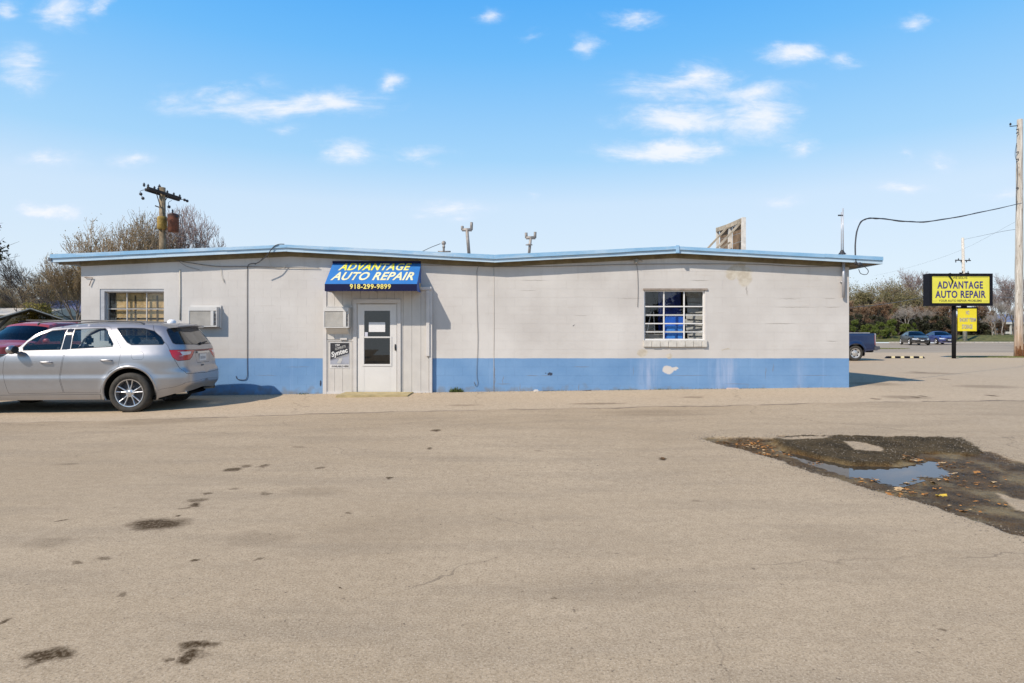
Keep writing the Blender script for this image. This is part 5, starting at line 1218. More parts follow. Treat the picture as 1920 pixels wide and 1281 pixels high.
    mb = MB(); c = Vector((-.52, -.38, 1.14)); pts = [c + Vector((-.19 * math.sin(a) * .35, .19 * math.cos(a), .19 * math.sin(a))) for a in np.linspace(0, 2 * math.pi, 25)]; mb.tube(pts, .014, 6, cap=False); mb.tube([c, c + Vector((-.2, 0, -.08))], .03, 6); mb.build('steering_wheel', BLKP, root, smooth=True)
    mb = MB(); mb.box(-2.0, 2.2, -.72, .72, .50, .54); mb.build('cabin_floor', GAPM, root)
suv_extra(suv, Bs)

# ---------------------------------------------------------------- red suv behind it
REDP = carpaint('maroon_paint', (.34, .045, .045), .1, .4)
Br = Body(rear=[(.3, 2.3), (.8, 2.36), (1.1, 2.33), (1.75, 2.1)], front=[(.3, -2.25), (.7, -2.32), (1.0, -2.2), (1.8, -2.2)],
          width=[(.3, .88), (.6, .92), (1.05, .91), (1.15, .88), (1.6, .73), (1.72, .64), (1.8, .55)], wheels=[(1.42, .37), (-1.36, .37)], R_=.36, arch=.44, n_r=6, n_f=4)
def side_regions(wins, doors, hlx=-2.0, hz=(.62, .76), tail=None, tailz=None, glasszr=None, extra=None):
    def fn(B):
        out = []
        S = lambda pts: [(B.s_side(x, z), z) for x, z in pts]
        if extra: out += extra(B, S)
        for w_ in wins: out.append(('side_window', S(w_), .012, 'window_trim'))
        if glasszr: z0, z1, y0, y1 = glasszr; out.append(('rear_window', [(B.S1 + .05, z1), (B.s_rear(y1, z1), z1), (B.s_rear(y0, z0), z0), (B.S1 + .05, z0)], .012, 'window_trim.rear'))
        if tail: out.append(('tail_light', [(B.s_side(tail[0], tail[2]), tail[2]), (B.s_rear(tail[1], tail[2]), tail[2]), (B.s_rear(tail[1], tail[3]), tail[3]), (B.s_side(tail[0], tail[3]), tail[3])], .004, None))
        for d_ in doors: out.append(('door', S(d_), .006, None))
        out.append(('headlight', [(B.s_side(hlx, hz[1]), hz[1]), (B.s_front(.72, hz[1] + .02), hz[1] + .02), (B.s_front(.42, hz[1] - .02), hz[1] - .02), (B.s_front(.46, hz[0]), hz[0]), (B.s_front(.75, hz[0]), hz[0]), (B.s_side(hlx - .05, hz[0] + .03), hz[0] + .03)], .004, None))
        out.append(('grille', [(B.s_front(.40, hz[1] - .02), hz[1] - .02), (B.S0 - .05, hz[1] - .02), (B.S0 - .05, hz[0] - .16), (B.s_front(.30, hz[0] - .16), hz[0] - .16)], .006, None))
        out.append(('lower_grille', [(B.s_front(.60, .42), .42), (B.S0 - .05, .42), (B.S0 - .05, .30), (B.s_front(.55, .30), .30)], .004, None))
        return out
    return fn
cm = {'side_window': glass_mat('car_glass', (.12, .13, .15), 1.2, .01), 'rear_window': DG, 'windshield': glass_mat('windshield_glass', (.22, .25, .29), 1.1, .01), 'rear_glass': DG, 'window_trim': BLKP, 'window_trim.rear': BLKP, 'tail_light': REDL, 'headlight': HEADL, 'grille': BLKP, 'lower_grille': BLKP}
cen = {'body', 'rear_window', 'window_trim.rear', 'grille', 'lower_grille', 'tailgate'}
redp = dict(B=Br, paint=REDP, sill=.3, step=.07, regions=side_regions([[(-.82, 1.12), (-.42, 1.5), (-.1, 1.6), (.15, 1.62), (.12, 1.12)], [(.2, 1.12), (.22, 1.62), (1.0, 1.62), (1.05, 1.12)], [(1.15, 1.14), (1.1, 1.62), (1.85, 1.60), (2.0, 1.16)]],
            [[(-.9, 1.1), (-.44, 1.54), (-.1, 1.64), (.18, 1.66), (.16, .36), (-.9, .36)], [(.19, 1.66), (1.05, 1.66), (1.10, 1.1), (1.02, .85), (.9, .5), (.85, .36), (.17, .36)]], tail=(2.15, .66, 1.25, .85), glasszr=(1.15, 1.6, .7, .62)),
            top=[('front', .92), (-2.0, .98), (-1.15, 1.10), (-1.0, 1.13), (-.6, 1.45), (-.35, 1.64), (0, 1.70), (1.2, 1.72), (1.9, 1.69), ('rear', 1.66)], bottom=[('front', .3), (0, .3), ('rear', .35)], cuts=[(-1.02, 1.13), (-.44, 1.57)], topnames=['hood', 'windshield', 'roof'],
            crown=lambda x, z: .06, bow=lambda x, z: .12 * max(0, 1 - abs(x + .75) / .9), mats=cm, central=cen, lin=(-2.0, 2.05, 1.0), spokes=5, rim=MATS['alloy'], wk='plain')
def plain_inside(root, zr=1.1):
    for (x, y) in ((-.1, -.36), (-.1, .36), (.85, -.36), (.85, .36)):
        mb = MB(); mb.bbox(x + .12, x + .28, y - .23, y + .23, .6, zr + .12, .06); mb.bbox(x + .18, x + .27, y - .12, y + .12, zr + .15, zr + .30, .04); mb.build('seat', SEATM, root)
    mb = MB(); mb.bbox(-1.1, -.75, -.7, .7, .7, zr - .04, .04); mb.build('dashboard', BLKP, root)
red, _ = build_vehicle('red_suv', (-15.45, 20.0, .03), R(86), 'maroon suv with dark windscreen parked behind the silver suv', 'car', redp); plain_inside(red)
for sgn in (-1, 1): mb = MB(); mb.tube([(-.1, sgn * .58, 1.77), (1.6, sgn * .58, 1.79)], .02, 6); mb.build('roof_rail', BLKP, red)
for x_ in (.2, 1.1): mb = MB(); mb.tube([(x_, -.58, 1.80), (x_, .58, 1.81)], .018, 6); mb.build('roof_rack_bar', BLKP, red)
for sgn in (-1, 1): mb = MB(); mb.ball((-.85, sgn * 1.02, 1.15), (.07, .11, .08), 10, 8); mb.build('mirror', REDP, red, smooth=True)

# ---------------------------------------------------------------- two saloons on the road
def sedan(name, loc, rz, label, paint):
    Bd = Body(rear=[(.25, 2.3), (.6, 2.4), (.95, 2.38), (1.5, 2.38)], front=[(.25, -2.3), (.5, -2.38), (.75, -2.30), (1.5, -2.3)],
              width=[(.2, .85), (.5, .915), (.7, .915), (.92, .885), (1.0, .83), (1.3, .62), (1.42, .52), (1.5, .45)], wheels=[(1.42, .34), (-1.38, .34)], R_=.335, arch=.39, n_r=4.5, n_f=3.4)
    spd = dict(B=Bd, paint=paint, sill=.22, step=.09, regions=side_regions([[(-.75, .97), (-.2, 1.28), (.18, 1.34), (.15, .97)], [(.22, .97), (.25, 1.34), (.8, 1.28), (1.2, 1.02)]], [[(-.85, .95), (-.22, 1.32), (.2, 1.37), (.18, .30), (-.85, .30)], [(.21, 1.37), (.85, 1.32), (1.2, .98), (1.05, .6), (.95, .3), (.19, .3)]], hlx=-1.85, hz=(.58, .70), tail=(1.95, .4, .90, .74)),
               top=[('front', .72), (-1.9, .80), (-1.2, .93), (-.95, .97), (-.5, 1.2), (-.15, 1.37), (.2, 1.41), (.6, 1.39), (.95, 1.28), (1.5, 1.04), (2.0, 1.02), ('rear', .98)], bottom=[('front', .2), (0, .22), ('rear', .28)],
               cuts=[(-.97, .97), (-.16, 1.365), (.72, 1.36), (1.52, 1.04)], topnames=['hood', 'windshield', 'roof', 'rear_glass', 'boot_lid'], crown=lambda x, z: .045, bow=lambda x, z: .10 * max(0, 1 - abs(x + .6) / .8) - .1 * max(0, 1 - abs(x - 1.1) / .6), mats=cm, central=cen, lin=(-2.0, 2.1, .88), spokes=5, rim=MATS['alloy'], tw=.21, wk='plain')
    r_, _ = build_vehicle(name, loc, rz, label, 'car', spd, 'saloons driving on the road'); plain_inside(r_, .92)
    for sgn in (-1, 1): mb = MB(); mb.ball((-.7, sgn * .98, 1.0), (.06, .10, .06), 10, 8); mb.build('mirror', paint, r_, smooth=True)
    mb = MB(); q = [(-2.40 + .12 * abs(t) ** 2, .42 * t, .66 - .14 * (1 - abs(t))) for t in np.linspace(-1, 1, 9)]; mb.tube(q, .02, 6); mb.build('chrome_strip', CHR, r_)
    mb = MB(); mb.box(-2.42, -2.405, -.15, .15, .46, .54); mb.build('number_plate', MATS['plate_white'], r_)
    return r_
sedan('dark_saloon', (42.4, 64.6, -.005), R(73), 'dark charcoal saloon driving on the road left of the sign', carpaint('charcoal_paint', (.018, .018, .022), .0, .35, .3))
sedan('blue_saloon', (47.0, 67.4, -.005), R(76), 'deep blue saloon on the road just left of the sign post', carpaint('deep_blue_paint', (.015, .03, .16), .1, .35, .3))

# ---------------------------------------------------------------- navy pickup
NAVY = carpaint('navy_paint', (.010, .026, .085), .3, .35)
Bp = Body(rear=[(.4, 2.75), (1.45, 2.75), (1.95, 2.75)], front=[(.4, -2.75), (.9, -2.8), (1.15, -2.75), (1.95, -2.75)],
          width=[(.4, .95), (.6, .985), (.85, 1.0), (1.1, .985), (1.32, .975), (1.36, .95), (1.8, .78), (1.9, .70), (1.98, .6)], wheels=[(1.66, .385), (-1.9, .385)], R_=.385, arch=.47, n_r=16, n_f=5, flare=.04)
def pick_extra(B, S):
    return [('tail_light', [(B.s_side(2.62, 1.28), 1.28), (B.s_rear(.93, 1.28), 1.28), (B.s_rear(.86, 1.28), 1.28), (B.s_rear(.86, .80), .80), (B.s_side(2.62, .80), .80)], .003, None),
            ('tailgate', [(B.S1 + .05, 1.35), (B.s_rear(.83, 1.35), 1.35), (B.s_rear(.83, .74), .74), (B.S1 + .05, .74)], .006, None),
            ('bed_side', S([(.62, 1.35), (2.60, 1.35), (2.60, .62), (2.2, .62), (2.1, .80), (1.66, .90), (1.2, .80), (1.1, .62), (.62, .60)]), .004, None)]
pickp = dict(B=Bp, paint=NAVY, sill=.42, step=.07, regions=side_regions([[(-1.0, 1.32), (-.62, 1.72), (-.35, 1.76), (-.2, 1.76), (-.2, 1.32)], [(-.12, 1.32), (-.12, 1.76), (.45, 1.74), (.48, 1.32)]], [[(-1.1, 1.3), (-.65, 1.78), (-.17, 1.80), (-.17, .5), (-1.1, .5)], [(-.155, 1.80), (.52, 1.78), (.54, .5), (-.155, .5)]], hlx=-2.6, hz=(.85, 1.02), extra=pick_extra),
             top=[('front', 1.1), (-2.5, 1.18), (-1.3, 1.27), (-1.15, 1.30), (-.8, 1.6), (-.5, 1.82), (.0, 1.86), (.5, 1.82), (.585, 1.6), (.60, 1.36), (1.5, 1.36), (2.5, 1.36), ('rear', 1.36)], bottom=[('front', .45), (0, .44), (2.3, .5), ('rear', .62)],
             cuts=[(-1.17, 1.30), (-.52, 1.81), (.46, 1.83), (.60, 1.36)], topnames=['hood', 'windshield', 'roof', 'rear_glass', None], crown=lambda x, z: .05 if x < .4 else .02, bow=lambda x, z: .12 * max(0, 1 - abs(x + .85) / .7), mats=cm, central=cen, lin=(-2.4, 2.65, 1.15), spokes=6, rim=simple('steel_rim', (.52, .50, .47), .4, metal=.5, var=.1), wk='plate', tw=.26, rimr=.64)
pick_loc = ((1604 - CX) * 30.3 / FOC - 1.66, 31.28, .0)
pick, _ = build_vehicle('pickup_truck', pick_loc, R(0), 'navy blue pickup truck whose bed shows past the right end of the shop', 'pickup truck', pickp)
mb = MB(); mb.box(.62, 2.70, -.88, .88, .80, .84); mb.box(.62, .66, -.9, .9, .84, 1.35); mb.box(2.64, 2.70, -.88, .88, .84, 1.35); mb.box(.62, 2.70, -.925, -.88, .84, 1.352); mb.box(.62, 2.70, .88, .925, .84, 1.352); mb.build('bed_liner', simple('bed_liner_grey', (.30, .31, .34), .6), pick)
mb = MB(); mb.bbox(.66, 2.40, -.96, -.90, 1.362, 1.40, .01); mb.bbox(.66, 2.40, .90, .96, 1.362, 1.40, .01); mb.build('bed_rail', simple('pale_rail', (.45, .46, .50), .4, metal=.4), pick)
mb = MB(); mb.bbox(2.76, 2.92, -.92, .92, .56, .72, .02); mb.bbox(2.60, 2.78, -.985, -.90, .52, .70, .02); mb.bbox(2.60, 2.78, .90, .985, .52, .70, .02); mb.tube([(2.85, 0, .5), (3.02, 0, .5)], .03, 6); mb.build('rear_bumper', simple('dark_chrome', (.14, .14, .16), .3, metal=.7), pick)
mb = MB(); mb.box(2.1, 2.55, -.90, -.86, .42, .56); mb.build('mud_flap', BLKP, pick)


# ================================================================== SIGN, POLES, WHEEL STOP
SD = 32.8; SS = FOC / SD
def sx(px): return (px - CX) / SS
def sz(py): return CZ + (HY - py) / SS
BLKM = simple('black_sign_metal', (.006, .006, .010), .6, var=.3, Specular_IOR_Level=.2); SY = simple('sign_yellow_face', (.72, .66, .07), .45, var=.06, scale=1.5); NV = simple('sign_navy_ink', (.035, .03, .16), .5, var=.1); GRN = simple('sign_dark_ink', (.10, .10, .04), .5)
sg = thing('pylon_sign', (sx(1794), SD + .22, 0), 'yellow pylon sign in a black box on a single black post by the road', 'sign')
mb = MB(); x0, x1, z0, z1 = sx(1742), sx(1861), sz(573.5), sz(513)
mb.box(x0, x1, SD + .02, SD + .48, z0, z1); 
for (a, b, c_, d_) in ((x0, x1, z1 - .14, z1), (x0, x1, z0, z0 + .14), (x0, x0 + .15, z0 + .14, z1 - .14), (x1 - .16, x1, z0 + .14, z1 - .14)): mb.box(a, b, SD - .02, SD + .0195, c_, d_)
mb.build('box', BLKM, sg)
mb = MB(); mb.box(x0 + .152, x1 - .162, SD + .005, SD + .0185, z0 + .142, z1 - .142); mb.build('face', SY, sg)
fy = SD + .004
def stext(s, a, b, ya, yb, mat, bold, **kw): text_mesh(s, 'lettering', (b - a) / SS, (yb - ya) / SS, (sx((a + b) / 2), fy, sz((ya + yb) / 2)), (1, 0, 0), (0, 0, 1), mat, sg, 0, bold, **kw)
stext('WE SOLVE', 1786, 1814, 519, 523.2, GRN, .02); stext('ADVANTAGE', 1757.5, 1843, 527.5, 541.5, NV, .030, spacing=1.12); stext('AUTO REPAIR', 1753.5, 1848.5, 545, 559, NV, .030, spacing=1.08); stext('YOUR AUTO REPAIR PROBLEMS', 1760, 1841, 562, 566, GRN, .02)
mb = MB(); 
for (a, b, y) in ((1750, 1783, 520), (1817, 1853, 520), (1749, 1757, 564.5), (1844, 1853, 564.5)): mb.box(sx(a), sx(b), fy - .003, fy, sz(y + .2), sz(y - .2))
mb.build('rule', GRN, sg)
mb = MB(); q = [(sx(1779), sz(516)), (sx(1783), sz(519)), (sx(1788), sz(527)), (sx(1786), sz(533)), (sx(1784), sz(526)), (sx(1778), sz(518.5))]; mb.prism(q, fy - .01, fy - .004); mb.tube([(sx(1776), fy - .02, sz(514)), (sx(1781), fy - .05, sz(512.5)), (sx(1786), fy - .03, sz(516))], .02, 5); mb.build('torn_hole', simple('torn_dark', (.02, .03, .01), .8), sg)
mb = MB(); mb.tube([(sx(1794), SD + .22, -.2), (sx(1794), SD + .22, z0)], .10, 14); mb.build('post', simple('post_black', (.010, .010, .011), .7, var=.4, scale=6, Specular_IOR_Level=.2), sg, smooth=True)
sm = thing('storage_sign', (sx(1816), SD + .1, sz(622)), 'small bright yellow storage sign hanging under the pylon sign', 'sign')
mb = MB(); a, b, c_, d_ = sx(1798.5), sx(1833.5), sz(621), sz(578.5); mb.box(a, b, SD + .08, SD + .12, c_, d_); mb.build('panel', simple('bright_yellow_panel', (.76, .62, .02), .45, var=.06), sm)
mb = MB(); mb.box(a - .03, b + .05, SD + .07, SD + .16, d_, d_ + .07); mb.box(b, b + .04, SD + .07, SD + .16, c_, d_); mb.box(a + .2, a + .5, SD + .1, SD + .14, d_ + .07, z0); mb.tube([(sx(1794), SD + .22, d_ - .1), (a + .1, SD + .12, d_ - .1)], .02, 6); mb.build('frame', BLKM, sm)
fy = SD + .079; _sg = sg; 
def smtext(s, a, b, ya, yb, mat, bold): text_mesh(s, 'lettering', (b - a) / SS, (yb - ya) / SS, (sx((a + b) / 2), fy, sz((ya + yb) / 2)), (1, 0, 0), (0, 0, 1), mat, sm, 0, bold)
GI = simple('grey_lettering', (.30, .29, .33), .5, var=.3, scale=8)
smtext('NO', 1813, 1819.5, 582.5, 590, GI, .03); smtext('SHORT TERM', 1801, 1832, 596, 603.5, GI, .03); smtext('STORAGE', 1805.5, 1825.5, 608.5, 617, GI, .03)
# striped wheel stop
ws = thing('wheel_stop', (sx(1696), 33.2, 0), 'black and pale yellow striped wheel stop on the lot behind the pickup', 'wheel stop')
s34 = FOC / 33.2; a, b = (1659.5 - CX) / s34, (1733.5 - CX) / s34; L_ = b - a; pf = [(33.1, .0), (33.14, .11), (33.26, .11), (33.3, .0)]
mb = MB(); 
mb.prism([(a + .12, .112), (b - .12, .112), (b, .0), (a, .0)], 33.12, 33.28); mb.build('bar', BLKM, ws)
for i in range(4):
    c0 = a + L_ * (.14 + .235 * i); mb = MB(); mb.box(c0, c0 + L_ * .085, 33.112, 33.288, .012, .117); mb.build('stripe', simple('stripe_yellow', (.72, .62, .36), .6, var=.15), ws)

m, N = new_mat('pole_wood'); p = N.obj(); pw = N.pos()
c = N.mix(N.mr(N.noise(N.vm('MULTIPLY', p, (9, 9, .5)), 1.4, 5, .7), .35, .65), (0.28, 0.245, 0.20), (0.64, 0.60, 0.54))
c = N.mix(N.mr(N.noise(N.vm('MULTIPLY', p, (5, 5, 1.2)), 1.6, 4, .7), .58, .70), c, (0.17, 0.12, 0.08))
c = N.mix(N.math('MULTIPLY', N.mr(N.math('ADD', N.sep(p)[2], N.math('MULTIPLY', N.noise(p, 2.5, 4), 1.6)), 4.0, 1.2), .75), c, N.mix(N.mr(N.noise(N.vm('MULTIPLY', p, (10, 10, .8)), 1.4, 4), .4, .6), (0.17, 0.075, 0.03), (0.42, 0.24, 0.11)))
finish(m, N, c, .9, 0, N.bump(N.noise(N.vm('MULTIPLY', p, (14, 14, .7)), 1.5, 4), .8, .03)); POLEW = m
OLIVE = simple('olive_pole_wood', (.20, .155, .10), .9, var=.5, scale=4); ARMW = simple('dark_crossarm', (.045, .04, .038), .9, var=.4, scale=6); INS = simple('insulator', (.03, .03, .035), .3)
def insul(mb, p, r=.05, h=.14): mb.lathe([(0, 0), (r * .5, 0), (r, h * .25), (r * .6, h * .4), (r, h * .55), (r * .5, h * .8), (0, h)], 8, tuple(p), 'z')

# big pole at the right edge
PD = 35.2; ps = FOC / PD; t = thing('utility_pole', ((1910 - CX) / ps, PD, 0), 'tall thick weathered utility pole at the right edge beside the road', 'utility pole')
pb = Vector(((1910 - CX) / ps, PD, -.1)); ptp = Vector(((1917.5 - CX) / ps, PD + .2, CZ + (HY - 222) / ps)); r_ = random.Random(4)
mb = MB(); pts = []; rad = []
for i in range(26):
    k = i / 25; pts.append(pb.lerp(ptp, k) + Vector((r_.gauss(0, .006), 0, 0))); rad.append((.225 - .085 * k) * (1.06 if i == 0 else 1) * r_.uniform(.985, 1.015))
mb.tube(pts, rad, 16); mb.build('pole', POLEW, t, smooth=True)
mb = MB(); e = pb.lerp(ptp, .975); mb.tube([e, e + Vector((-.55, -.1, .0)) + Vector((-.1, 0, -.09))], .025, 6); insul(mb, e + Vector((-.62, -.1, -.03)), .06, .16); mb.build('standoff', INS, t)
mb = MB(); e = pb.lerp(ptp, .72); mb.tube(spline([pb.lerp(ptp, .9) + Vector((-.22, -.05, 0)), pb.lerp(ptp, .85) + Vector((-.30, -.05, 0)), pb.lerp(ptp, .80) + Vector((-.2, -.1, 0)), pb.lerp(ptp, .70) + Vector((-.22, -.08, 0)), pb.lerp(ptp, .62) + Vector((-.24, -.08, 0))]), .014, 5); mb.build('ground_wire', INS, t)
mb = MB(); 
for k in (.955, .94, .86, .83, .71): e = pb.lerp(ptp, k); mb.tube([e + Vector((-.28, -.1, 0)), e + Vector((-.16, -.12, .02))], .03, 6)
mb.build('bolt', INS, t)
mb = MB(); e = pb.lerp(ptp, .015)
for i in range(14): a = r_.uniform(-2.9, -.2); mb.beam(pb + Vector((.23 * math.cos(a), .23 * math.sin(a), .1)), pb + Vector((.232 * math.cos(a), .232 * math.sin(a), r_.uniform(.35, .85))), .05, .02)
mb.build('splintered_base', simple('splinters', (.16, .07, .03), .9, var=.5, scale=10), t)

# pole with transformers behind the shop
PD2 = 30.0; p2 = FOC / PD2; X2 = (304.5 - CX) / p2; zt2 = CZ + (HY - 352) / p2
t = thing('utility_pole', (X2, PD2, 0), 'short pole with tilted crossarms and rusty transformer rising behind the left gable', 'utility pole')
mb = MB(); mb.tube([(X2, PD2, -.1), (X2, PD2, zt2)], [.165, .14], 14); mb.build('pole', OLIVE, t, smooth=True)
A_ = W(271, 353, 28.7); B_ = W(341, 375, 31.5); A_.y -= .0
for j, off in enumerate((-.16, .16)):
    mb = MB(); dd = (B_ - A_).normalized(); sd = Vector((dd.y, -dd.x, 0)) * off; mb.beam(A_ + sd + dd * (.0 if j else .3), B_ + sd - dd * (.35 if j else 0), .10, .13); mb.build('crossarm', ARMW, t)
for k in (.02, .12, .28, .38, .62, .80, .97): mb = MB(); insul(mb, A_.lerp(B_, k) + Vector((0, -.1, .06)), .06, .2); mb.build('insulator', INS, t, smooth=True)
for (px, py, D_) in ((264, 364, 28.6), (268, 372, 28.6), (346, 375, 31.7), (351, 377, 31.8), (317, 388, 29.6)): q = W(px, py, D_); mb = MB(); mb.ball(tuple(q), (.075, .075, .075), 8, 6); mb.build('insulator', INS, t, smooth=True)
mb = MB(); insul(mb, W(299, 356, 30), .08, .28); mb.build('insulator', INS, t, smooth=True)
mb = MB(); mb.tube(spline([A_ + Vector((.3, -.1, -.05)), W(264, 358, 28.6), W(264, 364, 28.6), W(268, 372, 28.6)]), .012, 4); mb.tube(spline([B_ + Vector((-.2, -.1, -.03)), W(346, 374, 31.7), W(351, 377, 31.8)]), .015, 4); mb.tube(spline([W(322, 376, 30), W(316, 380, 29.6), W(317, 388, 29.6)]), .012, 4); mb.build('jumper', INS, t)
mb = MB()
for (a, b) in ((A_.lerp(B_, .35), (X2, PD2 - .15, zt2 - 1.0)), (A_.lerp(B_, .66), (X2, PD2 - .15, zt2 - 1.0))): mb.beam(a + Vector((0, -.18, -.05)), b, .03, .03)
mb.tube([W(291, 386, 29.9), W(299, 389, 29.9), W(304, 398, 29.9)], .03, 5); mb.build('brace', ARMW, t)
mb = MB(); q = W(304, 420, 29.9); mb.lathe([(.0, .35), (.19, .35), (.22, .30), (.22, -.22), (.19, -.27), (0, -.27)], 16, tuple(q), 'z'); mb.build('sleeve', simple('ochre_metal', (.28, .19, .05), .7, var=.4, scale=5), t, smooth=True, auto=40)
mb = MB(); q = W(325, 419, 29.7); mb.lathe([(.0, .46), (.18, .46), (.25, .40), (.25, -.38), (.22, -.42), (0, -.42)], 20, tuple(q), 'z'); tr = mb.build('transformer', simple('rusty_transformer', (.12, .035, .015), .6, var=.9, scale=2.5), t, smooth=True, auto=40); tr['_o'] = list(t.location)
mb = MB(); insul(mb, q + Vector((0, -.05, .44)), .05, .26); mb.ball(tuple(q + Vector((.24, -.12, .30))), .06); mb.beam(q + Vector((-.25, 0, .2)), q + Vector((-.5, .2, .2)), .06, .06); mb.beam(q + Vector((-.25, 0, -.25)), q + Vector((-.5, .2, -.25)), .06, .06); mb.build('bushing', INS, tr)
mb = MB(); mb.tube(spline([q + Vector((.24, -.1, .33)), q + Vector((.42, -.1, .40)), q + Vector((.50, -.1, .1)), q + Vector((.46, -.1, -.4)), q + Vector((.35, -.1, -.65)), q + Vector((.25, -.1, -.7))]), .013, 5); mb.tube(spline([q + Vector((.24, -.1, .30)), q + Vector((.36, -.1, .32)), q + Vector((.40, -.1, .0)), q + Vector((.36, -.1, -.5)), q + Vector((.25, -.1, -.7))]), .010, 5); mb.build('lead', INS, t)
sky_cable([(322, 440, 29.9), (335, 443, 27), (360, 452, 22), (398, 466, 16)], .014, 'dark service wire sloping from the transformer pole to the roof', 'service_cable')

# distant pole behind the pylon sign
PD3 = 66.0; p3 = FOC / PD3; X3 = (1805 - CX) / p3
t = thing('utility_pole', (X3, PD3 + 11, .4), 'pale distant pole with crossarms rising behind the pylon sign', 'utility pole')
p3 = FOC / (PD3 + 11); X3 = (1805 - CX) / p3; t.location.x = X3; t['_o'] = list(t.location)
mb = MB(); mb.tube([(X3 + .3, PD3 + 11, .0), (X3, PD3 + 11, CZ + (HY - 446) / p3)], [.26, .15], 10); mb.build('pole', simple('pale_pole_wood', (.52, .48, .42), .9, var=.3), t, smooth=True)
for (ya, w0, w1) in ((488, -14, 15), (512, -6, 12)):
    mb = MB(); z = CZ + (HY - ya) / p3; mb.beam((X3 + w0 / p3, PD3 + 11, z), (X3 + w1 / p3, PD3 + 11, z - .05), .10, .12); mb.build('crossarm', ARMW, t)
    for k in range(w0, w1 + 1, 5): mb = MB(); insul(mb, (X3 + k / p3, PD3 + 10.9, z - .30 + .3 * (k % 2)), .07, .26); mb.build('insulator', INS, t)
p4_ = FOC / 78.0
mb = MB(); mb.tube([((1792 - CX) / p4_, 78, 0), ((1787 - CX) / p4_, 78, CZ + (HY - 560) / p4_)], [.24, .2], 10); solo(mb, 'wooden_post', simple('brown_pole', (.34, .27, .20), .9, var=.3), ((1792 - CX) / p4_, 78, 0), 'brown wooden post behind the sign post among the thickets', 'post', smooth=True)

WIRE = simple('thin_wire', (.10, .10, .11), .6)
for (pts, r, lb) in (([(1917, 430, 35.2), (1880, 434, 45), (1808, 449, 77)], .012, 'thin overhead wire from the thick right pole to the distant pole'),
                     ([(1590, 577, 45), (1660, 570, 50), (1740, 556, 60), (1880, 530, 90)], .022, 'dark overhead wire crossing the thicket left of the sign'),
                     ([(1862, 556, 60), (1900, 559, 48), (1925, 562, 42)], .02, 'low overhead wire between the pylon sign and the thick pole'),
                     ([(1862, 543, 60), (1900, 543, 48), (1925, 544, 42)], .016, 'middle overhead wire between the pylon sign and the thick pole'),
                     ([(1640, 517, 60), (1700, 503, 50), (1800, 470, 42), (1915, 410, 35.3)], .0045, 'faint overhead wire climbing across the sky towards the thick pole')):
    sky_cable(pts, r, lb, 'overhead_wire', mat=WIRE)

# ================================================================== CARPORT, HOUSES
CG = simple('carport_sheet', (.50, .49, .45), .5, var=.1, scale=1.5, metal=.2); CGT = simple('carport_roof_tan', (.55, .50, .42), .5, var=.1); STL = simple('dark_steel', (.05, .05, .055), .5)
cD = 46.0; ap = W(57, 578, cD); cdir = Vector((ap.x, ap.y, 0)).normalized(); crz = math.atan2(cdir.y, cdir.x) - math.pi / 2; zr_ = ap.z; ze_ = zr_ - .86; hw = 2.15; cl = 7.0
cp = thing('carport', (ap.x, ap.y, 0), 'open metal carport with low gabled roof behind the maroon suv', 'carport', None, crz, local=True)
for s in (-1, 1):
    n = 14
    for i in range(n):
        y0 = cl * i / n; y1 = y0 + cl / n - .02; mb = MB(); mb.prism([(s * .01, zr_), (s * hw, ze_), (s * hw, ze_ - .03), (s * .01, zr_ - .03)], y0, y1); mb.build('roof_sheet', CG, cp)
mb = MB()
for s in (-1, 1): mb.prism([(s * .001, zr_ + .03), (s * hw, ze_ + .03), (s * hw, ze_ - .06), (s * .001, zr_ - .06)], -.04, -.005)
mb.build('gable_trim', simple('pale_trim', (.46, .45, .42), .5), cp)
for y in (.3, cl / 2, cl - .3):
    for s in (-1, 1):
        mb = MB(); mb.beam((s * hw * .97, y, 0), (s * hw * .97, y, ze_ - .02), .09, .09); mb.build('post', STL, cp)
        mb = MB(); mb.beam((0, y, zr_ - .08), (s * hw, y, ze_ - .06), .08, .08); mb.beam((s * hw * .97, y, ze_ - .75), (s * hw * .55, y, ze_ - .05 + (zr_ - ze_) * .45), .08, .08); mb.build('truss', STL, cp)
mb = MB(); mb.box(-hw, hw, cl, cl + .04, .9, ze_ + .2); mb.build('back_panel', CG, cp)
q = W(0, 577, 50)
sh = thing('metal_shed', (W(10, 620, 52).x, 53, 0), 'flat tan metal shed roof left of the carport peak', 'shed')
xa, xb = W(-160, 600, 51).x, W(52, 600, 51).x
mb = MB(); mb.box(xa, xb, 51.5, 57, 0, W(0, 590, 51).z - .02); mb.build('wall', simple('shed_wall', (.30, .29, .26), .7), sh)
mb = MB(); mb.prism([(51, W(0, 590, 51).z), (56, W(0, 578, 51).z + .2), (57.5, W(0, 590, 51).z), (51, W(0, 590, 51).z - .06)], xa - .3, xb + .1, axis='x'); mb.build('roof', CGT, sh)
hb = thing('bungalow', (W(110, 570, 58).x, 61, 0), 'low white house with slate blue roof beyond the carport', 'house')
hx0, hx1 = W(40, 580, 58).x, W(200, 580, 58).x; zw_ = W(0, 585, 58).z; zr2 = W(0, 563, 62).z
mb = MB(); mb.box(hx0 + .3, hx1 - .3, 58.3, 66, 0, zw_); mb.build('wall', simple('white_siding', (.62, .62, .60), .7), hb)
m, N = new_mat('slate_blue_shingle'); p = N.pos(); br = N.node('ShaderNodeTexBrick', {'Vector': N.comb(N.sep(p)[0], N.sep(p)[2], 0), 'Scale': 2.2, 'Color1': (.10, .11, .19, 1), 'Color2': (.17, .18, .28, 1), 'Mortar': (.06, .06, .09, 1)}); finish(m, N, br.outputs[0], .9)
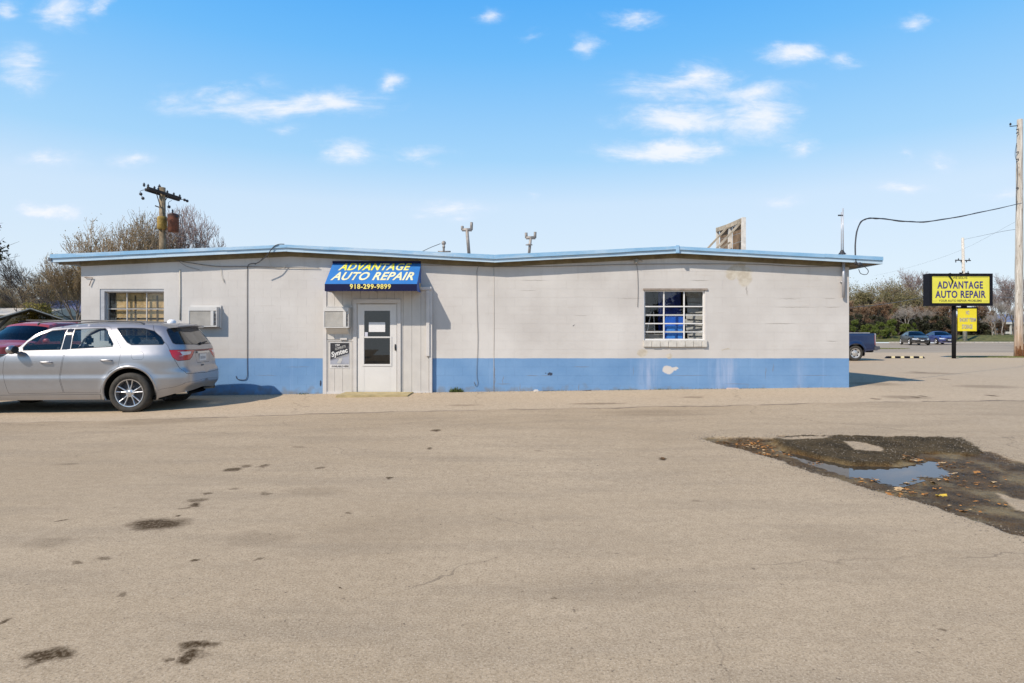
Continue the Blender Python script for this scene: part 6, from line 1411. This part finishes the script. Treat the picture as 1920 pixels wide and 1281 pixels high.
mb = MB(); mb.prism([(58, zw_ - .02), (62.2, zr2), (66.4, zw_ - .02), (66.4, zw_ - .15), (62.2, zr2 - .16), (58, zw_ - .15)], hx0, hx1, axis='x'); mb.build('roof', m, hb)
for k in range(7):
    px = 62 + k * 20; mb = MB(); q = W(px, 596, 58.25); mb.box(q.x - .45, q.x + .45, 58.24, 58.3, q.z - .5, q.z + .45); wn = mb.build('window', simple('dark_pane', (.04, .045, .055), .15), hb); wn['_o'] = list(hb.location); mb = MB(); mb.box(q.x - .5, q.x + .5, 58.22, 58.239, q.z + .45, q.z + .52); mb.box(q.x - .5, q.x + .5, 58.22, 58.239, q.z - .57, q.z - .5); mb.box(q.x - .03, q.x + .03, 58.22, 58.239, q.z - .5, q.z + .45); mb.build('frame', simple('white_frame', (.7, .7, .68), .6), wn)
# low brick building far right
fd_ = 112.; f3 = FOC / fd_; bx0, bx1 = (1790 - CX) / f3, (2120 - CX) / f3
fb = thing('brick_building', ((bx0 + bx1) / 2, fd_ + 5, .8), 'low brick building with pale porch behind the bare trees at far right', 'building')
m, N = new_mat('tan_brick'); p = N.pos(); br = N.node('ShaderNodeTexBrick', {'Vector': N.comb(N.sep(p)[0], N.sep(p)[2], 0), 'Scale': 3, 'Color1': (.34, .20, .13, 1), 'Color2': (.27, .16, .10, 1), 'Mortar': (.36, .32, .28, 1)}); finish(m, N, br.outputs[0], .9); TB = m
zb_ = lambda py: CZ + (HY - py) / f3
mb = MB(); mb.box(bx0, bx1, fd_ + 1, fd_ + 9, .5, zb_(606)); mb.build('wall', TB, fb)
mb = MB(); mb.prism([(fd_ - .5, zb_(604)), (fd_ + 5, zb_(588)), (fd_ + 10, zb_(604)), (fd_ + 10, zb_(607)), (fd_ - .5, zb_(607))], bx0 - .5, bx1 + .5, axis='x'); mb.build('roof', simple('blue_grey_roof', (.14, .17, .26), .8, var=.2), fb)
mb = MB(); mb.box(bx0 - .5, bx1 + .5, fd_ - .6, fd_ - .51, zb_(608), zb_(604)); mb.build('eave', simple('pale_eave', (.55, .54, .5), .7), fb)
mb = MB(); mb.box(bx0 - .4, bx1 + .4, fd_ - .3, fd_ + .0, zb_(626), zb_(622)); mb.build('porch_rail', MATS['pale_eave'], fb)
for k in range(10):
    px = 1840 + k * 26; x = (px - CX) / f3; mb = MB(); mb.box(x - .12, x + .12, fd_ - .45, fd_ - .25, .6, zb_(608)); mb.build('porch_post', MATS['pale_eave'], fb)
for k in range(8):
    px = 1850 + k * 30; x = (px - CX) / f3; mb = MB(); mb.box(x - 1.0, x + 1.0, fd_ + .95, fd_ + .99, zb_(621), zb_(611)); mb.build('window', MATS['dark_pane'], fb)

# ================================================================== TREES
def grow(seed, h, spread=.5, levels=6, up=.35, kids=(3, 4), ratio=.74, trunk=.32, wob=.16, first=.25, fork=4, r0=None, side=.6, env=None):
    r = random.Random(seed); segs = []; tips = []
    def br(p, d, L, rad, lv):
        n = 4 if lv < 2 else (3 if lv < 4 else 2); q = p
        for i in range(n):
            d = (d + Vector((r.gauss(0, wob), r.gauss(0, wob), r.gauss(0, wob) + up * .18))).normalized(); e = q + d * (L / n); ra = rad * (1 - .38 * (i + 1) / n); segs.append((q, e, rad * (1 - .38 * i / n), ra, lv)); q = e
            if lv >= 2 and lv < levels and r.random() < side:
                a = r.uniform(0, 6.283); s = d.orthogonal().normalized(); s = Quaternion(d, a) @ s; dd = (d + s * spread * r.uniform(.8, 1.5)).normalized(); br(q, dd, L * ratio * r.uniform(.5, .85), ra * .55, lv + 1)
        if lv < levels:
            k = fork if lv == 0 else r.randint(*kids); a0 = r.uniform(0, 6.28)
            for j in range(k):
                s = d.orthogonal().normalized(); s = Quaternion(d, a0 + 6.283 * j / k + r.uniform(-.4, .4)) @ s; dd = (d + s * spread * r.uniform(.5, 1.25) + Vector((0, 0, up * .3))).normalized(); br(q, dd, L * ratio * r.uniform(.75, 1.15), ra * (.72 if lv < 2 else .62), lv + 1)
        else: tips.append((q, d))
    rr = r0 or h * .022
    br(Vector((0, 0, -.2)), Vector((r.gauss(0, .04), r.gauss(0, .04), 1)).normalized(), h * trunk, rr, 0)
    mz = np.percentile([s_[1].z for s_ in segs], 99.8); k = h / mz
    cx_ = np.mean([q.x for q, d in tips]) / mz * 1.35; cy_ = np.mean([q.y for q, d in tips]) / mz * 1.35
    def sh(v_): return Vector((v_.x - cx_ * v_.z, v_.y - cy_ * v_.z, v_.z))
    segs = [(sh(a), sh(b), c_, d_, e_) for a, b, c_, d_, e_ in segs]; tips = [(sh(q), d) for q, d in tips]
    if env:
        er, ec, ez = (v_ * mz for v_ in env)
        def ok_(q): return (q.x / er) ** 2 + (q.y / er) ** 2 + ((q.z - ec) / ez) ** 2 < r.uniform(.86, 1.08)
        segs = [s_ for s_ in segs if s_[4] < 2 or ok_(s_[1])]; tips = [t_ for t_ in tips if ok_(t_[0])]; h *= mz / max(s_[1].z for s_ in segs); k = h / mz
    return [(a * k, b * k, max(ra, .011), max(rb_, .009), lv) for a, b, ra, rb_, lv in segs], [(q * k, d) for q, d in tips]

def seg_mesh(segs, name, mat):
    a = np.array([s_[0][:] for s_ in segs]); b = np.array([s_[1][:] for s_ in segs]); ra = np.array([s_[2] for s_ in segs]); rb_ = np.array([s_[3] for s_ in segs]); d = b - a; d /= np.linalg.norm(d, axis=1, keepdims=True) + 1e-9
    up_ = np.where(np.abs(d[:, 2:3]) < .9, np.array([[0, 0, 1.]]), np.array([[1., 0, 0]])); s_ = np.cross(d, up_); s_ /= np.linalg.norm(s_, axis=1, keepdims=True); t_ = np.cross(d, s_); K = 3; V = []
    for p_, r_ in ((a, ra), (b, rb_)):
        for k in range(K): an = 2 * math.pi * k / K; V.append(p_ + (s_ * math.cos(an) + t_ * math.sin(an)) * r_[:, None])
    V = np.stack(V, 1).reshape(-1, 3); n = len(segs); base = np.arange(n)[:, None] * (2 * K); F = np.concatenate([base + np.array([k, (k + 1) % K, K + (k + 1) % K, K + k]) for k in range(K)], 0)
    me = bpy.data.meshes.new(name); me.vertices.add(len(V)); me.vertices.foreach_set('co', V.ravel()); me.loops.add(F.size); me.loops.foreach_set('vertex_index', F.ravel().astype(np.int32)); me.polygons.add(len(F)); me.polygons.foreach_set('loop_start', np.arange(len(F)) * 4); me.polygons.foreach_set('loop_total', np.full(len(F), 4)); me.polygons.foreach_set('use_smooth', np.ones(len(F), bool)); me.update(); me.materials.append(mat); return me

def leaf_mesh(pts, size, name, mat, seed, flat=.0):
    """one small bent leaf face at every point"""
    r = np.random.default_rng(seed); P_ = np.array(pts); n = len(P_); u_ = r.normal(size=(n, 3)); u_ /= np.linalg.norm(u_, axis=1, keepdims=True); v_ = r.normal(size=(n, 3)); v_ = np.cross(u_, v_); v_ /= np.linalg.norm(v_, axis=1, keepdims=True); s_ = size * r.uniform(.5, 1.3, (n, 1))
    V = np.stack([P_ - u_ * s_, P_ + v_ * s_ * .45, P_ + u_ * s_, P_ - v_ * s_ * .45], 1).reshape(-1, 3); F = np.arange(n * 4)
    me = bpy.data.meshes.new(name); me.vertices.add(len(V)); me.vertices.foreach_set('co', V.ravel()); me.loops.add(n * 4); me.loops.foreach_set('vertex_index', F.astype(np.int32)); me.polygons.add(n); me.polygons.foreach_set('loop_start', np.arange(n) * 4); me.polygons.foreach_set('loop_total', np.full(n, 4)); me.update(); me.materials.append(mat); return me

def leafmat(name, c1, c2, c3, sc=.8):
    m, N = new_mat(name); p = N.pos(); c = N.mix(N.mr(N.noise(p, sc, 3), .35, .65), c1, c2); c = N.mix(N.mr(N.noise(p, 9, 2), .52, .72), c, c3)
    b = N.node('ShaderNodeBsdfPrincipled', {'Base Color': c, 'Roughness': .7}); t_ = N.node('ShaderNodeBsdfTranslucent', {'Color': c}); mx = N.node('ShaderNodeMixShader', {0: .3}); N.l.new(b.outputs[0], mx.inputs[1]); N.l.new(t_.outputs[0], mx.inputs[2]); o = N.node('ShaderNodeOutputMaterial'); N.l.new(mx.outputs[0], o.inputs[0]); return m
BARK = simple('grey_brown_bark', (.20, .165, .13), .95, var=.35, scale=3); BARKD = simple('dark_bark', (.095, .08, .07), .95, var=.35, scale=3); BARKT = simple('tan_twigs', (.38, .29, .19), .95, var=.3, scale=2); BARKV = simple('violet_grey_twigs', (.27, .205, .19), .95, var=.3, scale=2); BARKP = simple('pale_twigs', (.36, .32, .28), .95, var=.25, scale=2)
L_BUD = leafmat('ochre_buds', (.20, .15, .06), (.30, .22, .10), (.38, .28, .12)); L_GRN = leafmat('spring_green', (.065, .095, .013), (.14, .18, .022), (.24, .26, .035)); L_OLV = leafmat('olive_haze', (.15, .13, .05), (.23, .195, .08), (.30, .25, .12)); L_RST = leafmat('russet_leaves', (.16, .085, .045), (.26, .15, .08), (.34, .21, .12)); L_DRK = leafmat('dark_green', (.022, .026, .013), (.05, .05, .02), (.085, .08, .03)); L_YEL = leafmat('yellow_green', (.19, .16, .03), (.30, .24, .05), (.38, .31, .08))

def add_tree(x, y, z, meshes, label, cat, group, rz=0., sc=1., name='bare_tree'):
    t = thing(name, (x, y, z), label, cat, group, rz, local=True); t.scale = (sc, sc, sc)
    for nm, me in meshes: link(me, nm, t)
    return t
def tree_meshes(seed, h, bark, leaf=None, twig=None, lsize=.06, per=2, jit=.25, **kw):
    segs, tips = grow(seed, h, **kw); lo = [s_ for s_ in segs if s_[4] <= 1]; hi = [s_ for s_ in segs if 1 < s_[4] <= 4]; tw_ = [s_ for s_ in segs if s_[4] > 4]
    out = [('trunk', seg_mesh(lo, 'trunk', bark)), ('branches', seg_mesh(hi, 'branches', bark)), ('twigs', seg_mesh(tw_, 'twigs', twig or bark))]
    if leaf:
        r = random.Random(seed); pts = [tuple(q + Vector((r.gauss(0, jit), r.gauss(0, jit), r.gauss(0, jit)))) for q, d in tips for _ in range(per)]; out.append(('foliage', leaf_mesh(pts, lsize, 'foliage', leaf, seed)))
    return out
G1 = 'bare elms behind the left gable'
def top_h(py, D): return CZ + (HY - py) * D / FOC
ELM = dict(spread=.50, up=.75, levels=6, kids=(2, 3), ratio=.78, trunk=.15, wob=.10, fork=7, side=.46, env=(.27, .56, .40))
for i, (px, py, D, seed, lb, bark) in enumerate(((188, 404, 44, 31, 'lower budding elm left of the transformer pole', BARK), (272, 390, 43, 36, 'budding elm directly left of the transformer pole', BARK), (344, 381, 45, 33, 'spreading bare elm right of the transformer pole', BARKD), (140, 452, 47, 35, 'lowest outermost elm over the left end of the roof', BARK))):
    h = top_h(py, D); add_tree((px - CX) * D / FOC, D, 0, tree_meshes(seed, h, bark, L_BUD if i != 2 else None, BARKT if i != 2 else BARKV, .06, 1, .14, **ELM), lb, 'tree', G1, rz=i, sc=1)
G2 = 'bare trees beyond the carport'
MT = tree_meshes(51, 8.5, BARKD, None, spread=.5, up=.5, levels=6, kids=(2, 3), trunk=.26, ratio=.74)
MT2 = tree_meshes(52, 8.5, BARK, L_BUD, BARKT, .06, 2, .15, spread=.55, up=.5, levels=6, kids=(2, 3), trunk=.22, ratio=.75)
MT3 = tree_meshes(53, 8.5, BARKT, L_OLV, BARKT, .05, 2, .2, spread=.65, up=.3, levels=6, kids=(3, 3), trunk=.12, ratio=.72, fork=6)
for i, (px, py, D, M_, lb, nm) in enumerate(((32, 478, 54, MT, 'dark bare tree over the carport roof', 'bare_tree'), (72, 505, 60, MT2, 'budding tree above the right side of the carport', 'bare_tree'), (108, 500, 56, MT2, 'budding tree above the slate blue house roof', 'bare_tree'), (140, 492, 54, MT, 'bare tree close to the left end of the shop', 'bare_tree'),
                                     (8, 520, 62, MT2, 'bare tree at the left edge beyond the carport', 'bare_tree'), (20, 545, 57, MT3, 'tan thicket above the carport ridge', 'thicket'), (120, 535, 66, MT3, 'tan thicket beyond the slate blue roof', 'thicket'), (150, 530, 68, MT3, 'tan thicket beside the left wall end', 'thicket'), (-40, 500, 58, MT, 'bare tree just outside the left edge', 'bare_tree'), (48, 552, 66, MT3, 'tan thicket behind the budding tree', 'thicket'), (90, 545, 70, MT3, 'farthest tan thicket beyond the carport', 'thicket'))):
    h = top_h(py, D); add_tree((px - CX) * D / FOC, D, 0, M_, lb, 'tree' if nm == 'bare_tree' else 'thicket', G2 if nm == 'bare_tree' else 'thickets beyond the carport', rz=i * 1.7, sc=h / 8.5, name=nm)
for i, (x, y, M_, lb, nm) in enumerate(((-50, 52, MT2, 'budding tree beyond the left field, first', 'bare_tree'), (-60, 60, MT3, 'tan thicket beyond the left field, first', 'thicket'), (-69, 55, MT, 'dark bare tree beyond the left field', 'bare_tree'), (-80, 62, MT3, 'tan thicket beyond the left field, second', 'thicket'), (-90, 50, MT2, 'budding tree beyond the left field, second', 'bare_tree'), (-104, 58, MT3, 'tan thicket beyond the left field, third', 'thicket'), (-118, 48, MT, 'farthest dark bare tree beyond the left field', 'bare_tree'), (-66, 75, MT3, 'tan thicket beyond the left field, rearmost', 'thicket'))):
    add_tree(x, y, 0, M_, lb, 'tree' if nm == 'bare_tree' else 'thicket', 'trees beyond the left field', rz=i * 1.3, sc=1.05, name=nm)
# yellow-green bush and dark evergreen
def bush_meshes(seed, rx, ry, h, leaf, n, lsize, clumps=26, bark=BARKD, twigs=True, low=.1):
    r = np.random.default_rng(seed); out = []; cs = []
    for k in range(clumps):
        a = r.uniform(0, 6.283); q = r.random() ** .5; zz = r.uniform(low, 1); w_ = math.sqrt(max(.05, 1 - (zz * 1.0 - .25) ** 2 * 1.15)); cs.append((rx * q * w_ * math.cos(a), ry * q * w_ * math.sin(a), h * zz * (1 - .12 * q)))
    cs = np.array(cs); rc = min(rx, ry, h) * .30; idx = r.integers(0, clumps, n); dv = r.normal(size=(n, 3)); dv /= np.linalg.norm(dv, axis=1, keepdims=True); pts = cs[idx] + dv * rc * (r.random((n, 1)) ** .5) * r.uniform(.5, 1.25, (clumps, 1))[idx]; pts[:, 2] = np.maximum(pts[:, 2], .02)
    segs = []
    for c_ in cs:
        p0 = Vector((c_[0] * .15, c_[1] * .15, 0)); m_ = Vector((c_[0] * .5, c_[1] * .5, c_[2] * .6)); e = Vector(c_); segs += [(p0, m_, .05, .035, 1), (m_, e, .035, .015, 1)]
        for _ in range(12): dd = Vector(r.normal(size=3) * rc * .9); segs.append((e - dd * .2, e + dd + Vector((0, 0, rc * .5)), .014, .006, 2))
    out.append(('stems', seg_mesh(segs, 'stems', bark))); out.append(('foliage', leaf_mesh(pts, lsize, 'foliage', leaf, seed))); return out
BY = bush_meshes(61, 1.6, 1.4, 3.0, L_YEL, 3500, .09); add_tree(W(73, 570, 50).x, 50, 0, BY, 'yellow leaved bush behind the carport ridge', 'bush', None, 0, 1.2, 'yellow_bush')
EV = bush_meshes(62, 2.2, 2.2, 3.6, L_DRK, 6000, .10, 30, low=.05); t = add_tree(W(-108, 455, 30).x, 30, W(0, 492, 30).z - .2, EV, 'dark evergreen tree reaching in at the left edge', 'tree', None, 0, 1, 'evergreen_tree')
link(seg_mesh([(Vector((0, 0, -5)), Vector((0, 0, 1.5)), .2, .1, 0)], 'trunk', BARKD), 'trunk', t)

# thickets and shrubs across the road
B_G = bush_meshes(71, 2.2, 1.8, 3.6, L_GRN, 3600, .15, 15); B_D = bush_meshes(72, 3.0, 2.2, 4.2, L_DRK, 6000, .2, 34); B_R = bush_meshes(73, 3.6, 2.6, 5.4, L_RST, 9000, .13, 44, BARKT); B_O = bush_meshes(74, 3.6, 2.6, 6.5, L_OLV, 9000, .14, 46, BARK)
B_P = tree_meshes(75, 8.0, BARKP, None, spread=.6, up=.4, levels=6, kids=(2, 3), trunk=.18, fork=5)
B_B = tree_meshes(76, 8.0, BARK, None, BARKV, spread=.5, up=.5, levels=6, kids=(2, 3), trunk=.24, fork=4)
T_O = tree_meshes(77, 8.5, BARK, L_OLV, BARKT, .12, 2, .4, spread=.55, up=.3, levels=6, kids=(2, 3), trunk=.22)
def row(items, base, M_, gname, name, cat, h0, lab):
    for i, (px, py, D, dsc) in enumerate(items):
        z = float(zverge(np.array((px - CX) * D / FOC), np.array(D))) - .1; h = top_h(py, D) - z
        add_tree((px - CX) * D / FOC, D, z, M_, dsc, cat, gname, rz=i * 2.1 + base, sc=h / h0, name=name)
row([(1608, 598, 82, 'bright green shrub just right of the shop corner'), (1632, 606, 81, 'lower green shrub behind the pickup tail'), (1657, 600, 80, 'brightest green shrub above the grass verge'), (1668, 612, 79.5, 'low green shrub left of the charcoal saloon'), (1648, 618, 79, 'smallest green shrub at the edge of the verge'), (1706, 604, 82, 'green shrub behind the charcoal saloon'), (1680, 596, 84, 'green shrub half hidden in the shade of the thicket')], 0, B_G, 'green shrubs across the road', 'green_shrub', 'shrub', 3.6, None)
row([(1600, 590, 86, 'dark shrub at the shop corner'), (1645, 592, 86, 'dark shrub behind the brightest shrub'), (1690, 588, 86, 'dark shrub behind the charcoal saloon'), (1725, 592, 85, 'dark shrub left of the sign box'), (1762, 592, 86, 'dark shrub under the left half of the sign'), (1800, 596, 88, 'dark shrub behind the sign post'), (1835, 592, 92, 'dark shrub right of the storage sign'), (1560, 585, 86, 'dark shrub hidden behind the shop corner')], 1, B_D, 'dark shrubs across the road', 'dark_shrub', 'shrub', 4.2, None)
row([(1612, 572, 89, 'russet thicket at the shop corner'), (1655, 566, 90, 'russet thicket behind the green shrubs'), (1700, 575, 88, 'russet thicket behind the saloons'), (1745, 574, 88, 'russet thicket left under the sign'), (1778, 570, 90, 'russet thicket under the sign box'), (1822, 572, 93, 'russet thicket right of the sign post'), (1850, 580, 94, 'russet thicket left of the bare trees'), (1580, 560, 90, 'russet thicket hidden by the shop')], 2, B_R, 'russet thickets across the road', 'russet_thicket', 'thicket', 5.4, None)
row([(1598, 548, 97, 'olive tree at the shop corner'), (1622, 532, 99, 'olive budding tree over the pickup'), (1650, 528, 98, 'tallest olive budding tree'), (1680, 536, 97, 'olive budding tree left of the bare crown'), (1716, 538, 98, 'olive budding tree left of the sign'), (1752, 535, 100, 'olive budding tree behind the sign')], 3, T_O, 'olive budding trees across the road', 'budding_tree', 'tree', 8.5, None)
row([(1640, 545, 93, 'olive thicket over the pickup'), (1600, 552, 94, 'olive thicket at the shop corner'), (1685, 552, 93, 'olive thicket behind the saloons'), (1730, 552, 94, 'olive thicket left of the sign')], 3, B_O, 'olive thickets across the road', 'olive_thicket', 'thicket', 6.5, None)
row([(1702, 506, 104, 'dark bare tree rising highest left of the sign'), (1716, 514, 106, 'bare tree beside the highest crown'), (1765, 520, 108, 'bare tree hidden behind the sign'), (1880, 516, 96, 'bare tree between sign and thick pole'), (1900, 524, 99, 'bare tree behind the thick pole'), (1868, 545, 90, 'low bare tree right of the sign box'), (1925, 520, 100, 'bare tree at the right edge'), (1850, 535, 108, 'bare tree peeping over the sign box')], 4, B_B, 'bare trees across the road', 'bare_tree', 'tree', 8.0, None)
row([(1698, 570, 84, 'pale twiggy sapling in the thicket'), (1880, 560, 88, 'pale twiggy tree by the low building'), (1735, 578, 85, 'pale twiggy sapling left under the sign'), (1860, 585, 86, 'low pale twiggy tree'), (1905, 575, 92, 'pale twiggy tree behind the thick pole')], 5, B_P, 'pale twiggy trees across the road', 'pale_tree', 'tree', 8.0, None)
for i, (px, D, lb) in enumerate(((1990, 95, 'nearest bare tree beyond the right edge'), (2060, 100, 'second bare tree beyond the right edge'), (2140, 96, 'third bare tree beyond the right edge'), (2240, 105, 'farthest bare tree beyond the right edge'))): add_tree((px - CX) * D / FOC, D, .5, B_B, lb, 'tree', 'bare trees beyond the right edge', i, 1.05)
# what stands across the lot behind the camera and shows in the panes and the car paint
for i in range(15):
    x = -52 + i * 7.4 + (i * 37 % 5); y = -30 - (i * 53 % 11); M_, h0, nm, ct = ((B_D, 4.2, 'dark_shrub', 'shrub'), (T_O, 8.5, 'budding_tree', 'tree'), (B_B, 8.0, 'bare_tree', 'tree'))[i % 3]
    add_tree(x, y, 0, M_, '%s across the lot behind the camera, %s from the left' % (('dark shrub', 'olive tree', 'bare tree')[i % 3], ('first', 'second', 'third', 'fourth', 'fifth')[i // 3]), ct, 'plants behind the camera', i, (5.0 if i % 3 == 0 else 8.5) / h0 * (1 + .1 * (i % 4)), nm)

# ================================================================== SMALL THINGS
LF = [simple('leaf_orange', (.38, .17, .045), .7, var=.3, scale=20), simple('leaf_tan', (.46, .31, .16), .7, var=.3, scale=20), simple('leaf_yellow', (.60, .40, .05), .7, var=.2, scale=20), simple('leaf_brown', (.16, .085, .035), .8, var=.3, scale=20)]
def leaf(x, y, z, s, seed, mat, name='leaf'):
    r = random.Random(seed); mb = MB(); n = 9; out = []
    for i in range(n):
        t = i / (n - 1); w = s * .30 * math.sin(math.pi * t) * (1 + .45 * math.sin(t * 17 + seed)); out.append((s * (t - .5), w, s * .10 * math.sin(3 * t + seed)))
    vs = [(a, 0, c_ + .004 + s * .05) for a, b, c_ in out] + [(a, b, c_ + .004 + s * r.uniform(.0, .10)) for a, b, c_ in out] + [(a, -b, c_ + .004 + s * r.uniform(.0, .08)) for a, b, c_ in out]
    a_ = r.uniform(0, 6.28); ca, sa = math.cos(a_), math.sin(a_); mb.add([(x + p_[0] * ca - p_[1] * sa, y + p_[0] * sa + p_[1] * ca, z + p_[2]) for p_ in vs], [(i, i + 1, n + i + 1, n + i) for i in range(n - 1)] + [(i + 1, i, 2 * n + i, 2 * n + i + 1) for i in range(n - 1)]); return mb
spots = [(1765, 924, .20, 2, 'yellow curled leaf lying in the mud below the puddle'), (1803, 951, .17, 0, 'lone orange leaf at the lower edge of the mud'), (1243, 861, .11, 3, 'small brown leaf alone on the paving left of the mud'), (1712, 861, .17, 1, 'pale orange leaf at the upper right shore of the puddle'), (1725, 860, .15, 0, 'orange leaf touching the dark patch by the puddle'), (1788, 884, .17, 1, 'pale leaf on the mud right of the puddle'), (1766, 864, .16, 1, 'tan leaf right of the puddle near the dark patch'),
         (1700, 901, .15, 1, 'tan leaf just under the puddle'), (1750, 899, .15, 1, 'tan leaf on the mud below the puddle middle'), (1832, 883, .16, 0, 'orange leaf on the right side of the mud'), (1862, 900, .15, 1, 'pale leaf far right on the mud'), (1685, 915, .18, 1, 'pale leaf on the lower left mud'), (1668, 922, .15, 0, 'orange leaf at the lower left border of the mud'), (1521, 863, .16, 0, 'orange leaf in the narrow wet channel')]
for i, (px, py, s, mi, lb) in enumerate(spots):
    x, y = G(px, py); z = float(zpit(np.array([x]), np.array([y]))[0]); z = max(z, zw if i in (3, 4) else -9); solo(leaf(0, 0, 0, s * .62, i + 3, LF[mi]), 'fallen_leaf', LF[mi], (0, 0, 0), lb, 'leaf', 'fallen leaves in the muddy hole').location = (x, y, z + .004)
rr = random.Random(9); lit = [MB() for _ in LF]
zones = [((1415, 832), 42, 6, 110), ((1450, 846), 42, 6, 70), ((1525, 863), 18, 4, 14), ((1700, 920), 40, 9, 34), ((1715, 860), 22, 4, 18), ((1790, 868), 40, 7, 26), ((1760, 900), 60, 14, 30), ((1840, 895), 50, 18, 22), ((1830, 940), 60, 20, 18), ((1620, 897), 30, 6, 14), ((1390, 825), 50, 4, 30)]
for (c_, rx, ry, n) in zones:
    for _ in range(n):
        a = rr.uniform(0, 6.283); q = math.sqrt(rr.random()); px, py = c_[0] + rx * q * math.cos(a), c_[1] + ry * q * math.sin(a); x, y = G(px, py); z = float(zpit(np.array([x]), np.array([y]))[0]); l_ = leaf(x, y, max(z, zw) + .002, rr.uniform(.02, .058), rr.random() * 50, None); k = rr.choice((0, 0, 0, 1, 3, 3, 3)); lit[k].add(l_.v, l_.f)
for k, l_ in enumerate(lit): l_.build('leaf_litter', LF[k])['kind'] = 'stuff'
# gravel and crumbs of asphalt around the hole and along the wall foot
st_ = MB(); rg_ = random.Random(8)
def stone(x, y, z, s): 
    vs = [(x + s * rg_.uniform(.6, 1) * a, y + s * rg_.uniform(.6, 1) * b, z + s * rg_.uniform(.5, .8) * c_) for a, b, c_ in ((1, 0, 0), (0, 1, 0), (-1, 0, 0), (0, -1, 0), (0, 0, 1))]; st_.add(vs, [(0, 1, 4), (1, 2, 4), (2, 3, 4), (3, 0, 4)])
hp = [G(*q) for q in HOLE]
for i in range(2600):
    k = rg_.randrange(len(hp)); a, b = hp[k - 1], hp[k]; t = rg_.random(); x = a[0] + (b[0] - a[0]) * t + rg_.gauss(0, .10); y = a[1] + (b[1] - a[1]) * t + rg_.gauss(0, .10)
    if x > 7.5 or y < 3.8: continue
    stone(x, y, float(zpit(np.array([x]), np.array([y]))[0]), rg_.uniform(.003, .012))
for i in range(1500): 
    x = rg_.uniform(CRUSTw[0][0], 6.6); y = rg_.uniform(6.2, 8.9)
    if float(poly_mask(CRUSTw, np.array([x]), np.array([y]))[0]) > 0: stone(x, y, float(zpit(np.array([x]), np.array([y]))[0]), rg_.uniform(.004, .013))
for i in range(700): x = rg_.uniform(-6, 7.9); y = WY - .02 - abs(rg_.gauss(0, .12)); stone(x, y, gz(x, y), rg_.uniform(.004, .016))
for i in range(900): x = rg_.uniform(-5, 6); y = rg_.uniform(2.4, 9); stone(x, y, gz(x, y), rg_.uniform(.002, .006))
st_.build('gravel', simple('gravel_stone', (.20, .17, .135), .95, var=.5, scale=40))['kind'] = 'stuff'
# litter at the wall foot
mb = MB(); mb.bbox(.50, .62, WY - .14, WY - .05, .05, .125, .02); solo(mb, 'crushed_cup', simple('dirty_white', (.60, .56, .52), .7, var=.2, scale=12), (.56, WY - .1, .06), 'crumpled white scrap on the ground at the wall foot near the middle', 'litter')
mb = MB(); mb.bbox(5.00, 5.28, WY - .14, WY - .04, .12, .165, .015); solo(mb, 'broken_brick', simple('pale_brick', (.52, .42, .36), .8, var=.2, scale=12), (5.1, WY - .09, .13), 'pale broken brick at the wall foot right of the window', 'brick')
mb = MB(); mb.tube(spline([(.72, WY - .10, .09), (.95, WY - .05, .085), (1.4, WY - .05, .08), (1.85, WY - .08, .11)]), .009, 5); solo(mb, 'stray_wire', BLKC, (.72, WY - .1, .09), 'black wire lying along the wall foot right of the scrap', 'wire', smooth=True)
mb = MB(); mb.bbox(-6.93, -6.86, 11.45, 11.53, -.09, -.075, .003); solo(mb, 'paper_scrap', simple('scrap_white', (.7, .7, .7), .7), (-6.9, 11.5, -.09), 'white paper scrap in the shadow under the silver suv tail', 'litter')

for o in bpy.data.objects:
    if '_o' in o: del o['_o']
print('objects', len(bpy.data.objects), 'tris', sum(len(o.data.polygons) for o in bpy.data.objects if o.type == 'MESH'))
